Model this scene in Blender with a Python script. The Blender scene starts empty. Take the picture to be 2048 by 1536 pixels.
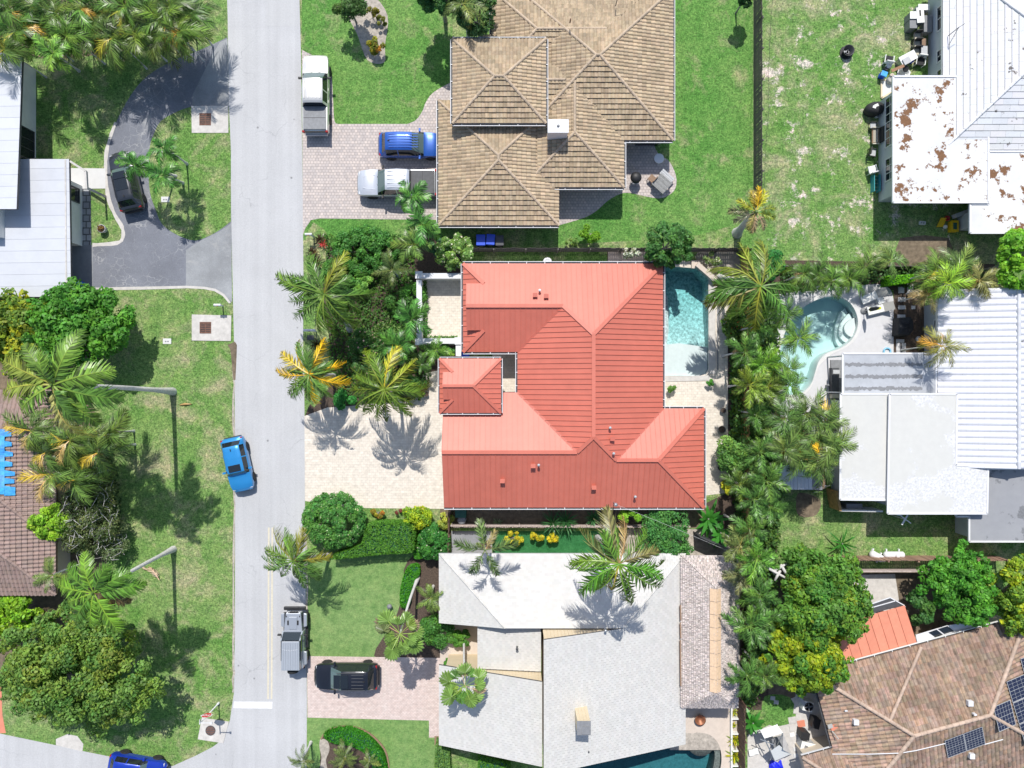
import bpy, math, random
import numpy as np
from mathutils import Vector, Matrix, Euler
from mathutils.geometry import tessellate_polygon

R = math.radians
K, H = 26.0, 54.7          # photo pixels per metre on the ground, camera height in metres
scn = bpy.context.scene
col = scn.collection

# ------------------------------------------------------------------ camera, sky, sun, exposure
cd = bpy.data.cameras.new('camera')
cam = bpy.data.objects.new('camera', cd); col.objects.link(cam)
cam.location = (0, 0, H)
cd.sensor_fit = 'HORIZONTAL'
cd.angle = 2 * math.atan(1024 / K / H)
cd.clip_end = 2000
scn.camera = cam

SUN_EL, SUN_AZ = R(54.5), R(-3.2)      # sun stands towards +Y, a little to -X
wd = bpy.data.worlds.new('World'); scn.world = wd; wd.use_nodes = True
nt = wd.node_tree
sky = nt.nodes.new('ShaderNodeTexSky'); sky.sky_type = 'NISHITA'; sky.sun_disc = False
sky.sun_elevation = SUN_EL; sky.sun_rotation = SUN_AZ
sky.air_density = 1.0; sky.dust_density = 1.0; sky.ozone_density = 1.0
bg = nt.nodes['Background']; bg.inputs['Strength'].default_value = 0.14
nt.links.new(sky.outputs[0], bg.inputs[0])

sl = bpy.data.lights.new('sun', 'SUN'); sl.energy = 4.4; sl.angle = R(0.5); sl.color = (1.0, 0.965, 0.91)
so = bpy.data.objects.new('sun', sl); col.objects.link(so)
sd = Vector((math.sin(SUN_AZ) * math.cos(SUN_EL), math.cos(SUN_AZ) * math.cos(SUN_EL), math.sin(SUN_EL)))
so.rotation_euler = (-sd).to_track_quat('-Z', 'Y').to_euler(); so.location = (0, 40, 80)

vs = scn.view_settings
vs.view_transform = 'Standard'; vs.look = 'None'; vs.gamma = 1; vs.use_curve_mapping = False
vs.exposure = 0.08
scn.cycles.max_bounces = 6; scn.cycles.transparent_max_bounces = 12
scn.cycles.volume_bounces = 0; scn.cycles.caustics_reflective = False; scn.cycles.caustics_refractive = False

# ------------------------------------------------------------------ helpers
def W(px, py, z=0.0):
    s = (H - z) / H / K
    return Vector(((px - 1024) * s, (768 - py) * s, z))

def tag(o, label=None, cat=None, group=None, kind=None):
    if label: o['label'] = label
    if cat: o['category'] = cat
    if group: o['group'] = group
    if kind: o['kind'] = kind
    return o

def thing(name, label, cat, loc=(0, 0, 0), rz=0.0, group=None):
    o = bpy.data.objects.new(name, None); col.objects.link(o)
    o.location = loc; o.rotation_euler = (0, 0, rz); o.empty_display_size = 0.3
    return tag(o, label, cat, group)

def link(name, me, parent=None, loc=None, rot=None, scale=None, color=None):
    o = bpy.data.objects.new(name, me); col.objects.link(o)
    if parent is not None: o.parent = parent
    if loc is not None: o.location = loc
    if rot is not None: o.rotation_euler = rot
    if scale is not None: o.scale = scale if hasattr(scale, '__len__') else (scale,) * 3
    if color is not None: o.color = (*color[:3], 1)
    return o

def abs_loc(o):
    v = Vector((0, 0, 0))
    while o is not None:
        v = v + o.location; o = o.parent
    return v

class MB:
    """collects shapes and links them as ONE mesh object"""
    def __init__(s): s.v, s.f, s.t, s.sm = [], [], [], []
    def poly(s, pts, tint=(1, 1, 1), smooth=False):
        n = len(s.v); s.v += [tuple(p) for p in pts]; s.t += [tint] * len(pts)
        s.f.append(tuple(range(n, n + len(pts)))); s.sm.append(smooth)
    def raw(s, vs_, fs_, tint=(1, 1, 1), smooth=False):
        n = len(s.v); s.v += [tuple(p) for p in vs_]; s.t += [tint] * len(vs_)
        for f in fs_: s.f.append(tuple(i + n for i in f)); s.sm.append(smooth)
    def box(s, c, d, rz=0.0, tint=(1, 1, 1), M=None):
        hx, hy, hz = d[0] / 2, d[1] / 2, d[2] / 2
        m = M if M is not None else Matrix.Rotation(rz, 3, 'Z')
        c = Vector(c)
        p = [c + m @ Vector((sx * hx, sy * hy, sz * hz)) for sz in (-1, 1) for sx, sy in ((-1, -1), (1, -1), (1, 1), (-1, 1))]
        s.raw(p, [(3, 2, 1, 0), (4, 5, 6, 7), (0, 1, 5, 4), (1, 2, 6, 5), (2, 3, 7, 6), (3, 0, 4, 7)], tint)
    def bar(s, a, b, w, h, tint=(1, 1, 1), up=(0, 0, 1)):
        a, b = Vector(a), Vector(b); x = (b - a)
        L = x.length; x.normalize(); u = Vector(up)
        y = u.cross(x)
        if y.length < 1e-4: y = Vector((0, 1, 0)).cross(x)
        y.normalize(); z = x.cross(y)
        m = Matrix((x, y, z)).transposed()
        s.box((a + b) / 2, (L, w, h), M=m, tint=tint)
    def prism(s, pts, z0, z1, tint=(1, 1, 1), bottom=False):
        n = len(pts)
        a = sum(pts[i][0] * pts[(i + 1) % n][1] - pts[(i + 1) % n][0] * pts[i][1] for i in range(n))
        if a < 0:
            pts = pts[::-1]
            if hasattr(z0, '__len__'): z0 = z0[::-1]
            if hasattr(z1, '__len__'): z1 = z1[::-1]
        f0 = (lambda i: z0[i]) if hasattr(z0, '__len__') else (lambda i: z0)
        f1 = (lambda i: z1[i]) if hasattr(z1, '__len__') else (lambda i: z1)
        v = [(p[0], p[1], f0(i)) for i, p in enumerate(pts)] + [(p[0], p[1], f1(i)) for i, p in enumerate(pts)]
        f = [tuple(range(n, 2 * n))] + [(i, (i + 1) % n, n + (i + 1) % n, n + i) for i in range(n)]
        if bottom: f.append(tuple(range(n - 1, -1, -1)))
        s.raw(v, f, tint)
    def tube(s, pts, rad, n=8, tint=(1, 1, 1), cap=True, smooth=True):
        pts = [Vector(p) for p in pts]; m = len(pts)
        if not hasattr(rad, '__len__'): rad = [rad] * m
        ref = Vector((0.13, 0.31, 0.94)); V = []
        for i, p in enumerate(pts):
            d = (pts[min(i + 1, m - 1)] - pts[max(i - 1, 0)]).normalized()
            r = ref if abs(d.dot(ref)) < 0.95 else Vector((1, 0, 0))
            a = d.cross(r).normalized(); b = d.cross(a)
            for k in range(n):
                t = 2 * math.pi * k / n
                V.append(p + (a * math.cos(t) + b * math.sin(t)) * rad[i])
        F = [(i * n + k, i * n + (k + 1) % n, (i + 1) * n + (k + 1) % n, (i + 1) * n + k) for i in range(m - 1) for k in range(n)]
        F = [f[::-1] for f in F]
        s.raw(V, F, tint, smooth)
        if cap:
            s.poly(V[:n], tint); s.poly(V[-n:][::-1], tint)
    def lathe(s, prof, c=(0, 0, 0), n=20, tint=(1, 1, 1), smooth=True):
        c = Vector(c); V = []
        for r, z in prof:
            for k in range(n):
                t = 2 * math.pi * k / n; V.append(c + Vector((r * math.cos(t), r * math.sin(t), z)))
        m = len(prof)
        F = [(i * n + k, i * n + (k + 1) % n, (i + 1) * n + (k + 1) % n, (i + 1) * n + k) for i in range(m - 1) for k in range(n)]
        s.raw(V, F, tint, smooth)
        if prof[0][0] > 1e-4: s.poly(V[:n][::-1], tint)
        if prof[-1][0] > 1e-4: s.poly(V[-n:], tint)
    def build(s, name, mat, parent=None, world=True, color=None, bevel=0, kind=None):
        me = s.mesh(name, mat)
        if parent is not None and world:
            q = abs_loc(parent); me.transform(Matrix.Translation(-q))
        o = link(name, me, parent, color=color)
        if bevel:
            b = o.modifiers.new('bevel', 'BEVEL'); b.width = bevel; b.segments = 2; b.limit_method = 'ANGLE'
        if kind: o['kind'] = kind
        return o
    def mesh(s, name, mat):
        me = bpy.data.meshes.new(name); me.from_pydata(s.v, [], s.f)
        if mat is not None: me.materials.append(mat)
        a = me.color_attributes.new('tint', 'FLOAT_COLOR', 'POINT')
        buf = np.ones((len(s.v), 4), np.float32)
        if s.t: buf[:, :3] = np.array(s.t, np.float32)
        a.data.foreach_set('color', buf.ravel())
        me.polygons.foreach_set('use_smooth', s.sm)
        me.update(); return me

def leafmesh(name, V, tint, mat, four=True):
    """V: (n,4,3) quads, tint: (n,3)"""
    n = len(V); me = bpy.data.meshes.new(name)
    me.vertices.add(n * 4); me.vertices.foreach_set('co', V.astype(np.float32).ravel())
    me.loops.add(n * 4); me.loops.foreach_set('vertex_index', np.arange(n * 4, dtype=np.int32))
    me.polygons.add(n); me.polygons.foreach_set('loop_start', np.arange(0, n * 4, 4, dtype=np.int32))
    me.polygons.foreach_set('loop_total', np.full(n, 4, np.int32))
    a = me.color_attributes.new('tint', 'FLOAT_COLOR', 'POINT')
    b = np.ones((n, 4, 4), np.float32); b[:, :, :3] = tint[:, None, :]
    a.data.foreach_set('color', b.ravel())
    me.materials.append(mat); me.update(calc_edges=True); return me

def smooth(pts, n=5, closed=False):
    """Catmull-Rom through 2D points"""
    P = [np.array(p, float) for p in pts]; m = len(P); out = []
    for i in range(m if closed else m - 1):
        if closed: a, b, c, d = P[(i - 1) % m], P[i], P[(i + 1) % m], P[(i + 2) % m]
        else: a, b, c, d = P[max(i - 1, 0)], P[i], P[i + 1], P[min(i + 2, m - 1)]
        for k in range(n):
            t = k / n
            out.append(tuple(0.5 * ((2 * b) + (c - a) * t + (2 * a - 5 * b + 4 * c - d) * t * t + (3 * b - a - 3 * c + d) * t ** 3)))
    if not closed: out.append(tuple(P[-1]))
    return out

def px2(pts, z=0.0): return [tuple(W(p[0], p[1], z)[:2]) for p in pts]

def sheet(name, pts, z, mat, holes=(), kind='structure', parent=None, th=0.0, group=None):
    """flat ground sheet through photo points at height z"""
    loops = [[Vector((*p, z)) for p in px2(pts)]] + [[Vector((*p, z)) for p in px2(h)] for h in holes]
    tri = tessellate_polygon(loops)
    V = [v for l in loops for v in l]
    F = []
    for t in tri:
        a, b, c = (V[i] for i in t)
        F.append(tuple(t) if (b - a).cross(c - a).z > 0 else tuple(t[::-1]))
    m = MB(); m.raw(V, F)
    if th:
        l = loops[0]; n = len(l)
        for i in range(n):
            a, b = l[i], l[(i + 1) % n]; dn = Vector((0, 0, th))
            m.poly([a, b, b - dn, a - dn]); 
    o = m.build(name, mat, parent)
    if kind: o['kind'] = kind
    return o

def inpoly(x, y, P):
    c = False; n = len(P); j = n - 1
    for i in range(n):
        if (P[i][1] > y) != (P[j][1] > y) and x < (P[j][0] - P[i][0]) * (y - P[i][1]) / (P[j][1] - P[i][1]) + P[i][0]: c = not c
        j = i
    return c

def clip_axis(P, ax, val, keep_ge):
    out = []; n = len(P)
    for i in range(n):
        a, b = P[i], P[(i + 1) % n]
        ia = a[ax] >= val - 1e-9 if keep_ge else a[ax] <= val + 1e-9
        ib = b[ax] >= val - 1e-9 if keep_ge else b[ax] <= val + 1e-9
        if ia: out.append(a)
        if ia != ib:
            t = (val - a[ax]) / (b[ax] - a[ax])
            q = [a[0] + (b[0] - a[0]) * t, a[1] + (b[1] - a[1]) * t]; q[ax] = val
            out.append(tuple(q))
    return out

# ------------------------------------------------------------------ materials
def nodes(name):
    m = bpy.data.materials.new(name); m.use_nodes = True
    return m, m.node_tree, m.node_tree.nodes['Principled BSDF']

def N(nt, typ, **kw):
    n = nt.nodes.new(typ)
    for k, v in kw.items():
        if k in n.inputs: n.inputs[k].default_value = v
        else: setattr(n, k, v)
    return n

def ramp(nt, fac, stops):
    r = nt.nodes.new('ShaderNodeValToRGB'); e = r.color_ramp.elements
    while len(e) < len(stops): e.new(0.5)
    for i, (p, c) in enumerate(stops):
        e[i].position = p; e[i].color = (*c[:3], 1) if hasattr(c, '__len__') else (c, c, c, 1)
    nt.links.new(fac, r.inputs[0]); return r.outputs[0]

def noise(nt, vec, scale, detail=4, rough=0.6, dist=0.0):
    n = N(nt, 'ShaderNodeTexNoise'); n.inputs['Scale'].default_value = scale
    n.inputs['Detail'].default_value = detail; n.inputs['Roughness'].default_value = rough
    n.inputs['Distortion'].default_value = dist
    nt.links.new(vec, n.inputs['Vector']); return n.outputs['Fac']

def mixc(nt, fac, a, b, mode='MIX'):
    m = nt.nodes.new('ShaderNodeMix'); m.data_type = 'RGBA'; m.blend_type = mode
    for val, idx in ((fac, 0), (a, 6), (b, 7)):
        if isinstance(val, bpy.types.NodeSocket): nt.links.new(val, m.inputs[idx])
        elif idx == 0: m.inputs[0].default_value = val
        else: m.inputs[idx].default_value = (*val[:3], 1)
    return m.outputs[2]

def wpos(nt): return N(nt, 'ShaderNodeNewGeometry').outputs['Position']
def opos(nt): return N(nt, 'ShaderNodeTexCoord').outputs['Object']

def bump(nt, bsdf, h, strength=0.3, dist=0.02):
    b = N(nt, 'ShaderNodeBump'); b.inputs['Strength'].default_value = strength; b.inputs['Distance'].default_value = dist
    nt.links.new(h, b.inputs['Height']); nt.links.new(b.outputs[0], bsdf.inputs['Normal'])

def plain(name, c, rough=0.5, metal=0.0, var=0.12, scale=6.0, spec=0.5, coat=0.0, tint=False, bumps=0.0, world=False, big=0.0):
    m, nt, b = nodes(name)
    v = wpos(nt) if world else opos(nt)
    f = noise(nt, v, scale, 5, 0.65)
    lo = [x * (1 - var) for x in c]; hi = [min(x * (1 + var), 1) for x in c]
    cc = ramp(nt, f, [(0.3, lo), (0.7, hi)])
    if big:
        f2 = noise(nt, v, scale * 0.12, 4, 0.6)
        cc = mixc(nt, 1.0, cc, ramp(nt, f2, [(0.3, (1 - big,) * 3), (0.7, (1, 1, 1))]), 'MULTIPLY')
    if tint:
        a = N(nt, 'ShaderNodeAttribute', attribute_name='tint')
        cc = mixc(nt, 1.0, cc, a.outputs['Color'], 'MULTIPLY')
    nt.links.new(cc, b.inputs['Base Color'])
    b.inputs['Roughness'].default_value = rough; b.inputs['Metallic'].default_value = metal
    b.inputs['Specular IOR Level'].default_value = spec
    if coat: b.inputs['Coat Weight'].default_value = coat; b.inputs['Coat Roughness'].default_value = 0.05
    if bumps: bump(nt, b, f, bumps, 0.02)
    return m

def leaf_material(name, trans=0.3, rough=0.45, spec=0.35):
    m, nt, b = nodes(name)
    a = N(nt, 'ShaderNodeAttribute', attribute_name='tint')
    oi = N(nt, 'ShaderNodeObjectInfo')
    c = mixc(nt, 1.0, oi.outputs['Color'], a.outputs['Color'], 'MULTIPLY')
    nt.links.new(c, b.inputs['Base Color'])
    b.inputs['Roughness'].default_value = rough; b.inputs['Specular IOR Level'].default_value = spec
    t = N(nt, 'ShaderNodeBsdfTranslucent')
    nt.links.new(mixc(nt, 1.0, c, (1.5, 1.5, 0.6), 'MULTIPLY'), t.inputs['Color'])
    x = N(nt, 'ShaderNodeMixShader'); x.inputs[0].default_value = trans
    nt.links.new(b.outputs[0], x.inputs[1]); nt.links.new(t.outputs[0], x.inputs[2])
    nt.links.new(x.outputs[0], nt.nodes['Material Output'].inputs['Surface'])
    return m

def lawn_material(name, g1, g2, dry, dry_amt, sand_amt=0.0, sand=(0.42, 0.36, 0.28), fine=0.45, seed=0.0):
    """grass: two greens, straw patches and bare sandy patches; amounts 0..1"""
    m, nt, b = nodes(name)
    mp = N(nt, 'ShaderNodeMapping'); mp.inputs['Location'].default_value = (seed, seed * 1.7, 0)
    nt.links.new(wpos(nt), mp.inputs[0]); v = mp.outputs[0]
    c = mixc(nt, ramp(nt, noise(nt, v, 0.16, 5, 0.6, 0.6), [(0.35, 0), (0.65, 1)]), g1, g2)
    fd = noise(nt, v, 0.42, 7, 0.72, 0.4)
    if dry_amt:
        c = mixc(nt, ramp(nt, fd, [(0.66 - 0.3 * dry_amt, 0), (0.9 - 0.3 * dry_amt, 0.85)]), c, dry)
    if sand_amt:
        c = mixc(nt, ramp(nt, noise(nt, v, 0.5, 9, 0.82), [(0.74 - 0.3 * sand_amt, 0), (0.78 - 0.3 * sand_amt, 1)]), c, sand)
    f1 = noise(nt, v, 4.2, 7, 0.85)
    f2 = noise(nt, v, 9.0, 3, 0.75)
    f3 = noise(nt, v, 1.3, 4, 0.7)
    k = fine
    c = mixc(nt, 1.0, c, ramp(nt, f1, [(0.34, (1 - k,) * 3), (0.5, (1, 1, 1)), (0.68, (1 + k * 1.3, 1 + k, 1 + k * 0.9))]), 'MULTIPLY')
    c = mixc(nt, 1.0, c, ramp(nt, f2, [(0.34, (1 - k * 0.75,) * 3), (0.66, (1 + k * 0.75,) * 3)]), 'MULTIPLY')
    c = mixc(nt, 1.0, c, ramp(nt, f3, [(0.32, (0.66, 0.78, 0.7)), (0.5, (1, 1, 1)), (0.68, (1.3, 1.15, 1.2))]), 'MULTIPLY')
    nt.links.new(c, b.inputs['Base Color'])
    b.inputs['Roughness'].default_value = 0.9; b.inputs['Specular IOR Level'].default_value = 0.1
    bump(nt, b, f1, 0.9, 0.07)
    return m

def stone_material(name, c1, c2, cw, ch, mortar, msize=0.03, big=0.15, rough=0.85, off=0.5, stain=(0.5, 0.48, 0.45), stain_amt=0.2):
    """laid pavers too small to pick apart: brick cells in metres, colour per cell"""
    m, nt, b = nodes(name)
    v = wpos(nt)
    br = N(nt, 'ShaderNodeTexBrick'); br.offset = off
    br.inputs['Scale'].default_value = 1.0; br.inputs['Brick Width'].default_value = cw; br.inputs['Row Height'].default_value = ch
    br.inputs['Mortar Size'].default_value = msize; br.inputs['Mortar Smooth'].default_value = 0.3
    br.inputs['Color1'].default_value = (*c1, 1); br.inputs['Color2'].default_value = (*c2, 1); br.inputs['Mortar'].default_value = (*mortar, 1)
    nt.links.new(v, br.inputs['Vector'])
    c = br.outputs['Color']
    c = mixc(nt, 1.0, c, ramp(nt, noise(nt, v, 3.1, 4, 0.7), [(0.3, (0.82,) * 3), (0.7, (1.12,) * 3)]), 'MULTIPLY')
    c = mixc(nt, ramp(nt, noise(nt, v, 0.35, 6, 0.7), [(0.5, 0), (0.75, stain_amt)]), c, stain)
    nt.links.new(c, b.inputs['Base Color']); b.inputs['Roughness'].default_value = rough
    b.inputs['Specular IOR Level'].default_value = 0.25
    bump(nt, b, br.outputs['Fac'], -0.4, 0.012)
    return m

def asphalt_material(name, c, speck=0.25, big=0.1, crack=0.0, crackc=(0.3, 0.3, 0.3), cscale=1.5, streak=True, pale=None, pale_amt=0.0):
    m, nt, b = nodes(name); v = wpos(nt)
    f1 = noise(nt, v, 9, 6, 0.8); f2 = noise(nt, v, 0.25, 5, 0.65); f3 = noise(nt, v, 40, 3, 0.6)
    cc = ramp(nt, f2, [(0.3, [x * (1 - big) for x in c]), (0.7, [x * (1 + big) for x in c])])
    cc = mixc(nt, 1.0, cc, ramp(nt, f1, [(0.25, (1 - speck,) * 3), (0.75, (1 + speck * 0.6,) * 3)]), 'MULTIPLY')
    cc = mixc(nt, 1.0, cc, ramp(nt, f3, [(0.3, (0.9,) * 3), (0.7, (1.08,) * 3)]), 'MULTIPLY')
    if streak:      # wheel tracks run with the street
        mp = N(nt, 'ShaderNodeMapping'); mp.inputs['Scale'].default_value = (1.6, 0.03, 1)
        nt.links.new(v, mp.inputs[0])
        cc = mixc(nt, 1.0, cc, ramp(nt, noise(nt, mp.outputs[0], 1.0, 4, 0.6), [(0.3, (0.93,) * 3), (0.7, (1.05,) * 3)]), 'MULTIPLY')
        # small oil drips
        vo = N(nt, 'ShaderNodeTexVoronoi'); vo.inputs['Scale'].default_value = 0.55; nt.links.new(v, vo.inputs['Vector'])
        cc = mixc(nt, ramp(nt, vo.outputs['Distance'], [(0.03, 0.75), (0.06, 0)]), cc, [x * 0.35 for x in c])
    if pale: cc = mixc(nt, ramp(nt, noise(nt, v, 0.3, 7, 0.7, 0.5), [(0.62 - 0.2 * pale_amt, 0), (0.78 - 0.2 * pale_amt, 0.9)]), cc, pale)
    if crack:
        vo = N(nt, 'ShaderNodeTexVoronoi', feature='DISTANCE_TO_EDGE'); vo.inputs['Scale'].default_value = cscale
        mx = N(nt, 'ShaderNodeVectorMath', operation='ADD'); nz = N(nt, 'ShaderNodeTexNoise'); nz.inputs['Scale'].default_value = 1.3
        nt.links.new(v, nz.inputs['Vector']); nt.links.new(v, mx.inputs[0]); nt.links.new(nz.outputs['Color'], mx.inputs[1])
        nt.links.new(mx.outputs[0], vo.inputs['Vector'])
        ln = ramp(nt, vo.outputs['Distance'], [(0.0, crack), (0.035 * min(1, cscale / 1.2), 0)])
        msk = ramp(nt, noise(nt, v, 0.3, 4, 0.6), [(0.45, 0), (0.6, 1)])
        cc = mixc(nt, mixc(nt, 1.0, ln, msk, 'MULTIPLY'), cc, crackc)
    nt.links.new(cc, b.inputs['Base Color']); b.inputs['Roughness'].default_value = 0.85; b.inputs['Specular IOR Level'].default_value = 0.25
    bump(nt, b, f1, 0.25, 0.01)
    return m

def stained_white(name, c, stain, amt, scale=0.5, dark=(0.5, 0.5, 0.5), dark_amt=0.15, line=0.0):
    m, nt, b = nodes(name); v = wpos(nt)
    cc = ramp(nt, noise(nt, v, 2.2, 6, 0.7), [(0.3, [x * 0.93 for x in c]), (0.7, c)])
    cc = mixc(nt, ramp(nt, noise(nt, v, 0.3, 6, 0.65), [(0.45, 0), (0.7, dark_amt)]), cc, dark)
    if amt:
        f = noise(nt, v, scale, 8, 0.68)
        st = ramp(nt, noise(nt, v, 7, 4, 0.6), [(0.3, [x * 0.65 for x in stain]), (0.7, stain)])
        cc = mixc(nt, ramp(nt, f, [(0.72 - 0.2 * amt, 0), (0.745 - 0.2 * amt, 1)]), cc, st)
    a = N(nt, 'ShaderNodeAttribute', attribute_name='tint')
    cc = mixc(nt, 1.0, cc, a.outputs['Color'], 'MULTIPLY')
    nt.links.new(cc, b.inputs['Base Color']); b.inputs['Roughness'].default_value = 0.7; b.inputs['Specular IOR Level'].default_value = 0.3
    return m

def glass_dark(name, c=(0.015, 0.02, 0.025), rough=0.04):
    m, nt, b = nodes(name); b.inputs['Base Color'].default_value = (*c, 1); b.inputs['Roughness'].default_value = rough
    b.inputs['Specular IOR Level'].default_value = 0.8; return m

def water_material(name, absorb, density, wave=1.2, wscale=3.0):
    m, nt, b = nodes(name); nt.nodes.remove(b)
    v = wpos(nt)
    f = noise(nt, v, wscale, 3, 0.55, 0.8)
    bm = N(nt, 'ShaderNodeBump'); bm.inputs['Strength'].default_value = 0.35; bm.inputs['Distance'].default_value = 0.05 * wave
    nt.links.new(f, bm.inputs['Height'])
    t = N(nt, 'ShaderNodeBsdfTransparent'); g = N(nt, 'ShaderNodeBsdfGlossy'); g.inputs['Roughness'].default_value = 0.03
    fr = N(nt, 'ShaderNodeFresnel'); fr.inputs['IOR'].default_value = 1.33
    nt.links.new(bm.outputs[0], g.inputs['Normal']); nt.links.new(bm.outputs[0], fr.inputs['Normal'])
    x = N(nt, 'ShaderNodeMixShader'); nt.links.new(fr.outputs[0], x.inputs[0]); nt.links.new(t.outputs[0], x.inputs[1]); nt.links.new(g.outputs[0], x.inputs[2])
    o = nt.nodes['Material Output']; nt.links.new(x.outputs[0], o.inputs['Surface'])
    va = N(nt, 'ShaderNodeVolumeAbsorption'); va.inputs['Color'].default_value = (*absorb, 1); va.inputs['Density'].default_value = density
    nt.links.new(va.outputs[0], o.inputs['Volume'])
    return m

M = {}
M['leaf'] = leaf_material('leaf', 0.3, 0.5, 0.25)
M['leaf_waxy'] = leaf_material('leaf_waxy', 0.25, 0.36, 0.45)
M['bark'] = plain('bark', (0.30, 0.27, 0.24), 0.9, var=0.35, scale=5, bumps=0.5)
M['palm_bark'] = plain('palm_bark', (0.58, 0.56, 0.54), 0.9, var=0.2, scale=7, bumps=0.5)
M['lawn'] = lawn_material('lawn', (0.115, 0.245, 0.055), (0.18, 0.285, 0.09), (0.42, 0.36, 0.24), 0.62, 0.0, fine=.6)
M['lawn_lush'] = lawn_material('lawn_lush', (0.095, 0.245, 0.05), (0.15, 0.285, 0.075), (0.40, 0.34, 0.22), 0.42, fine=0.55, seed=13)
M['lawn_patchy'] = lawn_material('lawn_patchy', (0.105, 0.25, 0.05), (0.19, 0.29, 0.10), (0.45, 0.38, 0.27), 0.62, 0.62, (0.60, 0.54, 0.47), fine=.6, seed=31)
M['lawn_fine'] = lawn_material('lawn_fine', (0.16, 0.29, 0.085), (0.20, 0.31, 0.11), (0.28, 0.31, 0.15), 0.2, fine=0.25, seed=57)
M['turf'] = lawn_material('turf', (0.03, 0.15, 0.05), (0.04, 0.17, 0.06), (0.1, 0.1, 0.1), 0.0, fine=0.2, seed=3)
M['dirt'] = plain('dirt', (0.20, 0.155, 0.105), 0.95, var=0.4, scale=3, bumps=0.6, world=True, big=0.35)
M['mulch'] = plain('mulch', (0.085, 0.06, 0.045), 0.95, var=0.5, scale=9, bumps=0.8, world=True)
M['sandy'] = plain('sandy', (0.46, 0.41, 0.35), 0.95, var=0.35, scale=4, bumps=0.5, world=True, big=0.25)
M['road'] = asphalt_material('road', (0.50, 0.50, 0.505), speck=0.16, big=0.06, crack=0.5, crackc=(0.25, 0.25, 0.26), cscale=.28)
M['road_pale'] = asphalt_material('road_pale', (0.50, 0.50, 0.50), speck=0.10, big=0.05)
M['drive_asphalt'] = asphalt_material('drive_asphalt', (0.205, 0.215, 0.245), speck=0.25, big=0.2, crack=0.8, crackc=(0.42, 0.42, 0.42), streak=False, pale=(0.33, 0.33, 0.33), pale_amt=0.15)
M['drive_worn'] = asphalt_material('drive_worn', (0.30, 0.31, 0.32), speck=0.2, big=0.3, streak=False, pale=(0.45, 0.44, 0.42), pale_amt=0.4)
M['concrete'] = plain('concrete', (0.60, 0.57, 0.53), 0.9, var=0.14, scale=3, world=True, bumps=0.15, big=0.15)
M['concrete_white'] = plain('concrete_white', (0.66, 0.655, 0.64), 0.85, var=0.05, scale=2, world=True, big=0.06)
M['concrete_grey'] = plain('concrete_grey', (0.33, 0.34, 0.36), 0.9, var=0.12, scale=2, world=True, big=0.35)
M['deck_white'] = plain('deck_white', (0.60, 0.595, 0.605), 0.85, var=0.05, scale=3, world=True, big=0.08)
M['deck_pink'] = plain('deck_pink', (0.62, 0.53, 0.45), 0.85, var=0.08, scale=3, world=True, big=0.08)
M['pavers_cream'] = stone_material('pavers_cream', (0.67, 0.60, 0.51), (0.73, 0.67, 0.58), 0.30, 0.20, (0.60, 0.53, 0.45), 0.016, stain_amt=0.1)
M['pavers_mixed'] = stone_material('pavers_mixed', (0.62, 0.54, 0.49), (0.49, 0.44, 0.42), 0.25, 0.22, (0.36, 0.31, 0.29), 0.022, stain_amt=0.15)
M['pavers_pink'] = stone_material('pavers_pink', (0.60, 0.48, 0.43), (0.68, 0.57, 0.52), 0.22, 0.11, (0.46, 0.37, 0.34), 0.012, stain=(0.64, 0.6, 0.55), stain_amt=0.4)
M['slab_stone'] = stone_material('slab_stone', (0.42, 0.43, 0.44), (0.30, 0.31, 0.33), 0.5, 0.5, (0.12, 0.12, 0.12), 0.05)
M['white_paint'] = plain('white_paint', (0.70, 0.70, 0.71), 0.6, var=0.04, scale=3)
M['yellow_paint'] = plain('yellow_paint', (0.60, 0.55, 0.43), 0.8, var=0.1, scale=5, world=True)
M['road_white'] = plain('road_white', (0.78, 0.77, 0.75), 0.8, var=0.12, scale=4, world=True)
M['wall_white'] = plain('wall_white', (0.72, 0.72, 0.70), 0.8, var=0.06, scale=1.5, world=True)
M['wall_grey'] = plain('wall_grey', (0.50, 0.53, 0.55), 0.8, var=0.05, scale=1.5, world=True)
M['wall_cream'] = plain('wall_cream', (0.66, 0.55, 0.38), 0.8, var=0.05, scale=1.5, world=True)
M['wall_tan'] = plain('wall_tan', (0.6, 0.52, 0.42), 0.8, var=0.05, scale=1.5, world=True)
M['red_metal'] = plain('red_metal', (0.60, 0.172, 0.12), 0.5, var=0.05, scale=1.6, world=True, spec=0.45, tint=True, big=0.10)
M['red_trim'] = plain('red_trim', (0.50, 0.13, 0.09), 0.45, var=0.05, scale=2, world=True)
M['grey_metal'] = plain('grey_metal', (0.55, 0.565, 0.60), 0.5, var=0.04, scale=1.0, world=True, tint=True)
M['tan_tile'] = plain('tan_tile', (0.46, 0.355, 0.235), 0.85, var=0.2, scale=5, world=True, tint=True, big=0.22)
M['tan_ridge'] = plain('tan_ridge', (0.46, 0.36, 0.26), 0.85, var=0.15, scale=4, world=True, tint=True)
M['brown_tile'] = plain('brown_tile', (0.37, 0.26, 0.19), 0.85, var=0.3, scale=4, world=True, tint=True, big=0.35)
M['brown_ridge'] = plain('brown_ridge', (0.48, 0.36, 0.28), 0.85, var=0.2, scale=4, world=True, tint=True)
M['umber_tile'] = plain('umber_tile', (0.30, 0.215, 0.185), 0.85, var=0.16, scale=4, world=True, tint=True)
M['white_tile'] = stained_white('white_tile', (0.68, 0.685, 0.72), (0.3, 0.3, 0.3), 0.25, 1.2)
M['white_shingle'] = stained_white('white_shingle', (0.585, 0.57, 0.54), (0.5, 0.5, 0.5), 0, 1)
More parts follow.
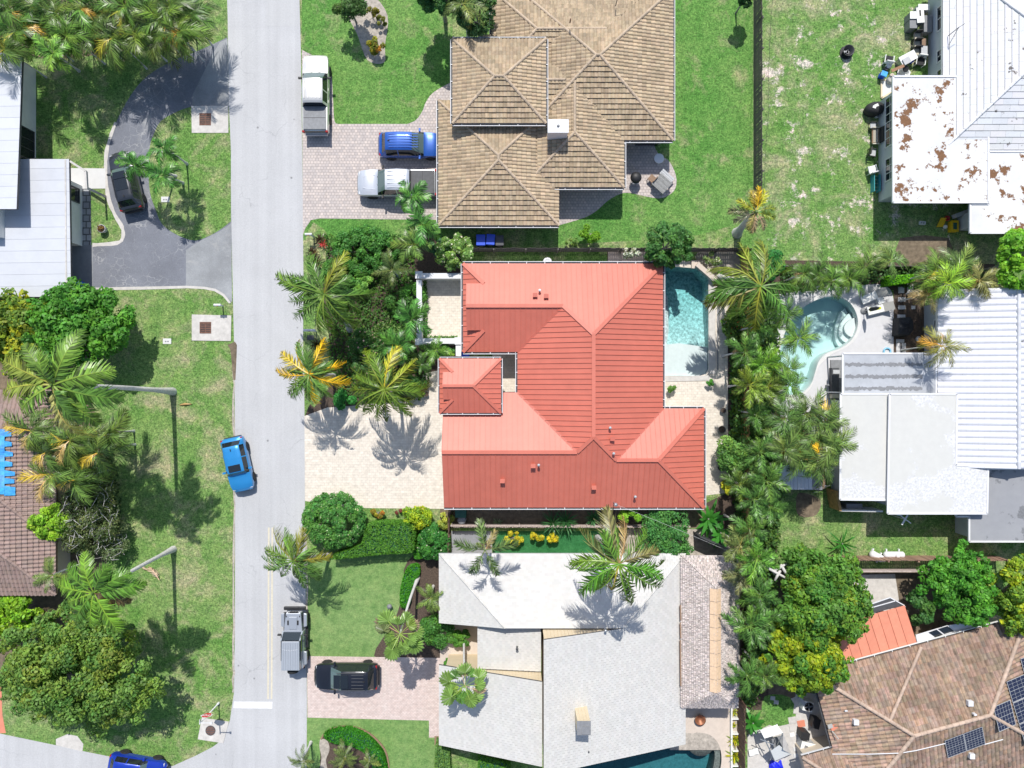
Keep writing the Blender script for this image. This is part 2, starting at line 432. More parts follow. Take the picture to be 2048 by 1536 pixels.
M['white_flat'] = stained_white('white_flat', (0.70, 0.70, 0.69), (0.23, 0.115, 0.055), 0.84, 0.75, dark=(.45, .44, .43), dark_amt=.4)
M['white_course'] = stained_white('white_course', (0.69, 0.69, 0.70), (0.2, 0.18, 0.17), 0.5, 1.4, dark_amt=.3)
M['flat_cream'] = stained_white('flat_cream', (0.60, 0.595, 0.56), (0.74, 0.74, 0.74), 1.12, 0.2)
M['flat_grey'] = stained_white('flat_grey', (0.30, 0.305, 0.32), (0.22, 0.225, 0.235), 0.8, 0.25)
M['awning_grey'] = plain('awning_grey', (0.45, 0.47, 0.50), 0.7, var=0.12, scale=1.0, world=True, big=0.2)
M['terracotta'] = plain('terracotta', (0.66, 0.24, 0.15), 0.6, var=0.08, scale=2, world=True, tint=True)
M['thatch'] = plain('thatch', (0.56, 0.49, 0.455), 0.95, var=0.35, scale=9, world=True, bumps=0.8, tint=True)
M['thatch_cap'] = plain('thatch_cap', (0.70, 0.50, 0.33), 0.8, var=0.12, scale=6, world=True)
M['fence_grey'] = plain('fence_grey', (0.13, 0.115, 0.105), 0.9, var=0.3, scale=4, tint=True)
M['fence_gold'] = plain('fence_gold', (0.42, 0.26, 0.10), 0.85, var=0.35, scale=4, tint=True)
M['fence_brown'] = plain('fence_brown', (0.16, 0.095, 0.07), 0.85, var=0.3, scale=4, tint=True)
M['fence_rose'] = plain('fence_rose', (0.46, 0.38, 0.34), 0.85, var=0.25, scale=5, tint=True)
M['fence_red'] = plain('fence_red', (0.36, 0.22, 0.16), 0.85, var=0.25, scale=3, tint=True)
M['wood_grey'] = plain('wood_grey', (0.26, 0.26, 0.25), 0.85, var=0.25, scale=8, tint=True)
M['wood_brown'] = plain('wood_brown', (0.26, 0.17, 0.11), 0.8, var=0.25, scale=8, tint=True)
M['black'] = plain('black', (0.02, 0.02, 0.022), 0.55, var=0.2, scale=4)
M['black_cloth'] = plain('black_cloth', (0.025, 0.025, 0.028), 0.8, var=0.25, scale=4)
M['black_metal'] = plain('black_metal', (0.03, 0.03, 0.032), 0.45, var=0.2, scale=6)
M['dark_grey'] = plain('dark_grey', (0.07, 0.072, 0.078), 0.6, var=0.2, scale=4)
M['mid_grey'] = plain('mid_grey', (0.22, 0.225, 0.235), 0.6, var=0.15, scale=4)
M['light_grey'] = plain('light_grey', (0.45, 0.46, 0.47), 0.6, var=0.1, scale=4)
M['tyre'] = plain('tyre', (0.022, 0.022, 0.023), 0.85, var=0.2, scale=9)
M['alloy'] = plain('alloy', (0.45, 0.46, 0.48), 0.35, metal=0.8, var=0.05)
M['steel'] = plain('steel', (0.5, 0.51, 0.53), 0.35, metal=0.7, var=0.08)
M['rust'] = plain('rust', (0.17, 0.085, 0.06), 0.85, var=0.35, scale=8)
M['copper'] = plain('copper', (0.30, 0.12, 0.06), 0.5, metal=0.4, var=0.3, scale=6)
M['blue_plastic'] = plain('blue_plastic', (0.015, 0.08, 0.62), 0.4, var=0.08)
M['blue_tarp'] = plain('blue_tarp', (0.06, 0.36, 0.80), 0.4, var=0.35, scale=4, bumps=1.0, tint=True)
M['deep_blue'] = plain('deep_blue', (0.015, 0.03, 0.75), 0.5, var=0.15, scale=4)
M['yellow_plastic'] = plain('yellow_plastic', (0.75, 0.48, 0.01), 0.45, var=0.08)
M['red_plastic'] = plain('red_plastic', (0.45, 0.02, 0.02), 0.45, var=0.1)
M['sign_red'] = plain('sign_red', (0.55, 0.008, 0.02), 0.4, var=0.04)
M['teal_paint'] = plain('teal_paint', (0.05, 0.32, 0.36), 0.5, var=0.1)
M['green_plastic'] = plain('green_plastic', (0.02, 0.10, 0.07), 0.5, var=0.1)
M['cushion'] = plain('cushion', (0.55, 0.52, 0.42), 0.9, var=0.06)
M['fabric_white'] = plain('fabric_white', (0.78, 0.78, 0.75), 0.9, var=0.05)
M['fabric_grey'] = plain('fabric_grey', (0.40, 0.39, 0.36), 0.9, var=0.06)
M['lime_cloth'] = plain('lime_cloth', (0.55, 0.58, 0.04), 0.85, var=0.2, scale=12)
M['glass'] = glass_dark('glass')
M['glass_teal'] = glass_dark('glass_teal', (0.10, 0.15, 0.15), 0.08)
M['lamp_clear'] = plain('lamp_clear', (0.65, 0.66, 0.68), 0.15, var=0.02)
M['lamp_red'] = plain('lamp_red', (0.35, 0.01, 0.01), 0.2, var=0.05)
M['pv'] = plain('pv', (0.018, 0.022, 0.05), 0.15, var=0.1, spec=0.6)
M['plaster'] = None
def mottled_plaster(name, c, var=0.25, scale=6):
    m, nt, b = nodes(name); v = wpos(nt)
    f = noise(nt, v, scale, 4, 0.7)
    nt.links.new(ramp(nt, f, [(0.3, [x * (1 - var) for x in c]), (0.7, [min(1, x * (1 + var * 0.4)) for x in c])]), b.inputs['Base Color'])
    b.inputs['Roughness'].default_value = 0.8; return m
M['plaster'] = mottled_plaster('plaster', (0.74, 0.80, 0.78), 0.7, 4.6)  # strong pale mottling paints the water's rippled light into the pebble finish
M['plaster_smooth'] = mottled_plaster('plaster_smooth', (0.76, 0.79, 0.78), 0.08, 2)
M['plaster_teal'] = mottled_plaster('plaster_teal', (0.35, 0.47, 0.48), 0.35, 5)
M['spa_tile'] = mottled_plaster('spa_tile', (0.20, 0.22, 0.20), 0.6, 9)
M['water'] = water_material('water', (0.40, 0.85, 0.86), 0.50, 1.6, 2.4)
M['water_calm'] = water_material('water_calm', (0.30, 0.84, 0.82), 0.27, 0.5, 1.3)
M['water_dark'] = water_material('water_dark', (0.30, 0.68, 0.72), 1.0, 1.0, 2.6)
def paint(name, c, metal=0.3, rough=0.3): 
    return plain(name, c, rough, metal=metal, var=0.03, scale=2, coat=0.8)
# ------------------------------------------------------------------ ground, street, drives, lawns
POOL_A = [(1318, 531), (1397, 537), (1417, 558), (1417, 738), (1412, 748), (1398, 752), (1318, 752)]
POOL_B = smooth([(1665, 593), (1695, 602), (1712, 626), (1715, 653), (1703, 680), (1680, 697), (1655, 706), (1638, 722), (1630, 745), (1622, 768), (1604, 786),
                 (1580, 790), (1562, 778), (1556, 745), (1560, 700), (1572, 660), (1594, 626), (1628, 602)], 5, True)
POOL_C = smooth([(1150, 1590), (1150, 1440), (1300, 1455), (1378, 1466), (1395, 1465), (1420, 1470), (1437, 1488), (1443, 1515), (1439, 1545), (1425, 1590)], 4, True)

sheet('ground', [(-3500, -3500), (5500, -3500), (5500, 5000), (-3500, 5000)], 0.0, M['lawn'], holes=[POOL_A, POOL_B, POOL_C])

street_l = [(452, -1500), (455, 0), (456, 100), (459, 265), (463, 450), (466, 600), (469, 720), (470, 900), (470, 1250), (468, 1385), (460, 1440), (447, 1478), (425, 1494), (390, 1512), (345, 1532), (280, 1528), (225, 1514), (165, 1502), (110, 1490), (0, 1467), (-1200, 1230)]
street_r = [(598, -1500), (599, 0), (602, 110), (604, 270), (606, 440), (607, 560), (608, 660), (609, 830), (610, 1000), (611, 1130), (613, 1310), (614, 1400), (613, 1536), (612, 3200)]
sheet('street', street_l + [(-1200, 1560), (330, 1760), (420, 3200)] + street_r[::-1], 0.008, M['road'])
sheet('road_patch', [(400, -900), (529, -900), (531, 54), (456, 54), (454, -10)], 0.012, M['road'])
sheet('road_patch', [(533, -900), (598, -900), (599, 0), (600, 52), (533, 53)], 0.012, M['road_pale'])
sheet('road_edge_soil', [(470, 683), (474, 690), (473, 720), (471, 760), (467, 760), (461, 700), (455, 690)], 0.014, M['dirt'])
for x0, x1 in ((536, 539.5), (543, 546.5)):
    sheet('yellow_line', [(x0, 1055), (x1, 1055), (x1 - 1.5, 1398), (x0 - 1.5, 1398)], 0.013, M['yellow_paint'])
sheet('stop_line', [(468, 1403), (545, 1403.5), (544.5, 1417), (467, 1416)], 0.013, M['road_white'])

# lawns of other kinds, beds and bare ground
sheet('lawn_lush', [(1335, -900), (1506, -900), (1506, 440), (1395, 470), (1290, 480), (1115, 490), (1115, 430), (1335, 260)], 0.003, M['lawn_lush'])
sheet('lawn_patchy', [(1530, -900), (1900, -900), (1900, 540), (1520, 540), (1515, 440)], 0.003, M['lawn_patchy'])
sheet('lawn_lush', [(600, -400), (905, -400), (905, 260), (606, 260)], 0.003, M['lawn_lush'])
sheet('lawn_lush', [(606, 436), (890, 436), (890, 480), (606, 480)], 0.003, M['lawn_lush'])
sheet('lawn_fine', [(611, 1110), (830, 1105), (822, 1140), (812, 1180), (800, 1235), (770, 1300), (750, 1314), (613, 1314)], 0.004, M['lawn_fine'])
sheet('lawn_fine', [(614, 1434), (862, 1438), (862, 1472), (872, 1472), (872, 1800), (614, 1800)], 0.004, M['lawn_fine'])
sheet('garden_bed', [(650, 500), (690, 478), (830, 476), (925, 476), (930, 700), (880, 830), (610, 832), (640, 760), (650, 700), (640, 600)], 0.005, M['mulch'])
sheet('garden_grass', smooth([(738, 668), (770, 640), (805, 655), (800, 690), (760, 700)], 4, True), 0.009, M['lawn'])
sheet('garden_grass', smooth([(612, 470), (660, 478), (645, 560), (660, 690), (665, 760), (612, 800)], 3, True), 0.009, M['lawn'])
sheet('garden_bed', smooth([(815, 1122), (882, 1100), (962, 1255), (958, 1330), (872, 1322), (800, 1318), (748, 1312), (775, 1262), (795, 1225), (806, 1180)], 3, True), 0.007, M['mulch'])
sheet('garden_bed', smooth([(642, 1475), (665, 1458), (700, 1456), (740, 1478), (765, 1505), (778, 1545), (780, 1620), (630, 1620), (640, 1530)], 4, True), 0.008, M['mulch'])
sheet('stone_border', smooth([(641, 1478), (655, 1482), (659, 1500), (652, 1520), (655, 1545), (640, 1545), (643, 1515), (639, 1495)], 3, True), 0.012, M['sandy'])
sheet('garden_bed', smooth([(690, 10), (740, -10), (775, 30), (770, 90), (768, 125), (735, 120), (715, 70)], 4, True), 0.006, M['sandy'])
sheet('side_yard', [(880, 1012), (1420, 1012), (1420, 1056), (880, 1056)], 0.005, M['dirt'])
sheet('side_yard', [(905, 496), (1330, 496), (1330, 533), (905, 533)], 0.005, M['dirt'])
sheet('side_yard_grass', [(925, 499), (1214, 499), (1214, 526), (925, 526)], 0.009, M['lawn'])
sheet('side_patio', [(1216, 499), (1318, 502), (1316, 530), (1216, 530)], 0.009, M['pavers_pink'])
sheet('rock_garden', smooth([(1395, 505), (1470, 500), (1480, 560), (1456, 620), (1436, 590), (1420, 555), (1400, 535)], 3, True), 0.006, M['sandy'])
sheet('planting_strip', [(1455, 560), (1560, 545), (1552, 800), (1560, 1000), (1535, 1420), (1480, 1420), (1478, 1110), (1430, 1050), (1400, 1045), (1400, 1012), (1455, 985)], 0.0045, M['mulch'])
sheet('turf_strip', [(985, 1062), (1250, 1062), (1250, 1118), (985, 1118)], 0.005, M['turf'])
sheet('side_path', [(903, 1062), (984, 1062), (984, 1118), (903, 1118)], 0.005, M['concrete_grey'])
sheet('back_yard', [(1240, 1058), (1480, 1058), (1480, 1500), (1340, 1500), (1240, 1120)], 0.0055, M['sandy'])
sheet('planting_strip', [(1550, 520), (1990, 528), (1990, 590), (1850, 590), (1850, 720), (1787, 720), (1787, 580), (1550, 598)], 0.0048, M['mulch'])
sheet('bare_soil', smooth([(1800, 476), (1897, 476), (1897, 520), (1850, 530), (1800, 528)], 2, True), 0.006, M['dirt'])
sheet('bare_soil', smooth([(1600, 985), (1640, 1000), (1632, 1030), (1598, 1032), (1592, 1005)], 4, True), 0.006, M['dirt'])
sheet('bare_soil', [(1480, 1138), (1880, 1138), (1960, 1260), (1690, 1330), (1600, 1400), (1480, 1400)], 0.004, M['dirt'])
sheet('soil_bed', [(-80, 590), (190, 600), (215, 700), (180, 790), (205, 880), (225, 960), (215, 1120), (200, 1180), (205, 1260), (190, 1330), (120, 1380), (20, 1380), (-80, 1360)], 0.0035, M['dirt'])
sheet('soil_bed', [(-80, -80), (385, -80), (370, 30), (300, 85), (240, 105), (100, 120), (60, 110), (-80, 110)], 0.0035, M['dirt'])

# asphalt drive with a grass island
drive_out = smooth([(454, 75), (400, 100), (345, 122), (295, 152), (262, 190), (232, 245), (217, 287), (212, 315), (212, 350), (217, 396), (230, 430), (244, 454), (246, 474), (234, 486), (185, 490)], 4)
drive = drive_out + [(185, 578), (300, 576), (375, 574), (410, 576), (430, 580), (447, 590), (462, 608), (464, 450), (459, 265)]
sheet('asphalt_drive', drive, 0.005, M['drive_asphalt'])
island = smooth([(384, 213), (357, 222), (322, 242), (307, 270), (300, 292), (297, 340), (300, 384), (310, 416), (325, 449), (357, 471), (390, 481), (420, 471), (445, 456), (462, 443)], 3) + [(462, 300), (458, 213)]
sheet('grass_island', island, 0.011, M['lawn'])
sheet('drive_apron', smooth([(455, 78), (440, 84), (425, 110), (385, 190), (384, 210), (458, 212)], 1) , 0.008, M['drive_worn'])
sheet('drive_apron', smooth([(463, 446), (440, 462), (400, 482), (372, 500), (372, 572), (410, 574), (445, 588), (464, 604)], 1), 0.008, M['drive_worn'])
def strip_poly(path, w):
    P = [np.array(p, float) for p in path]; L, Rr = [], []
    for i in range(len(P)):
        d = P[min(i + 1, len(P) - 1)] - P[max(i - 1, 0)]; d /= np.hypot(*d); n = np.array((-d[1], d[0]))
        k = w * (0.75 + 0.5 * random.random()) / 2
        L.append(tuple(P[i] + n * k)); Rr.append(tuple(P[i] - n * k))
    return L + Rr[::-1]
random.seed(4)
sheet('drive_border', strip_poly(drive_out[20:], 7), 0.014, M['concrete'])
sheet('drive_border', strip_poly([(187, 578), (240, 577), (300, 576), (375, 574), (410, 576), (430, 580), (447, 590), (460, 606)], 5), 0.014, M['concrete'])
for k_, e in enumerate((street_l[1:10], street_r[1:13])):
    e = [(x + (-2 if k_ == 0 else 2) + random.uniform(-1.5, 1.5), y) for x, y in smooth(e, 9)]
    sheet('road_shoulder', strip_poly([p for p in e if 690 < p[1]] if k_ == 0 else [p for p in e if 1010 < p[1] < 1305], 3.5), 0.0095, M['sandy'])
sheet('concrete_walk', [(120, 336), (211, 337), (211, 377), (120, 378)], 0.016, M['concrete_white'])
sheet('stone_path', [(150, 377), (181, 377), (183, 490), (150, 490)], 0.010, M['slab_stone'])
sheet('carport_floor', [(120, 490), (186, 490), (186, 592), (120, 592)], 0.010, M['concrete_grey'])
sheet('verge_path', [(112, 1478), (135, 1468), (155, 1472), (167, 1488), (165, 1503), (112, 1490)], 0.012, M['concrete'])
sheet('terracotta_drive', [(-120, 1370), (3, 1372), (5, 1430), (12, 1466), (-120, 1470)], 0.012, M['terracotta'])

# paved drives and patios
tan_drive = [(604, 100), (648, 122), (658, 135), (664, 152), (668, 235)] + smooth([(668, 235), (672, 247), (690, 248)], 3) + smooth([(815, 248), (832, 240), (845, 222), (852, 204), (868, 184), (905, 163)], 4) + [(915, 205), (900, 440), (640, 437), (622, 440), (610, 458), (606, 470), (605, 300)]
sheet('paver_drive', tan_drive, 0.012, M['pavers_mixed'])
sheet('paver_patio', [(1105, 360), (1235, 360), (1235, 262), (1300, 262)] + smooth([(1306, 283), (1312, 300), (1321, 312), (1336, 320), (1348, 340), (1353, 360), (1350, 378), (1338, 390), (1318, 397), (1288, 392), (1260, 386), (1240, 388), (1215, 402), (1195, 420), (1170, 435), (1120, 450)], 3) + [(1105, 450)], 0.012, M['pavers_mixed'])
sheet('cream_drive', [(609, 832), (655, 815), (700, 812), (800, 802), (838, 788), (846, 748), (900, 735), (910, 1018), (725, 1016), (610, 1002)], 0.012, M['pavers_cream'])
sheet('courtyard_floor', [(838, 552), (940, 552), (940, 690), (838, 690)], 0.012, M['pavers_cream'])
sheet('entry_court', [(985, 690), (1060, 690), (1060, 800), (985, 800)], 0.012, M['pavers_cream'])
sheet('pool_deck', [(1300, 522), (1408, 522), (1440, 560), (1455, 600), (1456, 985), (1404, 992), (1390, 830), (1300, 830)], 0.012, M['pavers_cream'], holes=[POOL_A])
sheet('pink_drive', [(614, 1312), (760, 1314), (890, 1316), (890, 1475), (858, 1475), (858, 1441), (615, 1435)], 0.012, M['pavers_pink'])
sheet('entry_path', [(880, 1250), (970, 1250), (970, 1345), (880, 1345)], 0.013, M['deck_pink'])
sheet('edge_strip', [(869, 1472), (880, 1472), (880, 1490), (869, 1490)], 0.016, M['wood_brown'])
sheet('pool_deck', [(1100, 1400), (1466, 1408), (1466, 1800), (1100, 1800)], 0.012, M['deck_pink'], holes=[POOL_C])
sheet('white_pool_deck', smooth([(1542, 592), (1620, 578), (1700, 573), (1755, 568), (1780, 578), (1787, 600)], 3) + [(1787, 712), (1700, 716), (1700, 800), (1668, 830), (1668, 890), (1545, 890)], 0.012, M['deck_white'], holes=[POOL_B])
sheet('back_patio', [(1495, 1470), (1560, 1440), (1575, 1400), (1610, 1385), (1650, 1390), (1700, 1500), (1700, 1800), (1495, 1800)], 0.012, M['concrete'])
sheet('grass_patch', smooth([(1530, 1392), (1580, 1395), (1590, 1440), (1545, 1452), (1525, 1430)], 3, True), 0.016, M['lawn_lush'])
sheet('concrete_patio', [(1705, 1150), (1790, 1148), (1800, 1215), (1720, 1235)], 0.012, M['concrete'])

# ---- storm drains and covers set in the verge
def storm_drain(corners, gc, gw, gh, rz, label, rnd=False):
    c = W(*gc)
    t = thing('storm_drain', label, 'drain', c)
    L = px2(corners)
    m = MB(); m.prism(L, 0.0, 0.045); m.build('concrete_pad', M['concrete'], t)
    m = MB()
    if rnd:
        m.lathe([(0.39, 0.046), (0.39, 0.056), (0.35, 0.056)], c, 24)
        m.lathe([(0.35, 0.050), (0.0, 0.050)], c, 24)
        m.build('frame', M['dark_grey'], t)
        for i in range(5):
            y = -0.26 + i * 0.13; h = math.sqrt(max(0.34 ** 2 - y * y, 0.01))
            b = MB(); b.box(c + Vector((0, y, 0.056)), (2 * h, 0.07, 0.012)); b.build('grate_bar', M['rust'], t)
    else:
        a, b_ = gw / K, gh / K
        for sx, sy, dx, dy in ((0, 1, a, .05), (0, -1, a, .05), (1, 0, .05, b_ - .1), (-1, 0, .05, b_ - .1), (0, 0, .05, b_ - .1)):
            m.box(c + Vector((sx * (a / 2 - .025), sy * (b_ / 2 - .025), 0.055)), (dx, dy, 0.02))
        m.build('frame', M['rust'], t)
        m = MB(); m.box(c + Vector((0, 0, 0.045)), (a, b_, 0.004)); m.build('shaft', M['black'], t)
        for i in range(6):
            m = MB(); m.box(c + Vector((0, -b_ / 2 + 0.1 + i * (b_ - .2) / 5, 0.052)), (a - .1, 0.075, 0.014)); m.build('grate_bar', M['rust'], t)
storm_drain([(383, 212), (457, 212), (457, 266), (384, 266)], (411, 239), 23, 24, 0, 'square storm drain grate in the concrete pad beside the mouth of the curved asphalt drive')
storm_drain([(384, 629), (463, 631), (462, 682), (384, 681)], (411.5, 655.5), 23, 23, 0, 'square storm drain grate in the concrete pad just below the white roadside mailbox')
storm_drain([(404, 1435), (458, 1443), (447, 1486), (396, 1478)], (421.5, 1460.5), 18, 18, 0, 'round storm drain cover in the tilted concrete pad beside the stop sign', True)
for (x, y, lab) in ((331, 399, 'small white utility cover in the grass island of the asphalt drive'), (334.5, 682.5, 'small white utility cover in the long front lawn near the dense green tree')):
    c = W(x, y); t = thing('utility_cover', lab, 'utility cover', c)
    m = MB(); m.box(c + Vector((0, 0, .02)), (.64, .42, .05)); m.build('lid', M['concrete_white'], t, bevel=.01)
    for dx in (-.1, .08):
        m = MB(); m.box(c + Vector((dx, -.02, .047)), (.12, .1, .012)); m.build('slot', M['mid_grey'], t)

# ---- pools: basins below ground, water as a closed body
def pool(name, label, outline, floor_z, wallmat, floormat, watermat, wz=-0.10):
    P = px2(outline); n = len(P)
    c = Vector((sum(p[0] for p in P) / n, sum(p[1] for p in P) / n, 0))
    t = thing(name, label, 'pool', c)
    a = sum(P[i][0] * P[(i + 1) % n][1] - P[(i + 1) % n][0] * P[i][1] for i in range(n))
    if a < 0: P = P[::-1]
    zs = [floor_z(p[0], p[1]) for p in P]
    m = MB()
    for i in range(n):
        j = (i + 1) % n
        m.poly([(*P[j], 0.012), (*P[i], 0.012), (*P[i], zs[i]), (*P[j], zs[j])])
    m.build('basin_wall', wallmat, t)
    m = MB(); tri = tessellate_polygon([[Vector((*p, 0)) for p in P]])
    for q in tri:
        v = [Vector((*P[i], zs[i])) for i in q]
        if (v[1] - v[0]).cross(v[2] - v[0]).z < 0: v = v[::-1]
        m.poly(v)
    m.build('basin_floor', floormat, t)
    # water: sides a little inside the soil, bottom under the floor
    ce = np.array([c.x, c.y])
    Q = [tuple(ce + (np.array(p) - ce) * 1.004) for p in P]
    V = [Vector((*p, wz)) for p in Q] + [Vector((*p, -4.0)) for p in Q]
    F = [tuple(range(n)), tuple(range(2 * n - 1, n - 1, -1))] + [(i, n + i, n + (i + 1) % n, (i + 1) % n) for i in range(n)]
    m = MB(); m.raw(V, F); m.build('water', watermat, t)
    return t
yA0, yA1 = W(0, 752).y, W(0, 540).y
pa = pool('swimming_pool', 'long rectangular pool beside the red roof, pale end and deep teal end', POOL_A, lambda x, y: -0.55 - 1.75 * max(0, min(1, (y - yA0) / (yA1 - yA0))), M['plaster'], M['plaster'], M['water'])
m = MB(); m.prism(px2([(1318, 690), (1360, 686), (1416.5, 694), (1416.5, 738), (1412, 747.5), (1398, 751.5), (1318, 751.5)]), -2.6, -0.30); m.build('ledge', M['plaster_smooth'], pa)
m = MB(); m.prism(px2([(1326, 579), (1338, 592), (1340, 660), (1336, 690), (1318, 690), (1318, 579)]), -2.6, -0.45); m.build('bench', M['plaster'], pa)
m = MB()
for a_, b_ in (((1424.5, 560), (1424.5, 748)),):
    m.bar(W(*a_, 0.03), W(*b_, 0.03), 0.5, 0.05)
m.bar(W(1332, 758, .03), W(1420, 756, .03), 0.4, 0.05)
m.build('coping', M['concrete'], pa)
m = MB(); m.bar(W(1435.5, 566, .02), W(1435.5, 740, .02), 0.10, 0.02); m.build('deck_drain', M['mid_grey'], pa)
m = MB(); m.bar(W(1393, 529, .33), W(1430, 561, .33), 0.36, 0.5); m.build('spillway_wall', M['deck_pink'], pa)
m = MB(); m.box(W(1391, 529, .12), (.66, .62, .26)); m.build('spillway_pier', M['deck_pink'], pa)

pb = pool('swimming_pool', 'kidney shaped pale turquoise pool with curved steps in the white deck', POOL_B, lambda x, y: -1.35, M['plaster_smooth'], M['plaster_smooth'], M['water_calm'])
for k, (r0, dz) in enumerate(((1.30, -.95), (.95, -.65), (.6, -.35))):
    P = []
    cx, cy = 1716 - 10, 655
    arc = [(1712 - r0 * 26 * math.cos(a) * 1.0 , 655 + 1.3 * r0 * 26 * math.sin(a)) for a in np.linspace(-1.25, 1.25, 14)]
    arc = [(x + 4 * math.sin(5 * i / 13 + k), y) for i, (x, y) in enumerate(arc)]
    P = arc + [(1713, 672), (1715, 653), (1713, 635)]
    m = MB(); m.prism(px2(P), -1.35, dz); m.build('step', M['plaster_smooth'], pb)
m = MB()
n = len(POOL_B); cB = np.array(POOL_B).mean(0)
for i in range(n):
    a, b = np.array(POOL_B[i]), np.array(POOL_B[(i + 1) % n])
    out = lambda p, k: tuple(p + (p - cB) / np.hypot(*(p - cB)) * k)
    q = [(*W(*p)[:2], .03) for p in (out(a, 8), out(b, 8), tuple(b), tuple(a))]
    m.poly(q if True else q)
m.build('coping', M['concrete_white'], pb)

pc = pool('swimming_pool', 'dark teal pool with a round spa ledge tucked beside the pale shingle roof', POOL_C, lambda x, y: -1.5, M['spa_tile'], M['plaster_teal'], M['water_dark'])
m = MB(); c = W(1403, 1487); m.lathe([(1.06, -1.5), (1.06, -.16), (0, -.16)], (c.x, c.y, 0), 36); m.build('spa_ledge', M['spa_tile'], pc)
m = MB(); m.prism(px2(smooth([(1425, 1480), (1437, 1492), (1442, 1515), (1438, 1545), (1424, 1589), (1412, 1589), (1426, 1545), (1431, 1515), (1428, 1497)], 3, True)), -1.5, -.18); m.build('bench', M['spa_tile'], pc)
# ------------------------------------------------------------------ roofs and houses
rnd = random.Random(7)

def face_frame(pts):
    p0 = Vector(pts[0]); u = (Vector(pts[1]) - p0).normalized()
    n = None
    for q in pts[2:]:
        c = u.cross(Vector(q) - p0)
        if c.length > 1e-3: n = c.normalized(); break
    if n.z < 0: n = -n
    v = n.cross(u)
    return p0, u, v, n

def uv_poly(pts, fr):
    p0, u, v, n = fr
    return [((Vector(p) - p0).dot(u), (Vector(p) - p0).dot(v)) for p in pts]

def metal_slope(house, pts, mat, pitch=0.385, name='roof_slope', rib=0.05, base='red_trim'):
    """standing seam slope: a deck and one object per panel, each with its raised seam"""
    fr = face_frame(pts); p0, u, v, n = fr; P = uv_poly(pts, fr)
    d = MB(); d.poly([Vector(p) - n * 0.02 for p in pts]); deck = d.build(name, M[base], house)
    us = [q[0] for q in P]; a, b = min(us), max(us)
    k = math.ceil((b - a) / pitch); pw = (b - a) / k
    for i in range(k):
        u0, u1 = a + i * pw, a + (i + 1) * pw
        c = clip_axis(clip_axis(P, 0, u0 + 0.002, True), 0, u1 - 0.002, False)
        if len(c) < 3: continue
        tt = 1 + rnd.uniform(-.03, .03)
        m = MB(); m.poly([p0 + u * x + v * y for x, y in c], (tt,) * 3)
        e = [y for x, y in c if abs(x - (u1 - 0.002)) < 1e-3]
        if len(e) >= 2 and max(e) - min(e) > 0.05:
            A, B = p0 + u * u1 + v * min(e) + n * rib / 2, p0 + u * u1 + v * max(e) + n * rib / 2
            x = (B - A).normalized(); mt = Matrix((x, n.cross(x), n)).transposed()
            m.box((A + B) / 2, ((B - A).length, 0.035, rib), M=mt, tint=(0.92,) * 3)
        m.build('roof_panel', mat, deck)
    return deck

def tile_slope(house, pts, mat, course, tw, style='flat', lip=0.045, var=0.14, name='roof_slope', kind='stuff', hue=0.03, seam=0.0, base=None):
    fr = face_frame(pts); p0, u, v, n = fr; P = uv_poly(pts, fr)
    d = MB(); d.poly([Vector(p) - n * 0.05 for p in pts]); deck = d.build(name, base or mat, house)
    a, b = min(q[0] for q in P), max(q[0] for q in P); c0, c1 = min(q[1] for q in P), max(q[1] for q in P)
    m = MB(); r = 0
    strips = {'flat': [(0, 1, 0, 0)], 'wave': [(0, .28, 0, 1), (.28, .6, 1, .85), (.6, 1, .85, 0)], 'barrel': [(0, .16, 0.0, .7), (.16, .38, .7, 1), (.38, .6, 1, .7), (.6, .76, .7, 0), (.76, 1, 0, 0)]}[style]
    rh = {'barrel': .075, 'wave': .06, 'flat': 0.0}[style]
    v0 = c0
    while v0 < c1 - 0.02:
        v1 = v0 + course; row = clip_axis(clip_axis(P, 1, v0 + seam, True), 1, v1, False)
        if len(row) >= 3:
            off = (r % 2) * tw * 0.5 if style == 'flat' else 0
            x = a - off
            rmin, rmax = min(q[0] for q in row), max(q[0] for q in row)
            x += math.floor((rmin - x) / tw) * tw
            while x < rmax:
                s = 1 + rnd.uniform(-var, var)
                tint = (s * (1 + rnd.uniform(-hue, hue)), s, s * (1 + rnd.uniform(-hue, hue)))
                lf = lip * (0.8 + 0.5 * rnd.random())
                for s0, s1, h0, h1 in strips:
                    xa, xb = x + s0 * tw, x + s1 * tw
                    g = 0.004 if style == 'flat' else 0
                    cell = clip_axis(clip_axis(row, 0, xa + g, True), 0, xb - g, False)
                    if len(cell) < 3: continue
                    def hh(q):
                        t = (q[0] - xa) / (xb - xa)
                        return lf * (1 - (q[1] - v0) / course) + rh * (h0 + (h1 - h0) * t)
                    top = [p0 + u * q[0] + v * q[1] + n * hh(q) for q in cell]
                    m.poly(top, tint)
                    lo = [q for q in cell if abs(q[1] - v0 - seam) < 1e-4]
                    if len(lo) >= 2:
                        lo.sort(); A, B = lo[0], lo[-1]
                        f = lambda q, h: p0 + u * q[0] + v * q[1] + n * h
                        m.poly([f(A, -0.045), f(B, -0.045), f(B, hh(B)), f(A, hh(A))], tuple(k * .8 for k in tint))
                x += tw
        v0 = v1; r += 1
    o = m.build('tile', mat, deck)
    if kind: o['kind'] = kind
    return deck

def ridge_tiles(house, a, b, mat, r=0.13, step=0.42, name='ridge_cap'):
    a, b = Vector(a), Vector(b); L = (b - a).length; k = max(1, round(L / step)); m = MB()
    for i in range(k):
        p, q = a.lerp(b, i / k), a.lerp(b, min(1, (i + 1.08) / k)); s = 1 + rnd.uniform(-.12, .12)
        m.tube([p, q], [r * 1.06, r * .86], 7, (s, s, s))
    m.build(name, mat, house)

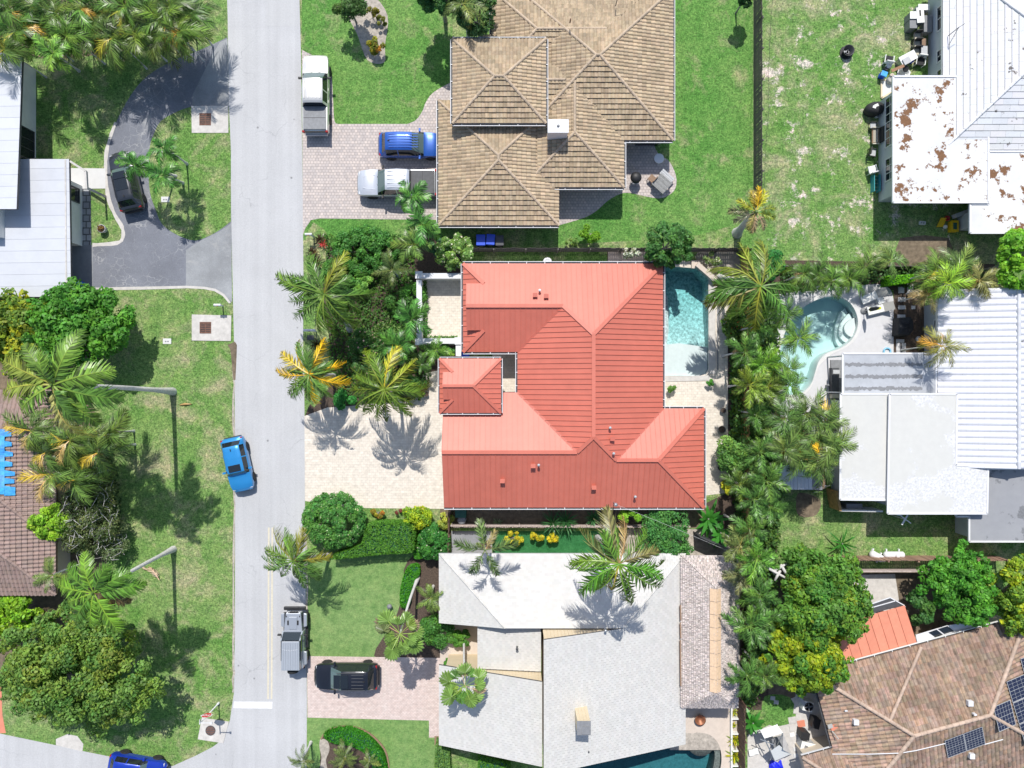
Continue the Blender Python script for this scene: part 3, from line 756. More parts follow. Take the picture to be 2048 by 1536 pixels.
def cap_bar(house, a, b, mat, w=0.26, h=0.05, name='ridge_cap'):
    m = MB(); a, b = Vector(a), Vector(b); up = Vector((0, 0, 0.02)); m.bar(a + up, b + up, w, h)
    m.build(name, mat, house)

def gutter(house, a, b, out, mat='white_paint', w=0.14, straps=True):
    a, b, out = Vector(a), Vector(b), Vector(out).normalized(); dn = Vector((0, 0, -0.07))
    m = MB(); m.bar(a + out * w + dn, b + out * w + dn, 0.04, 0.13)
    if straps:
        L = (b - a).length; k = max(1, int(L / 1.4))
        for i in range(k + 1):
            p = a.lerp(b, (i + .5) / (k + 1)); m.bar(p + dn * .3, p + out * w + dn * .3, 0.05, 0.02)
    g = m.build('gutter', M[mat], house)
    m = MB(); m.bar(a + out * w * .5 + dn * 1.5, b + out * w * .5 + dn * 1.5, w, 0.03); m.build('trough', M['dark_grey'], g)

def hip(x0, x1, y0, y1, ze, p, zy=None):
    """hip roof over a photo rectangle at eave height; returns faces (first edge is the eave) and ridge lines"""
    A = W(x0, y0, ze); B = W(x1, y1, ze); X0, Yn, X1, Ys = A.x, A.y, B.x, B.y
    w, d = X1 - X0, Yn - Ys
    V = lambda x, y, z: Vector((x, y, z))
    nw, ne, se, sw = V(X0, Yn, ze), V(X1, Yn, ze), V(X1, Ys, ze), V(X0, Ys, ze)
    h = min(w, d) / 2; zr = ze + p * h
    if w >= d: r0, r1 = V(X0 + h, Yn - h, zr), V(X1 - h, Yn - h, zr)
    else: r0, r1 = V(X0 + h, Yn - h, zr), V(X0 + h, Ys + h, zr)
    if w >= d:
        F = dict(N=[ne, nw, r0, r1], S=[sw, se, r1, r0], E=[se, ne, r1], W=[nw, sw, r0])
        Rg = [(r0, r1), (nw, r0), (sw, r0), (ne, r1), (se, r1)]
    else:
        F = dict(W=[nw, sw, r1, r0], E=[se, ne, r0, r1], N=[ne, nw, r0], S=[sw, se, r1])
        Rg = [(r0, r1), (nw, r0), (ne, r0), (sw, r1), (se, r1)]
    return F, Rg, (nw, ne, se, sw)

def hip_block(house, rect, ze, p, mat, ridgemat, course, tw, style='flat', faces='NESW', inset=0.5, wall='wall_white', gut='', walls=True, lip=0.045, var=0.14, ridge_r=0.13, ridges=None, fascia='white_paint', seam=0.0, base=None):
    F, Rg, C = hip(*rect, ze, p)
    for k in faces:
        tile_slope(house, F[k], M[mat], course, tw, style, lip, var, seam=seam, base=base)
    for i, (a, b) in enumerate(Rg):
        if ridges is None or i in ridges:
            if (b - a).length > 0.15: ridge_tiles(house, a + Vector((0, 0, .03)), b + Vector((0, 0, .03)), M[ridgemat], ridge_r)
    nw, ne, se, sw = C
    m = MB(); m.prism([(c.x, c.y) for c in C], ze - 0.20, ze - 0.06, bottom=True); m.build('fascia', M[fascia], house)
    if walls:
        i = inset
        m = MB(); m.prism([(nw.x + i, nw.y - i), (ne.x - i, ne.y - i), (se.x - i, se.y + i), (sw.x + i, sw.y + i)], 0, ze - 0.2); m.build('wall', M[wall], house)
    for k in gut:
        a, b, o = dict(N=(nw, ne, (0, 1, 0)), S=(sw, se, (0, -1, 0)), E=(ne, se, (1, 0, 0)), W=(nw, sw, (-1, 0, 0)))[k]
        gutter(house, a, b, o)
    return F, Rg, C

def window(house, c, axis, w, h, nx=2, ny=2, frame='white_paint', depth=0.08):
    """axis: outward normal ('+x','-x','+y','-y')"""
    c = Vector(c); s = 1 if axis[0] == '+' else -1; ax = axis[1]
    d = lambda a, b, t: (t, a, b) if ax == 'x' else (a, t, b)
    o = Vector((s, 0, 0)) if ax == 'x' else Vector((0, s, 0)); t = Vector((0, 1, 0)) if ax == 'x' else Vector((1, 0, 0))
    m = MB()
    for k in (-1, 1):
        m.box(c + t * k * (w / 2 + .03) + o * .02, d(.07, h + .13, depth)); m.box(c + Vector((0, 0, k * (h / 2 + .03))) + o * .02, d(w, .07, depth))
    for i in range(1, nx): m.box(c + t * (-w / 2 + i * w / nx) + o * .02, d(.045, h, .05))
    for j in range(1, ny): m.box(c + Vector((0, 0, -h / 2 + j * h / ny)) + o * .02, d(w, .045, .052))
    f = m.build('window', M[frame], house)
    for i in range(nx):
        for j in range(ny):
            q = MB(); q.box(c + t * (-w / 2 + (i + .5) * w / nx) + Vector((0, 0, -h / 2 + (j + .5) * h / ny)) + o * .008, d(w / nx - .03, h / ny - .03, .02)); q.build('pane', M['glass'], f)

def door(house, c, axis, w=0.95, h=2.05, mat='wood_brown'):
    c = Vector(c); s = 1 if axis[0] == '+' else -1; ax = axis[1]; o = Vector((s, 0, 0)) if ax == 'x' else Vector((0, s, 0))
    d = (0.06, w, h) if ax == 'x' else (w, 0.06, h)
    m = MB(); m.box(c + Vector((0, 0, h / 2)) + o * .02, d); f = m.build('door', M[mat], house)
    m = MB(); t = Vector((0, 1, 0)) if ax == 'x' else Vector((1, 0, 0)); m.box(c + t * (w * .38) + o * .07 + Vector((0, 0, 1)), (.05, .05, .12)); m.build('handle', M['steel'], f)

def roof_vent(house, p, kind='box', mat='red_trim', s=1.0, name='roof_vent'):
    p = Vector(p); m = MB()
    if kind == 'box':
        m.box(p + Vector((0, 0, .12)), (.22 * s, .22 * s, .30)); m.box(p + Vector((0, 0, .30 * s)), (.34 * s, .30 * s, .06))
    else:
        m.lathe([(.06, -.1), (.06, .34), (.10, .36), (.10, .42), (0, .44)], p, 10)
    m.build(name, M[mat], house)

# ================= red metal roofed house
ze = 2.5; pr = 0.40
red = thing('house', 'wide low house with the red standing seam metal roof in the middle', 'house', W(1160, 790, 0))
X = lambda x: W(x, 0, ze).x
Y = lambda y: W(0, y, ze).y
xA0, xA1, xB0, xC0, xD1 = X(1035), X(1326), X(926), X(888), X(1408)
yN, yB1, yC0, yS, yD0 = Y(527), Y(704), Y(785), Y(1015), Y(817)
hA, hB, hC, hD = (xA1 - xA0) / 2, (yN - yB1) / 2, (yC0 - yS) / 2, (yD0 - yS) / 2
xr = (xA0 + xA1) / 2; yAN, yAS = yN - hA, yS + hA; yrB, yrC, yrD = yN - hB, yS + hC, yS + hD
Zh = lambda d: ze + pr * d
P3 = lambda x, y, d: Vector((x, y, Zh(d)))
di, xg = 1.55, xB0 + 0.30            # dutch gable: height of the hip skirt, outer edge of the gablet
faces = {
 'n': [P3(xA1, yN, 0), P3(xB0 + di, yN, 0), P3(xB0 + di, yrB, hB), P3(xA0 + hB, yrB, hB), P3(xr, yAN, hA)],
 'n2': [P3(xB0 + di, yN, 0), P3(xB0, yN, 0), P3(xB0 + di, yN - di, di)],
 'n3': [P3(xB0 + di, yN - di, di), P3(xg, yN - di, di), P3(xg, yrB, hB), P3(xB0 + di, yrB, hB)],
 'bs': [P3(xB0 + di, yB1, 0), P3(xA0, yB1, 0), P3(xA0 + hB, yrB, hB), P3(xB0 + di, yrB, hB)],
 'bs2': [P3(xB0, yB1, 0), P3(xB0 + di, yB1, 0), P3(xB0 + di, yB1 + di, di)],
 'bs3': [P3(xg, yB1 + di, di), P3(xB0 + di, yB1 + di, di), P3(xB0 + di, yrB, hB), P3(xg, yrB, hB)],
 'bw': [P3(xB0, yN, 0), P3(xB0, yB1, 0), P3(xB0 + di, yB1 + di, di), P3(xB0 + di, yN - di, di)],
 'aw': [P3(xA0, yB1, 0), P3(xA0, yC0, 0), P3(xA0 + hC, yrC, hC), P3(xr, yAS, hA), P3(xr, yAN, hA), P3(xA0 + hB, yrB, hB)],
 'ae': [P3(xA1, yD0, 0), P3(xA1, yN, 0), P3(xr, yAN, hA), P3(xr, yAS, hA), P3(xA1 - hD, yrD, hD)],
 's': [P3(xC0, yS, 0), P3(xD1, yS, 0), P3(xD1 - hD, yrD, hD), P3(xA1 - hD, yrD, hD), P3(xr, yAS, hA), P3(xA0 + hC, yrC, hC), P3(xC0, yrC, hC)],
 'cn': [P3(xA0, yC0, 0), P3(xC0, yC0, 0), P3(xC0, yrC, hC), P3(xA0 + hC, yrC, hC)],
 'dn': [P3(xD1, yD0, 0), P3(xA1, yD0, 0), P3(xA1 - hD, yrD, hD), P3(xD1 - hD, yrD, hD)],
 'de': [P3(xD1, yS, 0), P3(xD1, yD0, 0), P3(xD1 - hD, yrD, hD)],
}
for k, f in faces.items(): metal_slope(red, f, M['red_metal'])
for a, b in (((xg, yrB, hB), (xA0 + hB, yrB, hB)), ((xA0 + hB, yrB, hB), (xr, yAN, hA)), ((xA1, yN, 0), (xr, yAN, hA)), ((xr, yAN, hA), (xr, yAS, hA)),
             ((xr, yAS, hA), (xA0 + hC, yrC, hC)), ((xr, yAS, hA), (xA1 - hD, yrD, hD)), ((xC0, yrC, hC), (xA0 + hC, yrC, hC)), ((xA1 - hD, yrD, hD), (xD1 - hD, yrD, hD)),
             ((xD1, yS, 0), (xD1 - hD, yrD, hD)), ((xD1, yD0, 0), (xD1 - hD, yrD, hD)), ((xB0, yN, 0), (xB0 + di, yN - di, di)), ((xB0, yB1, 0), (xB0 + di, yB1 + di, di))):
    cap_bar(red, P3(*a) + Vector((0, 0, .02)), P3(*b) + Vector((0, 0, .02)), M['red_metal'])
for a, b in (((xA0 + hB, yrB, hB), (xA0, yB1, 0)), ((xA0, yC0, 0), (xA0 + hC, yrC, hC)), ((xA1, yD0, 0), (xA1 - hD, yrD, hD))):
    cap_bar(red, P3(*a), P3(*b), M['red_trim'], .16, .02, 'valley')
m = MB(); m.poly([P3(xB0 + di, yN - di, di), P3(xB0 + di, yB1 + di, di), P3(xB0 + di, yrB, hB)]); m.build('gablet', M['wall_white'], red)
out_poly = [(xB0, yN), (xA1, yN), (xA1, yD0), (xD1, yD0), (xD1, yS), (xC0, yS), (xC0, yC0), (xA0, yC0), (xA0, yB1), (xB0, yB1)]
m = MB(); m.prism(out_poly, ze - .2, ze - .03, bottom=True); m.build('fascia', M['white_paint'], red)
i_ = .5
wl = [(xB0 + i_, yN - i_), (xA1 - i_, yN - i_), (xA1 - i_, yD0 - i_), (xD1 - i_, yD0 - i_), (xD1 - i_, yS + i_), (xC0 + i_, yS + i_), (xC0 + i_, yC0 - i_), (xA0 + i_, yC0 - i_), (xA0 + i_, yB1 + i_), (xB0 + i_, yB1 + i_)]
m = MB(); m.prism(wl, 0, ze - .2); m.build('wall', M['wall_white'], red)
m = MB(); m.poly([P3(xC0 + .12, yS, 0), P3(xC0 + .12, yrC, hC), P3(xC0 + .12, yC0, 0)]); m.build('gable_wall', M['wall_white'], red)
for a, b, o in (((xB0, yN), (xA1, yN), (0, 1, 0)), ((xA1, yN), (xA1, yD0), (1, 0, 0)), ((xA1, yD0), (xD1, yD0), (0, 1, 0)), ((xD1, yD0), (xD1, yS), (1, 0, 0)), ((xC0, yS), (xD1, yS), (0, -1, 0)), ((xB0, yB1), (xA0, yB1), (0, -1, 0)), ((xA0, yB1), (xA0, yC0), (-1, 0, 0)), ((xB0, yN), (xB0, yB1), (-1, 0, 0))):
    gutter(red, (*a, ze), (*b, ze), o)
def on_slope(key, px, py, lift=0.0):
    p0, u, v, n = face_frame(faces[key]); c = Vector((0, 0, H)); d = W(px, py, 0) - c
    t = (p0 - c).dot(n) / d.dot(n); return c + d * t + Vector((0, 0, lift))
for key, x, y, kd, mt in (('n', 1070, 591, 'box', 'red_trim'), ('n', 1092, 593, 'box', 'red_trim'), ('n', 1079, 582, 'pipe', 'white_paint'), ('ae', 1219, 855, 'pipe', 'light_grey'), ('ae', 1224, 877, 'box', 'red_trim'),
                          ('ae', 1226, 906, 'pipe', 'light_grey'), ('s', 1066, 931, 'box', 'red_metal'), ('s', 1077, 929, 'pipe', 'light_grey'), ('s', 1005, 961, 'box', 'red_metal'), ('s', 1187, 974, 'box', 'red_metal'), ('s', 1269, 992, 'pipe', 'light_grey')):
    roof_vent(red, on_slope(key, x, y), kd, mt)
# service mast
q = on_slope('s', 1227, 1004); m = MB(); m.tube([q, q + Vector((0, 0, 1.1))], .03, 6); m.lathe([(.05, 1.0), (.14, 1.02), (.14, 1.2), (.04, 1.25)], q, 10); m.build('service_mast', M['steel'], red)
# raised entry tower, its own small hip roof with a gablet
zt = 3.45; pt_ = 0.40
xt0, xt1 = W(879, 0, zt).x, W(1002, 0, zt).x; yt0, yt1 = W(0, 717, zt).y, W(0, 826, zt).y; ht = (yt0 - yt1) / 2; yrt = (yt0 + yt1) / 2
T = lambda x, y, d: Vector((x, y, zt + pt_ * d)); dt, xgt = .98, xt0 + .30
for f in ([T(xt1, yt0, 0), T(xt0 + dt, yt0, 0), T(xt0 + dt, yrt, ht), T(xt1 - ht, yrt, ht)], [T(xt0 + dt, yt0, 0), T(xt0, yt0, 0), T(xt0 + dt, yt0 - dt, dt)], [T(xt0 + dt, yt0 - dt, dt), T(xgt, yt0 - dt, dt), T(xgt, yrt, ht), T(xt0 + dt, yrt, ht)],
          [T(xt0 + dt, yt1, 0), T(xt1, yt1, 0), T(xt1 - ht, yrt, ht), T(xt0 + dt, yrt, ht)], [T(xt0, yt1, 0), T(xt0 + dt, yt1, 0), T(xt0 + dt, yt1 + dt, dt)], [T(xgt, yt1 + dt, dt), T(xt0 + dt, yt1 + dt, dt), T(xt0 + dt, yrt, ht), T(xgt, yrt, ht)],
          [T(xt1, yt1, 0), T(xt1, yt0, 0), T(xt1 - ht, yrt, ht)],
          [T(xt0, yt0, 0), T(xt0, yt1, 0), T(xt0 + dt, yt1 + dt, dt), T(xt0 + dt, yt0 - dt, dt)]):
    metal_slope(red, f, M['red_metal'])
for a, b in (((xgt, yrt, ht), (xt1 - ht, yrt, ht)), ((xt1, yt0, 0), (xt1 - ht, yrt, ht)), ((xt1, yt1, 0), (xt1 - ht, yrt, ht)), ((xt0, yt0, 0), (xt0 + dt, yt0 - dt, dt)), ((xt0, yt1, 0), (xt0 + dt, yt1 + dt, dt))):
    cap_bar(red, T(*a) + Vector((0, 0, .02)), T(*b) + Vector((0, 0, .02)), M['red_metal'], .2)
m = MB(); m.prism([(xt0, yt0), (xt1, yt0), (xt1, yt1), (xt0, yt1)], zt - .2, zt - .03, bottom=True); m.build('fascia', M['white_paint'], red)
m = MB(); m.prism([(xt0 + .5, yt0 - .5), (xt1 - .5, yt0 - .5), (xt1 - .5, yt1 + .5), (xt0 + .5, yt1 + .5)], 0, zt - .2); m.build('wall', M['wall_white'], red)
m = MB(); m.poly([T(xt0 + dt, yt0 - dt, dt), T(xt0 + dt, yt1 + dt, dt), T(xt0 + dt, yrt, ht)]); m.build('gablet', M['wall_white'], red)
for a, b, o in (((xt0, yt0), (xt1, yt0), (0, 1, 0)), ((xt1, yt0), (xt1, yt1), (1, 0, 0)), ((xt0, yt1), (xt1, yt1), (0, -1, 0)), ((xt0, yt0), (xt0, yt1), (-1, 0, 0))):
    gutter(red, (*a, zt), (*b, zt), o, w=.1)
m = MB(); m.box((xg + .1, Y(642), ze - .35), (.4, .55, .1)); m.build('eave_box', M['wall_cream'], red)
door(red, (xA1 - i_ + .01, Y(640), 0), '+x', 2.4, 2.05, 'glass'); window(red, (xA1 - i_ + .01, Y(580), 1.3), '+x', 1.4, 1.1, 2, 1)
for px_ in (980, 1080, 1200, 1330): window(red, (X(px_), yS + i_ - .01, 1.4), '-y', 1.3, 1.0, 2, 1)

# ================= tan tile house
tan = thing('house', 'large tan tile roofed house with several hipped wings above the paver drive', 'house', W(1120, 200, 0))
kw = dict(mat='tan_tile', ridgemat='tan_ridge', course=0.36, tw=0.26, style='wave', wall='wall_tan', var=.2, ridge_r=.12, lip=.07, seam=.03, base=M['rust'])
hip_block(tan, (1036, 1346, -22, 281), 2.35, .28, gut='ES', **kw)
hip_block(tan, (983, 1300, -20, 160), 2.355, .28, faces='NWS', ridges=(0, 1, 2), gut='W', **kw)
hip_block(tan, (1046, 1248, 60, 375), 2.34, .28, faces='ESW', ridges=(0, 3, 4), gut='ES', **kw)
hip_block(tan, (960, 1230, 70, 273), 2.345, .28, faces='NS', ridges=(0,), walls=False, **kw)
hip_block(tan, (877, 1118, 201, 451), 2.2, .28, gut='WS', **kw)
hip_block(tan, (905, 1092, 78, 247), 3.6, .28, gut='NESW', **kw)
q = W(1115, 260, 3.7); m = MB(); m.box(q, (1.4, .86, 1.5)); m.box(q + Vector((0, 0, .77)), (1.48, .94, .06)); ch = m.build('chimney', M['white_paint'], tan)
m = MB(); m.lathe([(.10, .80), (.10, .84), (0, .86)], q, 10); m.build('flue', M['mid_grey'], ch)
window(tan, (W(1250, 0, 2.45).x - .49, W(0, 330, 2.4).y, 1.3), '+x', 1.5, 1.1); door(tan, (W(1292, 0, 0).x, W(0, 281, 2.45).y + .49, 0), '-y', 1.7, 2.05, 'glass')
m = MB(); q = W(1140, 45, 3.9); m.tube([q, q + Vector((0, 0, .5))], .05, 8); m.build('vent_pipe', M['rust'], tan)
m = MB(); q = W(1231, 12, 3.2); m.tube([q, q + Vector((0, 0, .9))], .03, 6); m.tube([q + Vector((0, 0, .8)), q + Vector((.5, .2, .9))], .02, 5); m.build('aerial', M['dark_grey'], tan)

# ================= pale shingle house
sh = thing('house', 'pale grey shingle roofed house with stepped sloping wings below the red house', 'house', W(1120, 1310, 0))
XW, XE, YN_, YR = W(878, 0, 2.5).x, W(1371, 0, 2.5).x, W(0, 1107, 2.5).y, -17.3
ps = .39; dR = YN_ - YR
S3 = lambda x, y, z: Vector((x, y, z))
kt = dict(course=0.20, tw=0.34, style='flat', lip=.018, var=.05, hue=.012)
zR = 2.5 + ps * dR; XH = 2.16; zH = 2.5 + ps * (XE - XH); YS4 = -26.45
tile_slope(sh, [S3(XE, YN_, 2.5), S3(XW, YN_, 2.5), S3(XW + dR, YR, zR), S3(XE - dR, YR, zR)], M['white_shingle'], **kt)
tile_slope(sh, [S3(XW, YN_, 2.5), S3(XW, YR - .25, 2.5), S3(XW + dR, YR, zR)], M['white_shingle'], **kt)
tile_slope(sh, [S3(XE, YS4, 2.5), S3(XE, YN_, 2.5), S3(XE - dR, YR, zR), S3(XH, YR, zH), S3(XH, YS4, zH)], M['white_shingle'], **kt)
Y3n, Y3s, X3 = W(0, 1330, 2.5).y, W(0, 1490, 2.5).y, 2.08
z3 = 2.5 + .40 * (X3 - XW)
tile_slope(sh, [S3(XW, Y3n, 2.5), S3(XW, Y3s, 2.5), S3(X3, Y3s, z3), S3(X3, Y3n, z3)], M['white_shingle'], **kt)
X2 = W(955, 0, 3.15).x
tile_slope(sh, [S3(X2, YR - .25, 3.15), S3(X2, Y3n, 3.15), S3(X3, Y3n, 3.7), S3(X3, YR - .25, 3.7)], M['white_shingle'], **kt)
ridge_tiles(sh, S3(XW, YN_, 2.52), S3(XW + dR, YR, zR + .02), M['white_shingle'], .06, .3)
ridge_tiles(sh, S3(XE, YN_, 2.52), S3(XE - dR, YR, zR + .02), M['white_shingle'], .05, .3)
def siding(name, a, b, zb0, zb1, zt0, zt1, n=34, mat='wall_cream'):
    """vertical board wall between two ground points; bottoms and tops slope; one object per board"""
    a, b = Vector(a), Vector(b); m0 = MB(); m0.poly([(*a[:2], zb0), (*b[:2], zb1), (*b[:2], zt1), (*a[:2], zt0)]); w = m0.build(name, M[mat], sh)
    t = (b - a).normalized(); o = Vector((-t.y, t.x, 0)); o = o if o.y > 0 else -o
    for i in range(n):
        f = (i + .5) / n; p = a.lerp(b, f); z0, z1 = zb0 + (zb1 - zb0) * f, zt0 + (zt1 - zt0) * f
        if z1 - z0 < .06: continue
        mm = MB(); mm.box((p.x + o.x * .015, p.y + o.y * .015, (z0 + z1) / 2 - .03), ((b - a).length / n - .03, .03, z1 - z0 - .06), tint=(1, 1, 1)); mm.build('board', M[mat], w)
siding('gable_wall', (XE - dR - .2, YR - .12), (XH + .02, YR - .12), zR - .05, zR - .05, zR, zH, 22)
siding('gable_wall', (X2, Y3n - .10), (X3, Y3n - .10), 3.1, 3.65, 3.3, z3, 20)
def slab_edge(pts, th=.16):
    m = MB(); pts = [Vector(p) for p in pts]; n = len(pts); dn = Vector((0, 0, -th))
    for i in range(n):
        a, b = pts[i] + Vector((0, 0, -.03)), pts[(i + 1) % n] + Vector((0, 0, -.03)); m.poly([a, b, b + dn, a + dn])
    m.poly([p + dn for p in pts][::-1]); return m
slab_edge([S3(XW, Y3n, 2.5), S3(XW, Y3s, 2.5), S3(X3, Y3s, z3), S3(X3, Y3n, z3)]).build('fascia', M['dark_grey'], sh)
slab_edge([S3(XE, YS4, 2.5), S3(XE, YR, 2.5), S3(XH, YR, zH), S3(XH, YS4, zH)]).build('fascia', M['dark_grey'], sh)
slab_edge([S3(X2, YR - .25, 3.15), S3(X2, Y3n, 3.15), S3(X3, Y3n, 3.7), S3(X3, YR - .25, 3.7)]).build('fascia', M['dark_grey'], sh)
slab_edge([S3(XE, YN_, 2.5), S3(XW, YN_, 2.5), S3(XW + dR, YR, zR), S3(XE - dR, YR, zR)]).build('fascia', M['light_grey'], sh)
def wall_quad(x0, x1, y0, y1, zf): 
    m = MB(); m.prism([(x0, y0), (x1, y0), (x1, y1), (x0, y1)], 0, [zf(x, y) for x, y in ((x0, y1), (x1, y1), (x1, y0), (x0, y0))][::1]); return m
m = MB(); m.prism([(XW + .6, YR), (XE - .6, YR), (XE - .6, YN_ - .6), (XW + .6, YN_ - .6)], 0, 2.4); m.build('wall', M['wall_cream'], sh)
m = MB(); m.prism([(XH + .1, YS4 + .4), (XE - .5, YS4 + .4), (XE - .5, YR - .15), (XH + .1, YR - .15)], 0, [zH - .3, 2.3, 2.3, zH - .3]); m.build('wall', M['wall_cream'], sh)
m = MB(); m.prism([(XW + .5, Y3s + .3), (X3 - .05, Y3s + .3), (X3 - .05, Y3n - .15), (XW + .5, Y3n - .15)], 0, [2.3, z3 - .3, z3 - .3, 2.3]); m.build('wall', M['wall_cream'], sh)
m = MB(); m.prism([(X2 + .3, Y3n), (X3, Y3n), (X3, YR), (X2 + .3, YR)], 0, [2.9, 3.4, 3.4, 2.9]); m.build('wall', M['wall_cream'], sh)
# chimney of pale boards with a grey cap
zc0 = 2.5 + ps * (XE - 4.6)
q = Vector((4.75, -22.75, 0)); m = MB(); m.box((q.x, q.y, 6.3), (.86, .86, 2.7)); ch = m.build('chimney', M['wall_cream'], sh)
for k in range(4):
    m = MB(); m.box((q.x - .33 + k * .22, q.y + .435, 6.3), (.2, .02, 2.66)); m.build('board', M['wall_cream'], ch)
m = MB(); m.box((q.x, q.y, 7.68), (.92, .92, .07)); m.box((q.x + .12, q.y - .12, 7.75), (.5, .5, .1)); m.build('cap', M['mid_grey'], ch)
for x_, y_ in ((1210, 1258), (1034, 1294), (1175, 1498), (1113, 1518)):
    zz = 5.0 if x_ > 1090 else 3.6
    roof_vent(sh, W(x_, y_, zz), 'pipe', 'steel' if y_ < 1262 else 'dark_grey')

# ================= thatched hut beside it
hut = thing('thatched_hut', 'long thatched palm hut with a tan ridge cap between the shingle house and fence', 'hut', W(1418, 1260, 0))
zh = 2.85; hx0, hx1, hy0, hy1 = W(1362, 0, zh).x, W(1475, 0, zh).x, W(0, 1112, zh).y, W(0, 1414, zh).y
zrh = 4.5; xrh = W(1432, 0, zrh).x; yr0, yr1 = W(0, 1178, zrh).y, W(0, 1386, zrh).y
a_, b_, c_, d_ = S3(hx0, hy0, zh), S3(hx1, hy0, zh), S3(hx1, hy1, zh), S3(hx0, hy1, zh); r0_, r1_ = S3(xrh, yr0, zrh), S3(xrh, yr1, zrh)
for f in ([a_, d_, r1_, r0_], [c_, b_, r0_, r1_], [b_, a_, r0_], [d_, c_, r1_]):
    tile_slope(hut, f, M['thatch'], .17, .055, 'flat', .085, .36, 'thatch_slope', hue=.04)
slab_edge([a_, d_, c_, b_], .22).build('eave_fringe', M['thatch'], hut)
pr_ = MB(); 
for k in range(8):
    f0, f1 = k / 8, (k + 1) / 8 - .004; A, B = r0_.lerp(r1_, f0), r0_.lerp(r1_, f1)
    m = MB()
    for sgn in (-1, 1):
        e = Vector((sgn * .40, 0, -.26)); up = Vector((0, 0, .1))
        m.poly([A + up, B + up, B + up + e, A + up + e] if sgn < 0 else [B + up, A + up, A + up + e, B + up + e])
    m.build('ridge_cap', M['thatch_cap'], hut)
for x_ in (hx0 + .5, hx1 - .5):
    for k in range(4):
        y_ = hy0 - .6 + (hy1 - hy0 + 1.2) * k / 3; m = MB(); m.tube([(x_, y_, 0), (x_, y_, zh + .1)], .09, 8); m.build('post', M['wood_brown'], hut)
for k, (y0, y1) in enumerate(((1210, 1240), (1246, 1276), (1280, 1372))):
    m = MB(); m.bar(W(1360.5, y0, 3.0), W(1361.5, y1, 3.0), .1, .06); m.build('rafter', M['wood_brown'], hut)

# ================= white house, upper corner
wh = thing('house', 'white roofed house with a rust stained flat roof section beside the patchy lawn', 'house', W(1900, 250, 0))
F, Rg, C = hip(1885, 2166, -86, 300, 2.75, .27)
for k in 'WSNE': tile_slope(wh, F[k], M['white_course'], .44, 1.1, 'flat', .03, .035, seam=.022, base=M['mid_grey'])
for a, b in Rg: ridge_tiles(wh, a + Vector((0, 0, .03)), b + Vector((0, 0, .03)), M['white_course'], .10, .5)
nw, ne, se, sw = C
m = MB(); m.prism([(c.x, c.y) for c in C], 2.55, 2.69, bottom=True); m.build('fascia', M['white_paint'], wh)
wx = W(1856, 0, 0).x
m = MB(); m.prism([(wx, W(0, 160, 0).y), (wx + 11, W(0, 160, 0).y), (wx + 11, W(0, -80, 0).y), (wx, W(0, -80, 0).y)], 0, 2.5); m.build('wall', M['wall_grey'], wh)
def flat_roof(house, pts, z, mat, th=.22, par=.06, edge='white_paint', name='flat_roof'):
    P = px2(pts, z); m = MB(); m.prism(P, z - th, z - .01, bottom=True); m.build('fascia', M[edge], house)
    cx_, cy_ = np.mean([p[0] for p in P]), np.mean([p[1] for p in P])
    m = MB(); m.poly([(*p, z) for p in (P if sum(P[i][0] * P[(i + 1) % len(P)][1] - P[(i + 1) % len(P)][0] * P[i][1] for i in range(len(P))) > 0 else P[::-1])]); r_ = m.build(name, M[mat], house)
    m = MB()
    for i in range(len(P)):
        a, b = Vector((*P[i], z + par / 2)), Vector((*P[(i + 1) % len(P)], z + par / 2)); m.bar(a, b, .13, par)
    m.build('edge_trim', M[edge], r_)
    return r_
flat_roof(wh, [(1786, 153), (1976, 153), (1976, 405), (1786, 405)], 2.95, 'white_flat')
flat_roof(wh, [(1977, 303), (2300, 303), (2300, 466), (1940, 466), (1940, 408), (1977, 408)], 2.85, 'white_flat')
wx2 = W(1757, 0, 0).x; y0_, y1_ = W(0, 205, 0).y, W(0, 407, 0).y + .1
m = MB(); m.prism([(wx2, y0_), (wx2 + 7.5, y0_), (wx2 + 7.5, y1_), (wx2, y1_)], 0, 2.72); m.build('wall', M['wall_grey'], wh)
m = MB(); m.prism(px2([(1915, 433), (2200, 433), (2200, 462), (1915, 462)]), 0, 2.6); m.build('wall', M['wall_grey'], wh)
window(wh, (wx2 - .01, W(0, 243, 1.6).y, 1.75), '-x', 3.6, 1.25, 6, 2); window(wh, (wx2 - .01, W(0, 338, 1.6).y, 1.75), '-x', 1.6, 1.25, 3, 2)
for yy, w_ in ((33, 1.7), (108, .8), (148, .8)): window(wh, (wx - .01, W(0, yy, 1.8).y, 1.75), '-x', w_, .95, 2, 2)
roof_vent(wh, W(2011, 112, 3.4), 'pipe', 'mid_grey')
q = W(1896, 72, 2.9); m = MB(); m.tube([q, q + Vector((0, 0, 1.3))], .03, 6); m.tube([q + Vector((0, -.7, 0.1)), q + Vector((0, 0, 1.25)), q + Vector((.4, .25, 1.3))], .02, 5); m.build('service_mast', M['dark_grey'], wh)
flat_roof(wh, [(1763, 160), (1790, 160), (1790, 181), (1763, 196)], .10, 'concrete_white', .1, .02, 'wall_cream', 'step_slab')

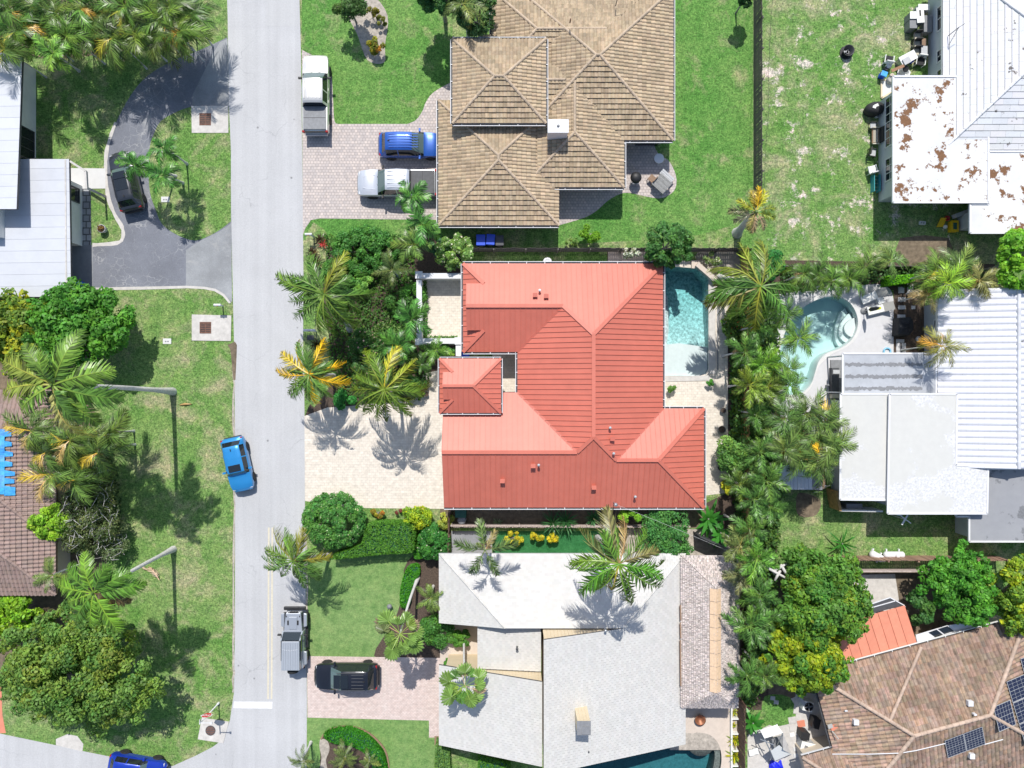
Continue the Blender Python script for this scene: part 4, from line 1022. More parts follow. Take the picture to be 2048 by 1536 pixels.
# ================= white barrel tile house with flat additions, right edge
bh = thing('house', 'house with white barrel tile roof and flat roofed additions beside the kidney pool', 'house', W(1880, 820, 0))
F, Rg, C = hip(1875, 2155, 579, 934, 2.75, .22)
a, b = Rg[0]; ymax, ymin, zr_ = C[0].y, C[2].y, a.z; V3 = lambda x, y, z: Vector((x, y, z))
for f in ([V3(C[0].x, ymax, 2.75), V3(C[0].x, ymin, 2.75), V3(a.x, ymin, zr_), V3(a.x, ymax, zr_)], [V3(C[1].x, ymin, 2.75), V3(C[1].x, ymax, 2.75), V3(a.x, ymax, zr_), V3(a.x, ymin, zr_)]):
    tile_slope(bh, f, M['white_tile'], .38, .455, 'barrel', .008, .025, hue=.01)
m = MB(); m.poly([V3(C[0].x + .4, ymin + .1, 2.7), V3(C[1].x - .4, ymin + .1, 2.7), V3(a.x, ymin + .1, zr_ - .1)]); m.poly([V3(C[0].x + .4, ymax - .1, 2.7), V3(C[1].x - .4, ymax - .1, 2.7), V3(a.x, ymax - .1, zr_ - .1)]); m.build('gable_wall', M['wall_white'], bh)
ridge_tiles(bh, (a.x, ymax, a.z + .05), (a.x, ymin, a.z + .05), M['white_tile'], .14, .5)
m = MB(); m.prism([(c.x, c.y) for c in C], 2.5, 2.68, bottom=True); m.build('fascia', M['white_paint'], bh)
bx = W(1848, 0, 0).x
m = MB(); m.prism([(bx, W(0, 612, 0).y), (bx + 12, W(0, 612, 0).y), (bx + 12, W(0, 930, 0).y), (bx, W(0, 930, 0).y)], 0, 2.5); m.build('wall', M['wall_grey'], bh)
window(bh, (bx - .01, W(0, 653, 1.6).y, 1.7), '-x', .95, .6, 1, 1); window(bh, (bx - .01, W(0, 672, 1.6).y, 1.7), '-x', .35, .6, 1, 1)
flat_roof(bh, [(1685, 707), (1872, 707), (1872, 792), (1685, 790)], 2.75, 'awning_grey', .12, .05, 'white_paint')
for k in range(3):
    xs_ = np.linspace(1690, 1845, 60); up_ = [(x, 726 + k * 24 + rnd.uniform(-2.2, 1.5)) for x in xs_]; dn_ = [(x, 732 + k * 24 + rnd.uniform(-1.5, 2.5)) for x in xs_]; m = MB(); m.poly([W(x, y, 2.756) for x, y in dn_ + up_[::-1]]); m.build('damp_stain', M['mid_grey'], bh, kind='structure')
for px_, py_ in ((1672, 740), (1672, 760)):
    pass
m = MB(); m.prism(px2([(1662, 800), (1900, 800), (1900, 985), (1662, 985)]), 0, 2.7); m.build('wall', M['wall_grey'], bh)
m = MB(); m.prism(px2([(1740, 985), (1925, 985), (1925, 1000), (1740, 1000)]), 0, 2.6); m.build('wall', M['wall_grey'], bh)
flat_roof(bh, [(1681, 788), (1777.5, 788), (1774, 1000), (1680, 999)], 3.0, 'flat_cream', .2, .04)
flat_roof(bh, [(1779, 788), (1914, 788), (1912, 930), (1976, 933), (1974, 1027), (1775, 1027)], 3.25, 'flat_cream', .2, .04)
flat_roof(bh, [(1912, 938), (2300, 938), (2300, 1083), (1938, 1083), (1938, 1033), (1912, 1033)], 2.6, 'flat_grey', .22, .05, 'concrete_white')
m = MB(); m.prism(px2([(1910, 1015), (2200, 1015), (2200, 1065), (1910, 1065)]), 0, 2.35); m.build('wall', M['wall_grey'], bh)
m = MB(); m.prism(px2([(1660, 720), (1686, 720), (1686, 800), (1660, 800)]), 0, .16); m.build('porch_step', M['mid_grey'], bh)
for (x_, y_, z_) in ((1683, 712, 2.6), (1683, 785, 2.6)):
    q = W(x_, y_, z_); m = MB(); m.box((q.x + .1, q.y, 1.3), (.1, .1, 2.6)); m.build('post', M['white_paint'], bh)
window(bh, (W(1662, 0, 0).x - .01, W(0, 827, 1.5).y, 1.6), '-x', .8, .6, 1, 1); door(bh, (W(1662, 0, 0).x - .01, W(0, 850, .5).y, 0), '-x', .9, 2.0, 'black')
# low yard wall of the laundry corner with things on it
m = MB()
m.bar(W(1664, 980, .85) , W(1671, 1018, .85), .18, 1.7); m.build('yard_wall', M['fence_gold'], bh)
m = MB(); m.bar(W(1671, 1017.5, .8), W(1755, 1019, .8), .12, 1.6); m.build('yard_wall', M['wall_white'], bh)
m = MB(); m.box(W(1702, 1012, .55), (1.2, .5, 1.1)); m.build('shelf', M['mid_grey'], bh)

# ================= brown barrel tile house, lower corner, turned a little
br = thing('house', 'brown barrel tile roofed house with solar panels in the lower corner', 'house', W(1850, 1440, 0))
zb, pb_ = 2.55, .30
c1, c2, c3 = W(1625, 1347, zb), W(2052, 1232, zb), W(1702, 1626, zb)
ex = (c2 - c1).normalized(); ey = (c3 - c1).normalized(); ey = (ey - ex * ey.dot(ex)).normalized()
Lx, Ly = (c2 - c1).length, (c3 - c1).dot(ey)
B = lambda a, b, z=0: c1 + ex * a + ey * b + Vector((0, 0, z))
hb = Ly / 2
nwb, neb, seb, swb = B(0, 0), B(Lx, 0), B(Lx, Ly), B(0, Ly); rb0, rb1 = B(hb, hb, pb_ * hb), B(Lx - hb, hb, pb_ * hb)
bf = dict(N=[neb, nwb, rb0, rb1], S=[swb, seb, rb1, rb0], E=[seb, neb, rb1], W=[nwb, swb, rb0])
for k in 'NWSE': tile_slope(br, bf[k], M['brown_tile'], .42, .30, 'barrel', .03, .24, hue=.10)
for a, b in ((rb0, rb1), (nwb, rb0), (swb, rb0), (neb, rb1), (seb, rb1)): ridge_tiles(br, a + Vector((0, 0, .08)), b + Vector((0, 0, .08)), M['brown_ridge'], .15, .45)
def on_plane(f, px, py, lift=0.0):
    p0, u, v, n = face_frame(f); c = Vector((0, 0, H)); d = W(px, py, 0) - c
    t = (p0 - c).dot(n) / d.dot(n); return c + d * t + n * lift
ridge_tiles(br, on_plane(bf['N'], 1841, 1294, .1), on_plane(bf['N'], 1779, 1440, .1), M['brown_ridge'], .13, .45)
m = MB(); m.prism([(p.x, p.y) for p in (nwb, neb, seb, swb)], zb - .22, zb - .07, bottom=True); m.build('fascia', M['wood_brown'], br)
m = MB(); m.prism([(p.x, p.y) for p in (B(.6, .6), B(Lx - .6, .6), B(Lx - .6, Ly - .6), B(.6, Ly - .6))], 0, zb - .22); m.build('wall', M['wall_tan'], br)
gutter(br, nwb, neb, -ey, 'fabric_white'); gutter(br, nwb, swb, -ex, 'dark_grey')
# small west wing
w1, w2, w3 = W(1603, 1513, 2.5), W(1660, 1497, 2.5), W(1640, 1650, 2.5)
wy = ey * 4.2
wp = [w1, w2 + ex * 1.2, w2 + ex * 1.2 + wy, w1 + wy]; hw = 2.1; pk = w1 + ex * hw + ey * hw + Vector((0, 0, .3 * hw)); pk2 = wp[1] + ey * hw + Vector((0, 0, .3 * hw))
tile_slope(br, [wp[1], wp[0], pk, pk2], M['brown_tile'], .42, .30, 'barrel', .03, .24, hue=.10)
tile_slope(br, [wp[0], wp[3], pk], M['brown_tile'], .42, .30, 'barrel', .03, .24, hue=.10)
tile_slope(br, [wp[3], wp[2], pk2, pk], M['brown_tile'], .42, .30, 'barrel', .03, .24, hue=.10)
ridge_tiles(br, wp[0] + Vector((0, 0, .08)), pk + Vector((0, 0, .08)), M['brown_ridge'], .14, .45)
gutter(br, wp[0], wp[1], -ey, 'white_paint', .1); m = MB(); m.prism([(p.x, p.y) for p in (wp[0] + ex * .4 + ey * .4, wp[1] + ey * .4, wp[2] - ey * .4, wp[3] + ex * .4 - ey * .4)], 0, 2.35); m.build('wall', M['wall_tan'], br)
for x_, y_, f in ((1709, 1441, 'W'), (1936, 1404, 'N'), (1690, 1419, 'W'), (1939, 1508, 'S'), (1945, 1426, 'N')):
    q = on_plane(bf[f], x_, y_, .05); m = MB()
    m.box(q + Vector((0, 0, .15)), (.36 if x_ in (1709, 1936, 1939) else .2, .36 if x_ in (1709, 1936, 1939) else .1, .3 if x_ != 1690 else .06)); m.build('roof_vent', M['white_paint'], br)
q = on_plane(bf['W'], 1668, 1454, .05); m = MB(); m.box(q, (.5, .42, .08), rz=.25); m.build('patch_tile', M['terracotta'], br); m = MB(); m.box(q + Vector((-.3, .1, .02)), (.35, .3, .08), rz=.3); m.tube([q + Vector((-.2, -.2, .1)), q + Vector((.1, -.6, .5))], .04, 6); m.build('broken_vent', M['fabric_grey'], br)
m = MB(); m.tube([on_plane(bf['W'], 1664, 1506, .14), on_plane(bf['W'], 1740, 1506, .14), on_plane(bf['W'], 1800, 1504, .14), on_plane(bf['S'], 1830, 1498, .14), on_plane(bf['S'], 1888, 1484, .14)], .035, 6); m.tube([on_plane(bf['S'], 1966, 1486, .14), on_plane(bf['S'], 2003, 1476, .14)], .035, 6); m.build('conduit', M['white_paint'], br)

# ================= umber tile house, left edge
ub = thing('house', 'umber tile roofed house at the left edge partly under a torn blue tarp', 'house', W(40, 1000, 0))
F1, Rg1, C1 = hip_block(ub, (-110, 112, 900, 1190), 2.5, .33, 'umber_tile', 'umber_tile', .36, .30, 'barrel', faces='ESW', ridges=(0, 3, 4), wall='wall_tan', fascia='wood_brown', lip=.05, var=.1)
F2, Rg2, C2 = hip_block(ub, (-420, 113, 780, 1086), 2.49, .33, 'umber_tile', 'umber_tile', .36, .30, 'barrel', faces='NES', ridges=(0, 3, 4), wall='wall_tan', fascia='wood_brown', lip=.05, var=.1)

# ================= modern house with metal shed roofs, left edge
mh = thing('house', 'modern house with pale grey ribbed metal shed roofs beside the asphalt drive', 'house', W(70, 350, 0))
def shed(pts, mat, edge='dark_grey', th=.18, vertical=False, pitch=.62):
    P = [Vector(p) for p in pts]; metal_slope(mh, P, M[mat], pitch, 'shed_roof', .012, 'mid_grey')
    slab_edge(P, th).build('fascia', M[edge], mh)
z1, z2 = 2.55, 2.9
lo = [W(-260, 592, z1), W(142, 594, z1), W(138, 318, z1), W(-260, 318, z1)]
shed([lo[1], lo[2], lo[3], lo[0]], 'grey_metal', pitch=.9)
cap_bar(mh, W(131, 320, z1) , W(133, 592, z1), M['concrete'], .10, .04, 'edge_flashing')
up = [W(33, 418, 4.0), W(44.5, 107, 3.1), W(-260, 104, 3.1), W(-260, 418, 4.0)]
shed([up[0], up[1], up[2], up[3]], 'grey_metal', pitch=.9)
gx = W(72, 0, 0).x
m = MB(); m.prism([(gx - 12, W(0, 316, 0).y), (gx, W(0, 316, 0).y), (gx, W(0, 141, 0).y), (gx - 12, W(0, 141, 0).y)], 0, [3.5, 3.5, 2.9, 2.9]); m.build('wall', M['wall_white'], mh)
m = MB(); m.prism([(gx - 12, W(0, 490, 0).y), (W(36, 0, 0).x + .8, W(0, 490, 0).y), (W(36, 0, 0).x + .8, W(0, 330, 0).y), (gx - 12, W(0, 330, 0).y)], 0, 3.4); m.build('wall', M['wall_white'], mh)
m = MB(); m.prism(px2([(-200, 372), (165, 372), (165, 492), (-200, 492)]), 0, 2.35); m.build('wall', M['wall_white'], mh)
window(mh, (gx + .01, W(0, 285, 1.3).y, 1.25), '+x', 2.2, 1.9, 3, 1, 'dark_grey'); window(mh, (gx + .01, W(0, 205, 2.2).y, 2.3), '+x', 1.6, .5, 2, 1, 'dark_grey')
window(mh, (W(165, 0, 0).x + .01, W(0, 386, 1.4).y, 1.3), '+x', 1.0, 1.6, 1, 1, 'dark_grey')
m = MB(); m.bar(W(141, 323, 2.4), W(172, 343, 2.4), .14, .2); m.bar(W(172, 343, 2.4), W(174, 378, 2.4), .14, .2); m.build('porch_beam', M['concrete'], mh)
q = W(174, 376, 2.4); m = MB(); m.box((q.x, q.y, 1.2), (.14, .14, 2.4)); m.build('porch_post', M['concrete'], mh)
# ------------------------------------------------------------------ vehicles
def lerp_st(a, b, t): return tuple(x + (y - x) * t for x, y in zip(a, b))

def vehicle(name, label, cat, px, py, heading, st, glass, wheels, col_, roofcol=None, lower=None, r=0.36, group=None, extras=None, mets=0.25, scale=1.0):
    """st: stations rear to front (x, zlow, zbelt, ztop, half width at belt, half width at top)
    glass: dict of station intervals -> 'w' windshield, 'r' rear window, 's' side windows"""
    c = W(px, py, 0.9); root = thing(name, label, cat, (c.x, c.y, 0.012), R(heading), group); root.scale = (scale,) * 3
    pm = paint('paint_' + name, col_, mets); lm = pm if lower is None else paint('trim_' + name, lower, .1, .5)
    # finer stations
    fine, kinds = [], []
    for i in range(len(st) - 1):
        k = 3
        for j in range(k): fine.append(lerp_st(st[i], st[i + 1], j / k)); kinds.append(glass.get(i, ''))
    fine.append(st[-1])
    def sec(s):
        x, zl, zb, zt, wb, wt = s
        return [(x, wb * .86, zl), (x, wb * .97, zl + .12), (x, wb, zl + (zb - zl) * .55), (x, wb * .99, zb - .05), (x, wb * .955, zb),
                (x, wt, zt - .05 if zt - zb > .12 else zb + (zt - zb) * .5), (x, wt * .88, zt), (x, wt * .5, zt + .025), (x, 0, zt + .035)]
    body, low, parts = MB(), MB(), {'w': MB(), 'r': MB(), 'sl': MB(), 'sr': MB()}
    S = [sec(s) for s in fine]
    for i in range(len(S) - 1):
        for j in range(8):
            q = [S[i][j], S[i + 1][j], S[i + 1][j + 1], S[i][j + 1]]
            kd = kinds[i]
            for sgn in (1, -1):
                f = [Vector((a, b * sgn, c_)) for a, b, c_ in q]
                if sgn < 0: f = f[::-1]
                tgt = body
                if 's' in kd and j == 4: tgt = parts['sl' if sgn > 0 else 'sr']
                elif 'w' in kd and j >= 5: tgt = parts['w']
                elif 'r' in kd and j >= 5: tgt = parts['r']
                elif j == 0: tgt = low
                tgt.poly(f, smooth=True)
    for e, flip in ((S[0], True), (S[-1], False)):
        loop = [Vector((a, b, c_)) for a, b, c_ in e] + [Vector((a, -b, c_)) for a, b, c_ in e[-2::-1]]
        body.poly(loop if flip else loop[::-1])
    def fuse(mb, nm, mat, smoothw=True):
        if not mb.f: return None
        me = mb.mesh(nm, mat)
        import bmesh
        b = bmesh.new(); b.from_mesh(me); bmesh.ops.remove_doubles(b, verts=b.verts, dist=.0005); b.normal_update()
        for e in b.edges:
            if len(e.link_faces) == 2 and e.calc_face_angle(0) > .6: e.smooth = False
        b.to_mesh(me); b.free()
        return link(nm, me, root)
    bo = fuse(body, 'body', pm); fuse(low, 'sill', M['black'] if lower is None else lm)
    fuse(parts['w'], 'windshield', M['glass_teal']); fuse(parts['r'], 'rear_window', M['glass'])
    fuse(parts['sl'], 'side_window', M['glass']); fuse(parts['sr'], 'side_window', M['glass'])
    wmax = max(s[4] for s in st)
    tyre = MB(); prof = [(r * .62, -.11), (r * .94, -.115), (r, -.08), (r, .08), (r * .94, .115), (r * .62, .11)]
    tyre.lathe(prof, n=24); tm = tyre.mesh('tyre', M['tyre'])
    rim = MB(); rim.lathe([(0, .09), (r * .16, .09), (r * .2, .06), (r * .58, .05), (r * .63, .112), (r * .63, -.11), (0, -.11)][::-1], n=24)
    rm = rim.mesh('rim', M['alloy'])
    for wx_ in wheels:
        for sgn in (1, -1):
            wheel = link('wheel', tm, root, (wx_, sgn * (wmax - .095), r), (R(-90) * sgn, 0, 0)); link('rim', rm, wheel)
            a = MB(); n = 18; ro, ri = r * 1.20, r * .2; zz = r
            pts = [(wx_ + ro * math.cos(t), zz + ro * math.sin(t)) for t in np.linspace(-.25, math.pi + .25, n)]
            y0_ = sgn * (wmax + .008)
            a.poly([Vector((x, y0_ - sgn * .05, z)) for x, z in pts][:: sgn]); a.build('wheel_arch', M['black'], root, world=False)
    if extras: extras(root, pm)
    xr0, xf = st[0][0], st[-1][0]
    return root, pm, S, fine

def mirrors(root, pm, x, y, z):
    for s in (1, -1):
        m = MB(); m.box((x, s * (y + .12), z), (.14, .26, .17)); m.box((x - .06, s * (y + .12), z), (.03, .2, .12)); m.build('mirror', pm, root, world=False, bevel=.03)

def lights(root, xf, yf, zf, xr_, yr_, zr_, wf=.3, wr=.18, tall=.3):
    for s in (1, -1):
        m = MB(); m.box((xf, s * yf, zf), (.26, wf, .14)); m.build('headlight', M['lamp_clear'], root, world=False, bevel=.03)
        m = MB(); m.box((xr_, s * yr_, zr_), (.12, wr, tall)); m.build('taillight', M['lamp_red'], root, world=False, bevel=.02)

def grille(root, x, z, w, h=.26, mat='black'):
    m = MB(); m.box((x, 0, z), (.06, w, h)); m.build('grille', M[mat], root, world=False, bevel=.02)

def roof_rails(root, x0, x1, y, z, mat='dark_grey'):
    for s in (1, -1):
        m = MB(); m.tube([(x0, s * y, z - .02), (x0 + .12, s * y, z + .05), (x1 - .12, s * y, z + .05), (x1, s * y, z - .02)], .022, 6); m.build('roof_rail', M[mat], root, world=False)

def roof_ribs(root, mat, x0, x1, w, z, n=6):
    for i in range(n):
        m = MB(); m.box(((x0 + x1) / 2, -w / 2 + i * w / (n - 1), z), (x1 - x0, .05, .022)); m.build('roof_rib', mat, root, world=False, bevel=.008)

def wipers(root, x, z, w):
    for y in (-w * .45, w * .15):
        m = MB(); m.bar((x, y, z), (x - .16, y + w * .5, z + .10), .03, .02); m.build('wiper', M['black'], root, world=False)

def handles(root, pm, xs, y, z):
    for x in xs:
        for s in (1, -1):
            m = MB(); m.box((x, s * y, z), (.2, .03, .04)); m.build('door_handle', pm, root, world=False)

def pickup(label, px, py, heading, c, cover, wide=.98, L=5.85, group='vehicles parked at the tan house'):
    h = L / 2
    st = [(-h, .5, 1.0, 1.04, wide * .95, wide * .9), (-h + .12, .38, 1.10, 1.14, wide * .98, wide * .93), (-h + 1.0, .36, 1.12, 1.16, wide, wide * .94), (-h + 1.88, .36, 1.12, 1.16, wide, wide * .94),
          (-h + 1.93, .36, 1.14, 1.78, wide, wide * .74), (-h + 2.08, .36, 1.14, 1.88, wide, wide * .77), (-h + 2.85, .36, 1.14, 1.92, wide, wide * .79), (-h + 2.93, .36, 1.13, 1.92, wide, wide * .79), (-h + 3.72, .36, 1.12, 1.86, wide, wide * .76),
          (-h + 4.38, .36, 1.10, 1.20, wide, wide * .80), (-h + 4.5, .36, 1.09, 1.13, wide, wide * .82), (-h + 5.3, .36, 1.05, 1.10, wide * .985, wide * .80), (-h + 5.7, .38, .95, 1.0, wide * .94, wide * .74), (h, .45, .82, .86, wide * .82, wide * .6)]
    gl = {3: '', 4: 'r', 5: 's', 7: 's', 8: 'w'}
    root, pm, S, F = vehicle('pickup_truck', label, 'pickup truck', px, py, heading, st, {5: 's', 7: 's', 8: 'ws', 3: 'r'}, (-h + 1.15, h - 1.05), c, r=.39, group=group, mets=.35)
    m = MB(); m.box((-h + 1.0, 0, 1.195), (1.74, wide * 1.74, .05)); bc = m.build('bed_cover', M[cover], root, world=False, bevel=.02)
    for k in range(3):
        q = MB(); q.box((-h + .14 + k * .87, 0, 1.222), (.03, wide * 1.72, .012)); q.build('cover_seam', M['black'], bc, world=False)
    m = MB(); m.box((-h - .06, 0, .62), (.2, wide * 1.7, .22)); m.build('rear_bumper', M['steel'], root, world=False, bevel=.04)
    m = MB(); m.box((-h + .02, 0, 1.02), (.08, wide * 1.66, .2)); m.build('tailgate', M['black'], root, world=False, bevel=.02)
    roof_ribs(root, pm, -h + 2.2, -h + 3.55, wide * 1.2, 1.945, 5)
    mirrors(root, M['black'], -h + 4.0, wide, 1.2); lights(root, h - .22, wide * .72, .86, -h + .02, wide * .9, 1.0)
    grille(root, h + .005, .72, wide * 1.1); wipers(root, -h + 4.42, 1.2, wide); handles(root, pm, (-h + 2.3, -h + 3.2), wide, 1.02)
    for s in (-1, 1):
        m = MB(); m.bar((-h + 4.55, s * .55, 1.15), (-h + 5.5, s * .42, 1.10), .05, .03); m.build('hood_crease', pm, root, world=False)
    return root
pickup('champagne white pickup truck with grey bed cover parked along the street edge', 631.5, 188, 90, (0.74, 0.72, 0.68), 'mid_grey')
pickup('silver pickup truck with black bed cover on the paver drive beside the blue car', 794, 366, 180, (0.62, 0.64, 0.68), 'dark_grey', wide=1.0, L=5.95)

def suv(name, label, px, py, heading, c, L=4.7, wide=.94, zr=1.74, sunroof=True, ribs=0, rails=True, group=None, roof_mat=None, cat='car', sedan=False, scale=1.0, lower=None, windows=True):
    h = L / 2
    st = [(-h, .5, .84, .88, wide * .84, wide * .70), (-h + .10, .36, .98, 1.04, wide * .93, wide * .78), (-h + .28, .3, 1.02, 1.12, wide * .97, wide * .80), (-h + .62, .28, 1.03, zr - .10, wide, wide * .70),
          (-h + .75, .28, 1.03, zr - .04, wide, wide * .71), (-h + 1.5, .28, 1.02, zr, wide, wide * .74), (-h + 1.58, .28, 1.02, zr, wide, wide * .74), (-h + 2.45, .28, 1.00, zr - .03, wide, wide * .73), (-h + 2.62, .28, .99, zr - .06, wide, wide * .72),
          (h - 1.32, .28, .98, 1.06, wide, wide * .80), (h - 1.2, .28, .97, 1.01, wide, wide * .83), (h - .5, .29, .90, .95, wide * .97, wide * .78), (h - .18, .34, .80, .84, wide * .88, wide * .68), (h, .42, .66, .70, wide * .72, wide * .5)]
    root, pm, S, F = vehicle(name, label, cat, px, py, heading, st, {2: 'r', 3: 's', 4: 's', 6: 's', 7: 's', 8: 'ws'} if True else {}, (-h + .88, h - .88), c, r=.355, group=group, scale=scale, lower=lower)
    if sunroof:
        for k, (x0, x1) in enumerate(sunroof if isinstance(sunroof, (list, tuple)) else ((-.55, .05), (.08, .55))):
            m = MB(); m.box(((x0 + x1) / 2, 0, zr + .03), (x1 - x0, wide * 1.02, .03)); m.build('sunroof', M['glass'], root, world=False, bevel=.012)
    if ribs: roof_ribs(root, pm, -h + .9, -h + .9 + ribs, wide * 1.05, zr + .036, 6)
    if rails: roof_rails(root, -h + .85, .55, wide * .66, zr + .0)
    mirrors(root, pm, h - 1.62, wide * .98, 1.06); lights(root, h - .26, wide * .66, .74, -h + .12, wide * .80, .92, .34, .22, .2)
    grille(root, h + .004, .58, wide * .9); wipers(root, h - 1.30, 1.045, wide); handles(root, pm, (-h + 1.3, -h + 2.3), wide * 1.0, .92)
    m = MB(); m.box((-h - .0, 0, .55), (.16, wide * 1.5, .22)); m.build('rear_bumper', M['black'] if lower is None else M['dark_grey'], root, world=False, bevel=.05)
    m = MB(); m.box((-h + .9, 0, zr + .06), (.16, .05, .06)); m.build('roof_aerial', M['black'], root, world=False, bevel=.01)
    return root, pm
suv('parked_car', 'blue four wheel drive car with ribbed roof nosed under the tan house eaves', 820, 289, 0, (0.02, 0.10, 0.42), L=4.75, wide=.93, zr=1.78, sunroof=False, ribs=2.2, rails=False, group='vehicles parked at the tan house')
suv('parked_car', 'dark graphite car with glass roof on the curved asphalt drive', 250, 362, 103, (0.035, 0.04, 0.05), L=4.55, wide=.90, zr=1.62, sunroof=[(-.9, -.05), (-.02, .5)], rails=True)
suv('parked_car', 'black four wheel drive car with panoramic roof on the pink paver drive', 692, 1354, 180, (0.015, 0.017, 0.025), L=4.85, wide=.98, zr=1.76, sunroof=[(-.35, .22), (.25, .72)], ribs=.0, rails=True)
suv('parked_car', 'bright sky blue hatchback standing half on the street and half on the lawn', 474, 929, -77.5, (0.03, 0.27, 0.62), L=4.12, wide=.89, zr=1.50, sunroof=[(-.02, .48)], rails=False)
suv('parked_car', 'deep blue car cut by the bottom edge of the picture on the cross street', 272, 1539, -10, (0.012, 0.045, 0.42), L=4.3, wide=.88, zr=1.48, sunroof=False, rails=False)
blk = [o for o in scn.objects if o.name.startswith('parked_car')][2]
for k in range(5):
    m = MB(); m.box((-1.05, -.5 + k * .25, 1.795), (.9, .04, .02)); m.build('roof_rib', M['dark_grey'], blk, world=False, bevel=.006)

# boxy grey off-roader with separate mudguards and a bolted hard top
def offroader(label, px, py, heading):
    c = W(px, py, .9); root = thing('offroad_car', label, 'car', (c.x, c.y, .012), R(heading)); pm = paint('paint_offroad', (.42, .45, .49), .35)
    pm2 = paint('paint_hardtop', (.36, .39, .43), .1, .45)
    def P(nm, mat, boxes, bev=.03, par=None):
        m = MB()
        for b in boxes: m.box(*b)
        return m.build(nm, mat, par or root, world=False, bevel=bev)
    tub = MB(); tub.prism([(-2.15, -.78), (.62, -.78), (.62, .78), (-2.15, .78)], .45, 1.18); tub.build('body', pm, root, world=False, bevel=.04)
    hd = MB(); hd.prism([(.60, -.70), (1.98, -.56), (1.98, .56), (.60, .70)], .55, [1.16, 1.10, 1.10, 1.16]); hood = hd.build('hood', pm, root, world=False, bevel=.05)
    P('hood_scoop', pm, [((1.25, 0, 1.155), (.95, .62, .06))], .03, hood)
    for s in (1, -1):
        P('hood_vent', M['black'], [((1.28, s * .36, 1.165), (.34, .13, .03))], .01, hood)
        P('hood_latch', M['black'], [((1.75, s * .50, 1.13), (.12, .05, .06))], .01, hood)
        for x in (1.42, -1.45):
            m = MB(); m.prism([(x - .56, s * .72), (x + .50, s * .72), (x + .46, s * .98), (x - .50, s * .98)], .80, .93); m.build('mudguard', pm, root, world=False, bevel=.05)
        P('side_step', M['black'], [((0, s * .86, .42), (1.7, .16, .08))])
        P('mirror', M['black'], [((.42, s * .98, 1.28), (.12, .26, .2))])
        P('side_window', M['glass'], [((-.45, s * .735, 1.45), (1.9, .03, .42))], .0)
        P('headlight', M['lamp_clear'], [((2.0, s * .42, .92), (.06, .22, .22))])
        P('taillight', M['lamp_red'], [((-2.17, s * .68, .95), (.06, .16, .26))])
        P('door_handle', M['black'], [((-.1, s * .80, 1.08), (.16, .03, .05))], .01)
    tp = MB(); tp.raw([(x, y, z) for x, y, z in ((-2.12, -.70, 1.2), (.02, -.70, 1.2), (.02, .70, 1.2), (-2.12, .70, 1.2), (-2.06, -.68, 1.82), (.10, -.66, 1.80), (.10, .66, 1.80), (-2.06, .68, 1.82))],
                      [(4, 5, 6, 7), (0, 1, 5, 4), (1, 2, 6, 5), (2, 3, 7, 6), (3, 0, 4, 7)]); top = tp.build('hard_top', pm2, root, world=False, bevel=.04)
    for k in range(7): P('top_rib', pm2, [((-.98, -.54 + k * .18, 1.835), (2.0, .05, .02))], .008, top)
    for k in range(9): P('top_bolt', M['lamp_clear'], [((-.58 + .05 * abs(k - 4) * .4, -.52 + k * .13, 1.84), (.05, .05, .02))], .0, top)
    ws = MB(); ws.raw([(.62, -.66, 1.2), (.62, .66, 1.2), (.16, .62, 1.74), (.16, -.62, 1.74)], [(0, 1, 2, 3)]); ws.build('windshield', M['glass'], root, world=False)
    fr = MB(); fr.bar((.64, -.72, 1.18), (.14, -.70, 1.78), .09, .08); fr.bar((.64, .72, 1.18), (.14, .70, 1.78), .09, .08); fr.bar((.64, -.72, 1.19), (.64, .72, 1.19), .09, .06); fr.build('windshield_frame', pm, root, world=False)
    P('grille', M['black'], [((2.0, -.36 + k * .12, .92), (.05, .07, .34)) for k in range(7)], .0)
    P('front_bumper', M['black'], [((2.22, 0, .66), (.26, 1.66, .2)), ((2.28, 0, .78), (.12, .7, .1))], .05)
    P('rear_bumper', M['black'], [((-2.26, 0, .60), (.2, 1.5, .2))], .04)
    prof = [(.22, -.12), (.38, -.13), (.41, -.09), (.41, .09), (.38, .13), (.22, .12)]
    t = MB(); t.lathe(prof, n=24); tm = t.mesh('tyre', M['tyre']); r_ = MB(); r_.lathe([(0, -.1), (.24, -.1), (.24, .1), (.2, .06), (0, .06)], n=20); rm = r_.mesh('rim', M['alloy'])
    for x in (1.42, -1.45):
        for s in (1, -1): w = link('wheel', tm, root, (x, s * .82, .41), (R(-90) * s, 0, 0)); link('rim', rm, w)
    w = link('spare_wheel', tm, root, (-2.38, .05, .98), (0, R(-90), 0)); link('rim', rm, w)
    return root
offroader('boxy silver grey off road car with hard top parked at the street edge facing up', 588, 1277, 90)
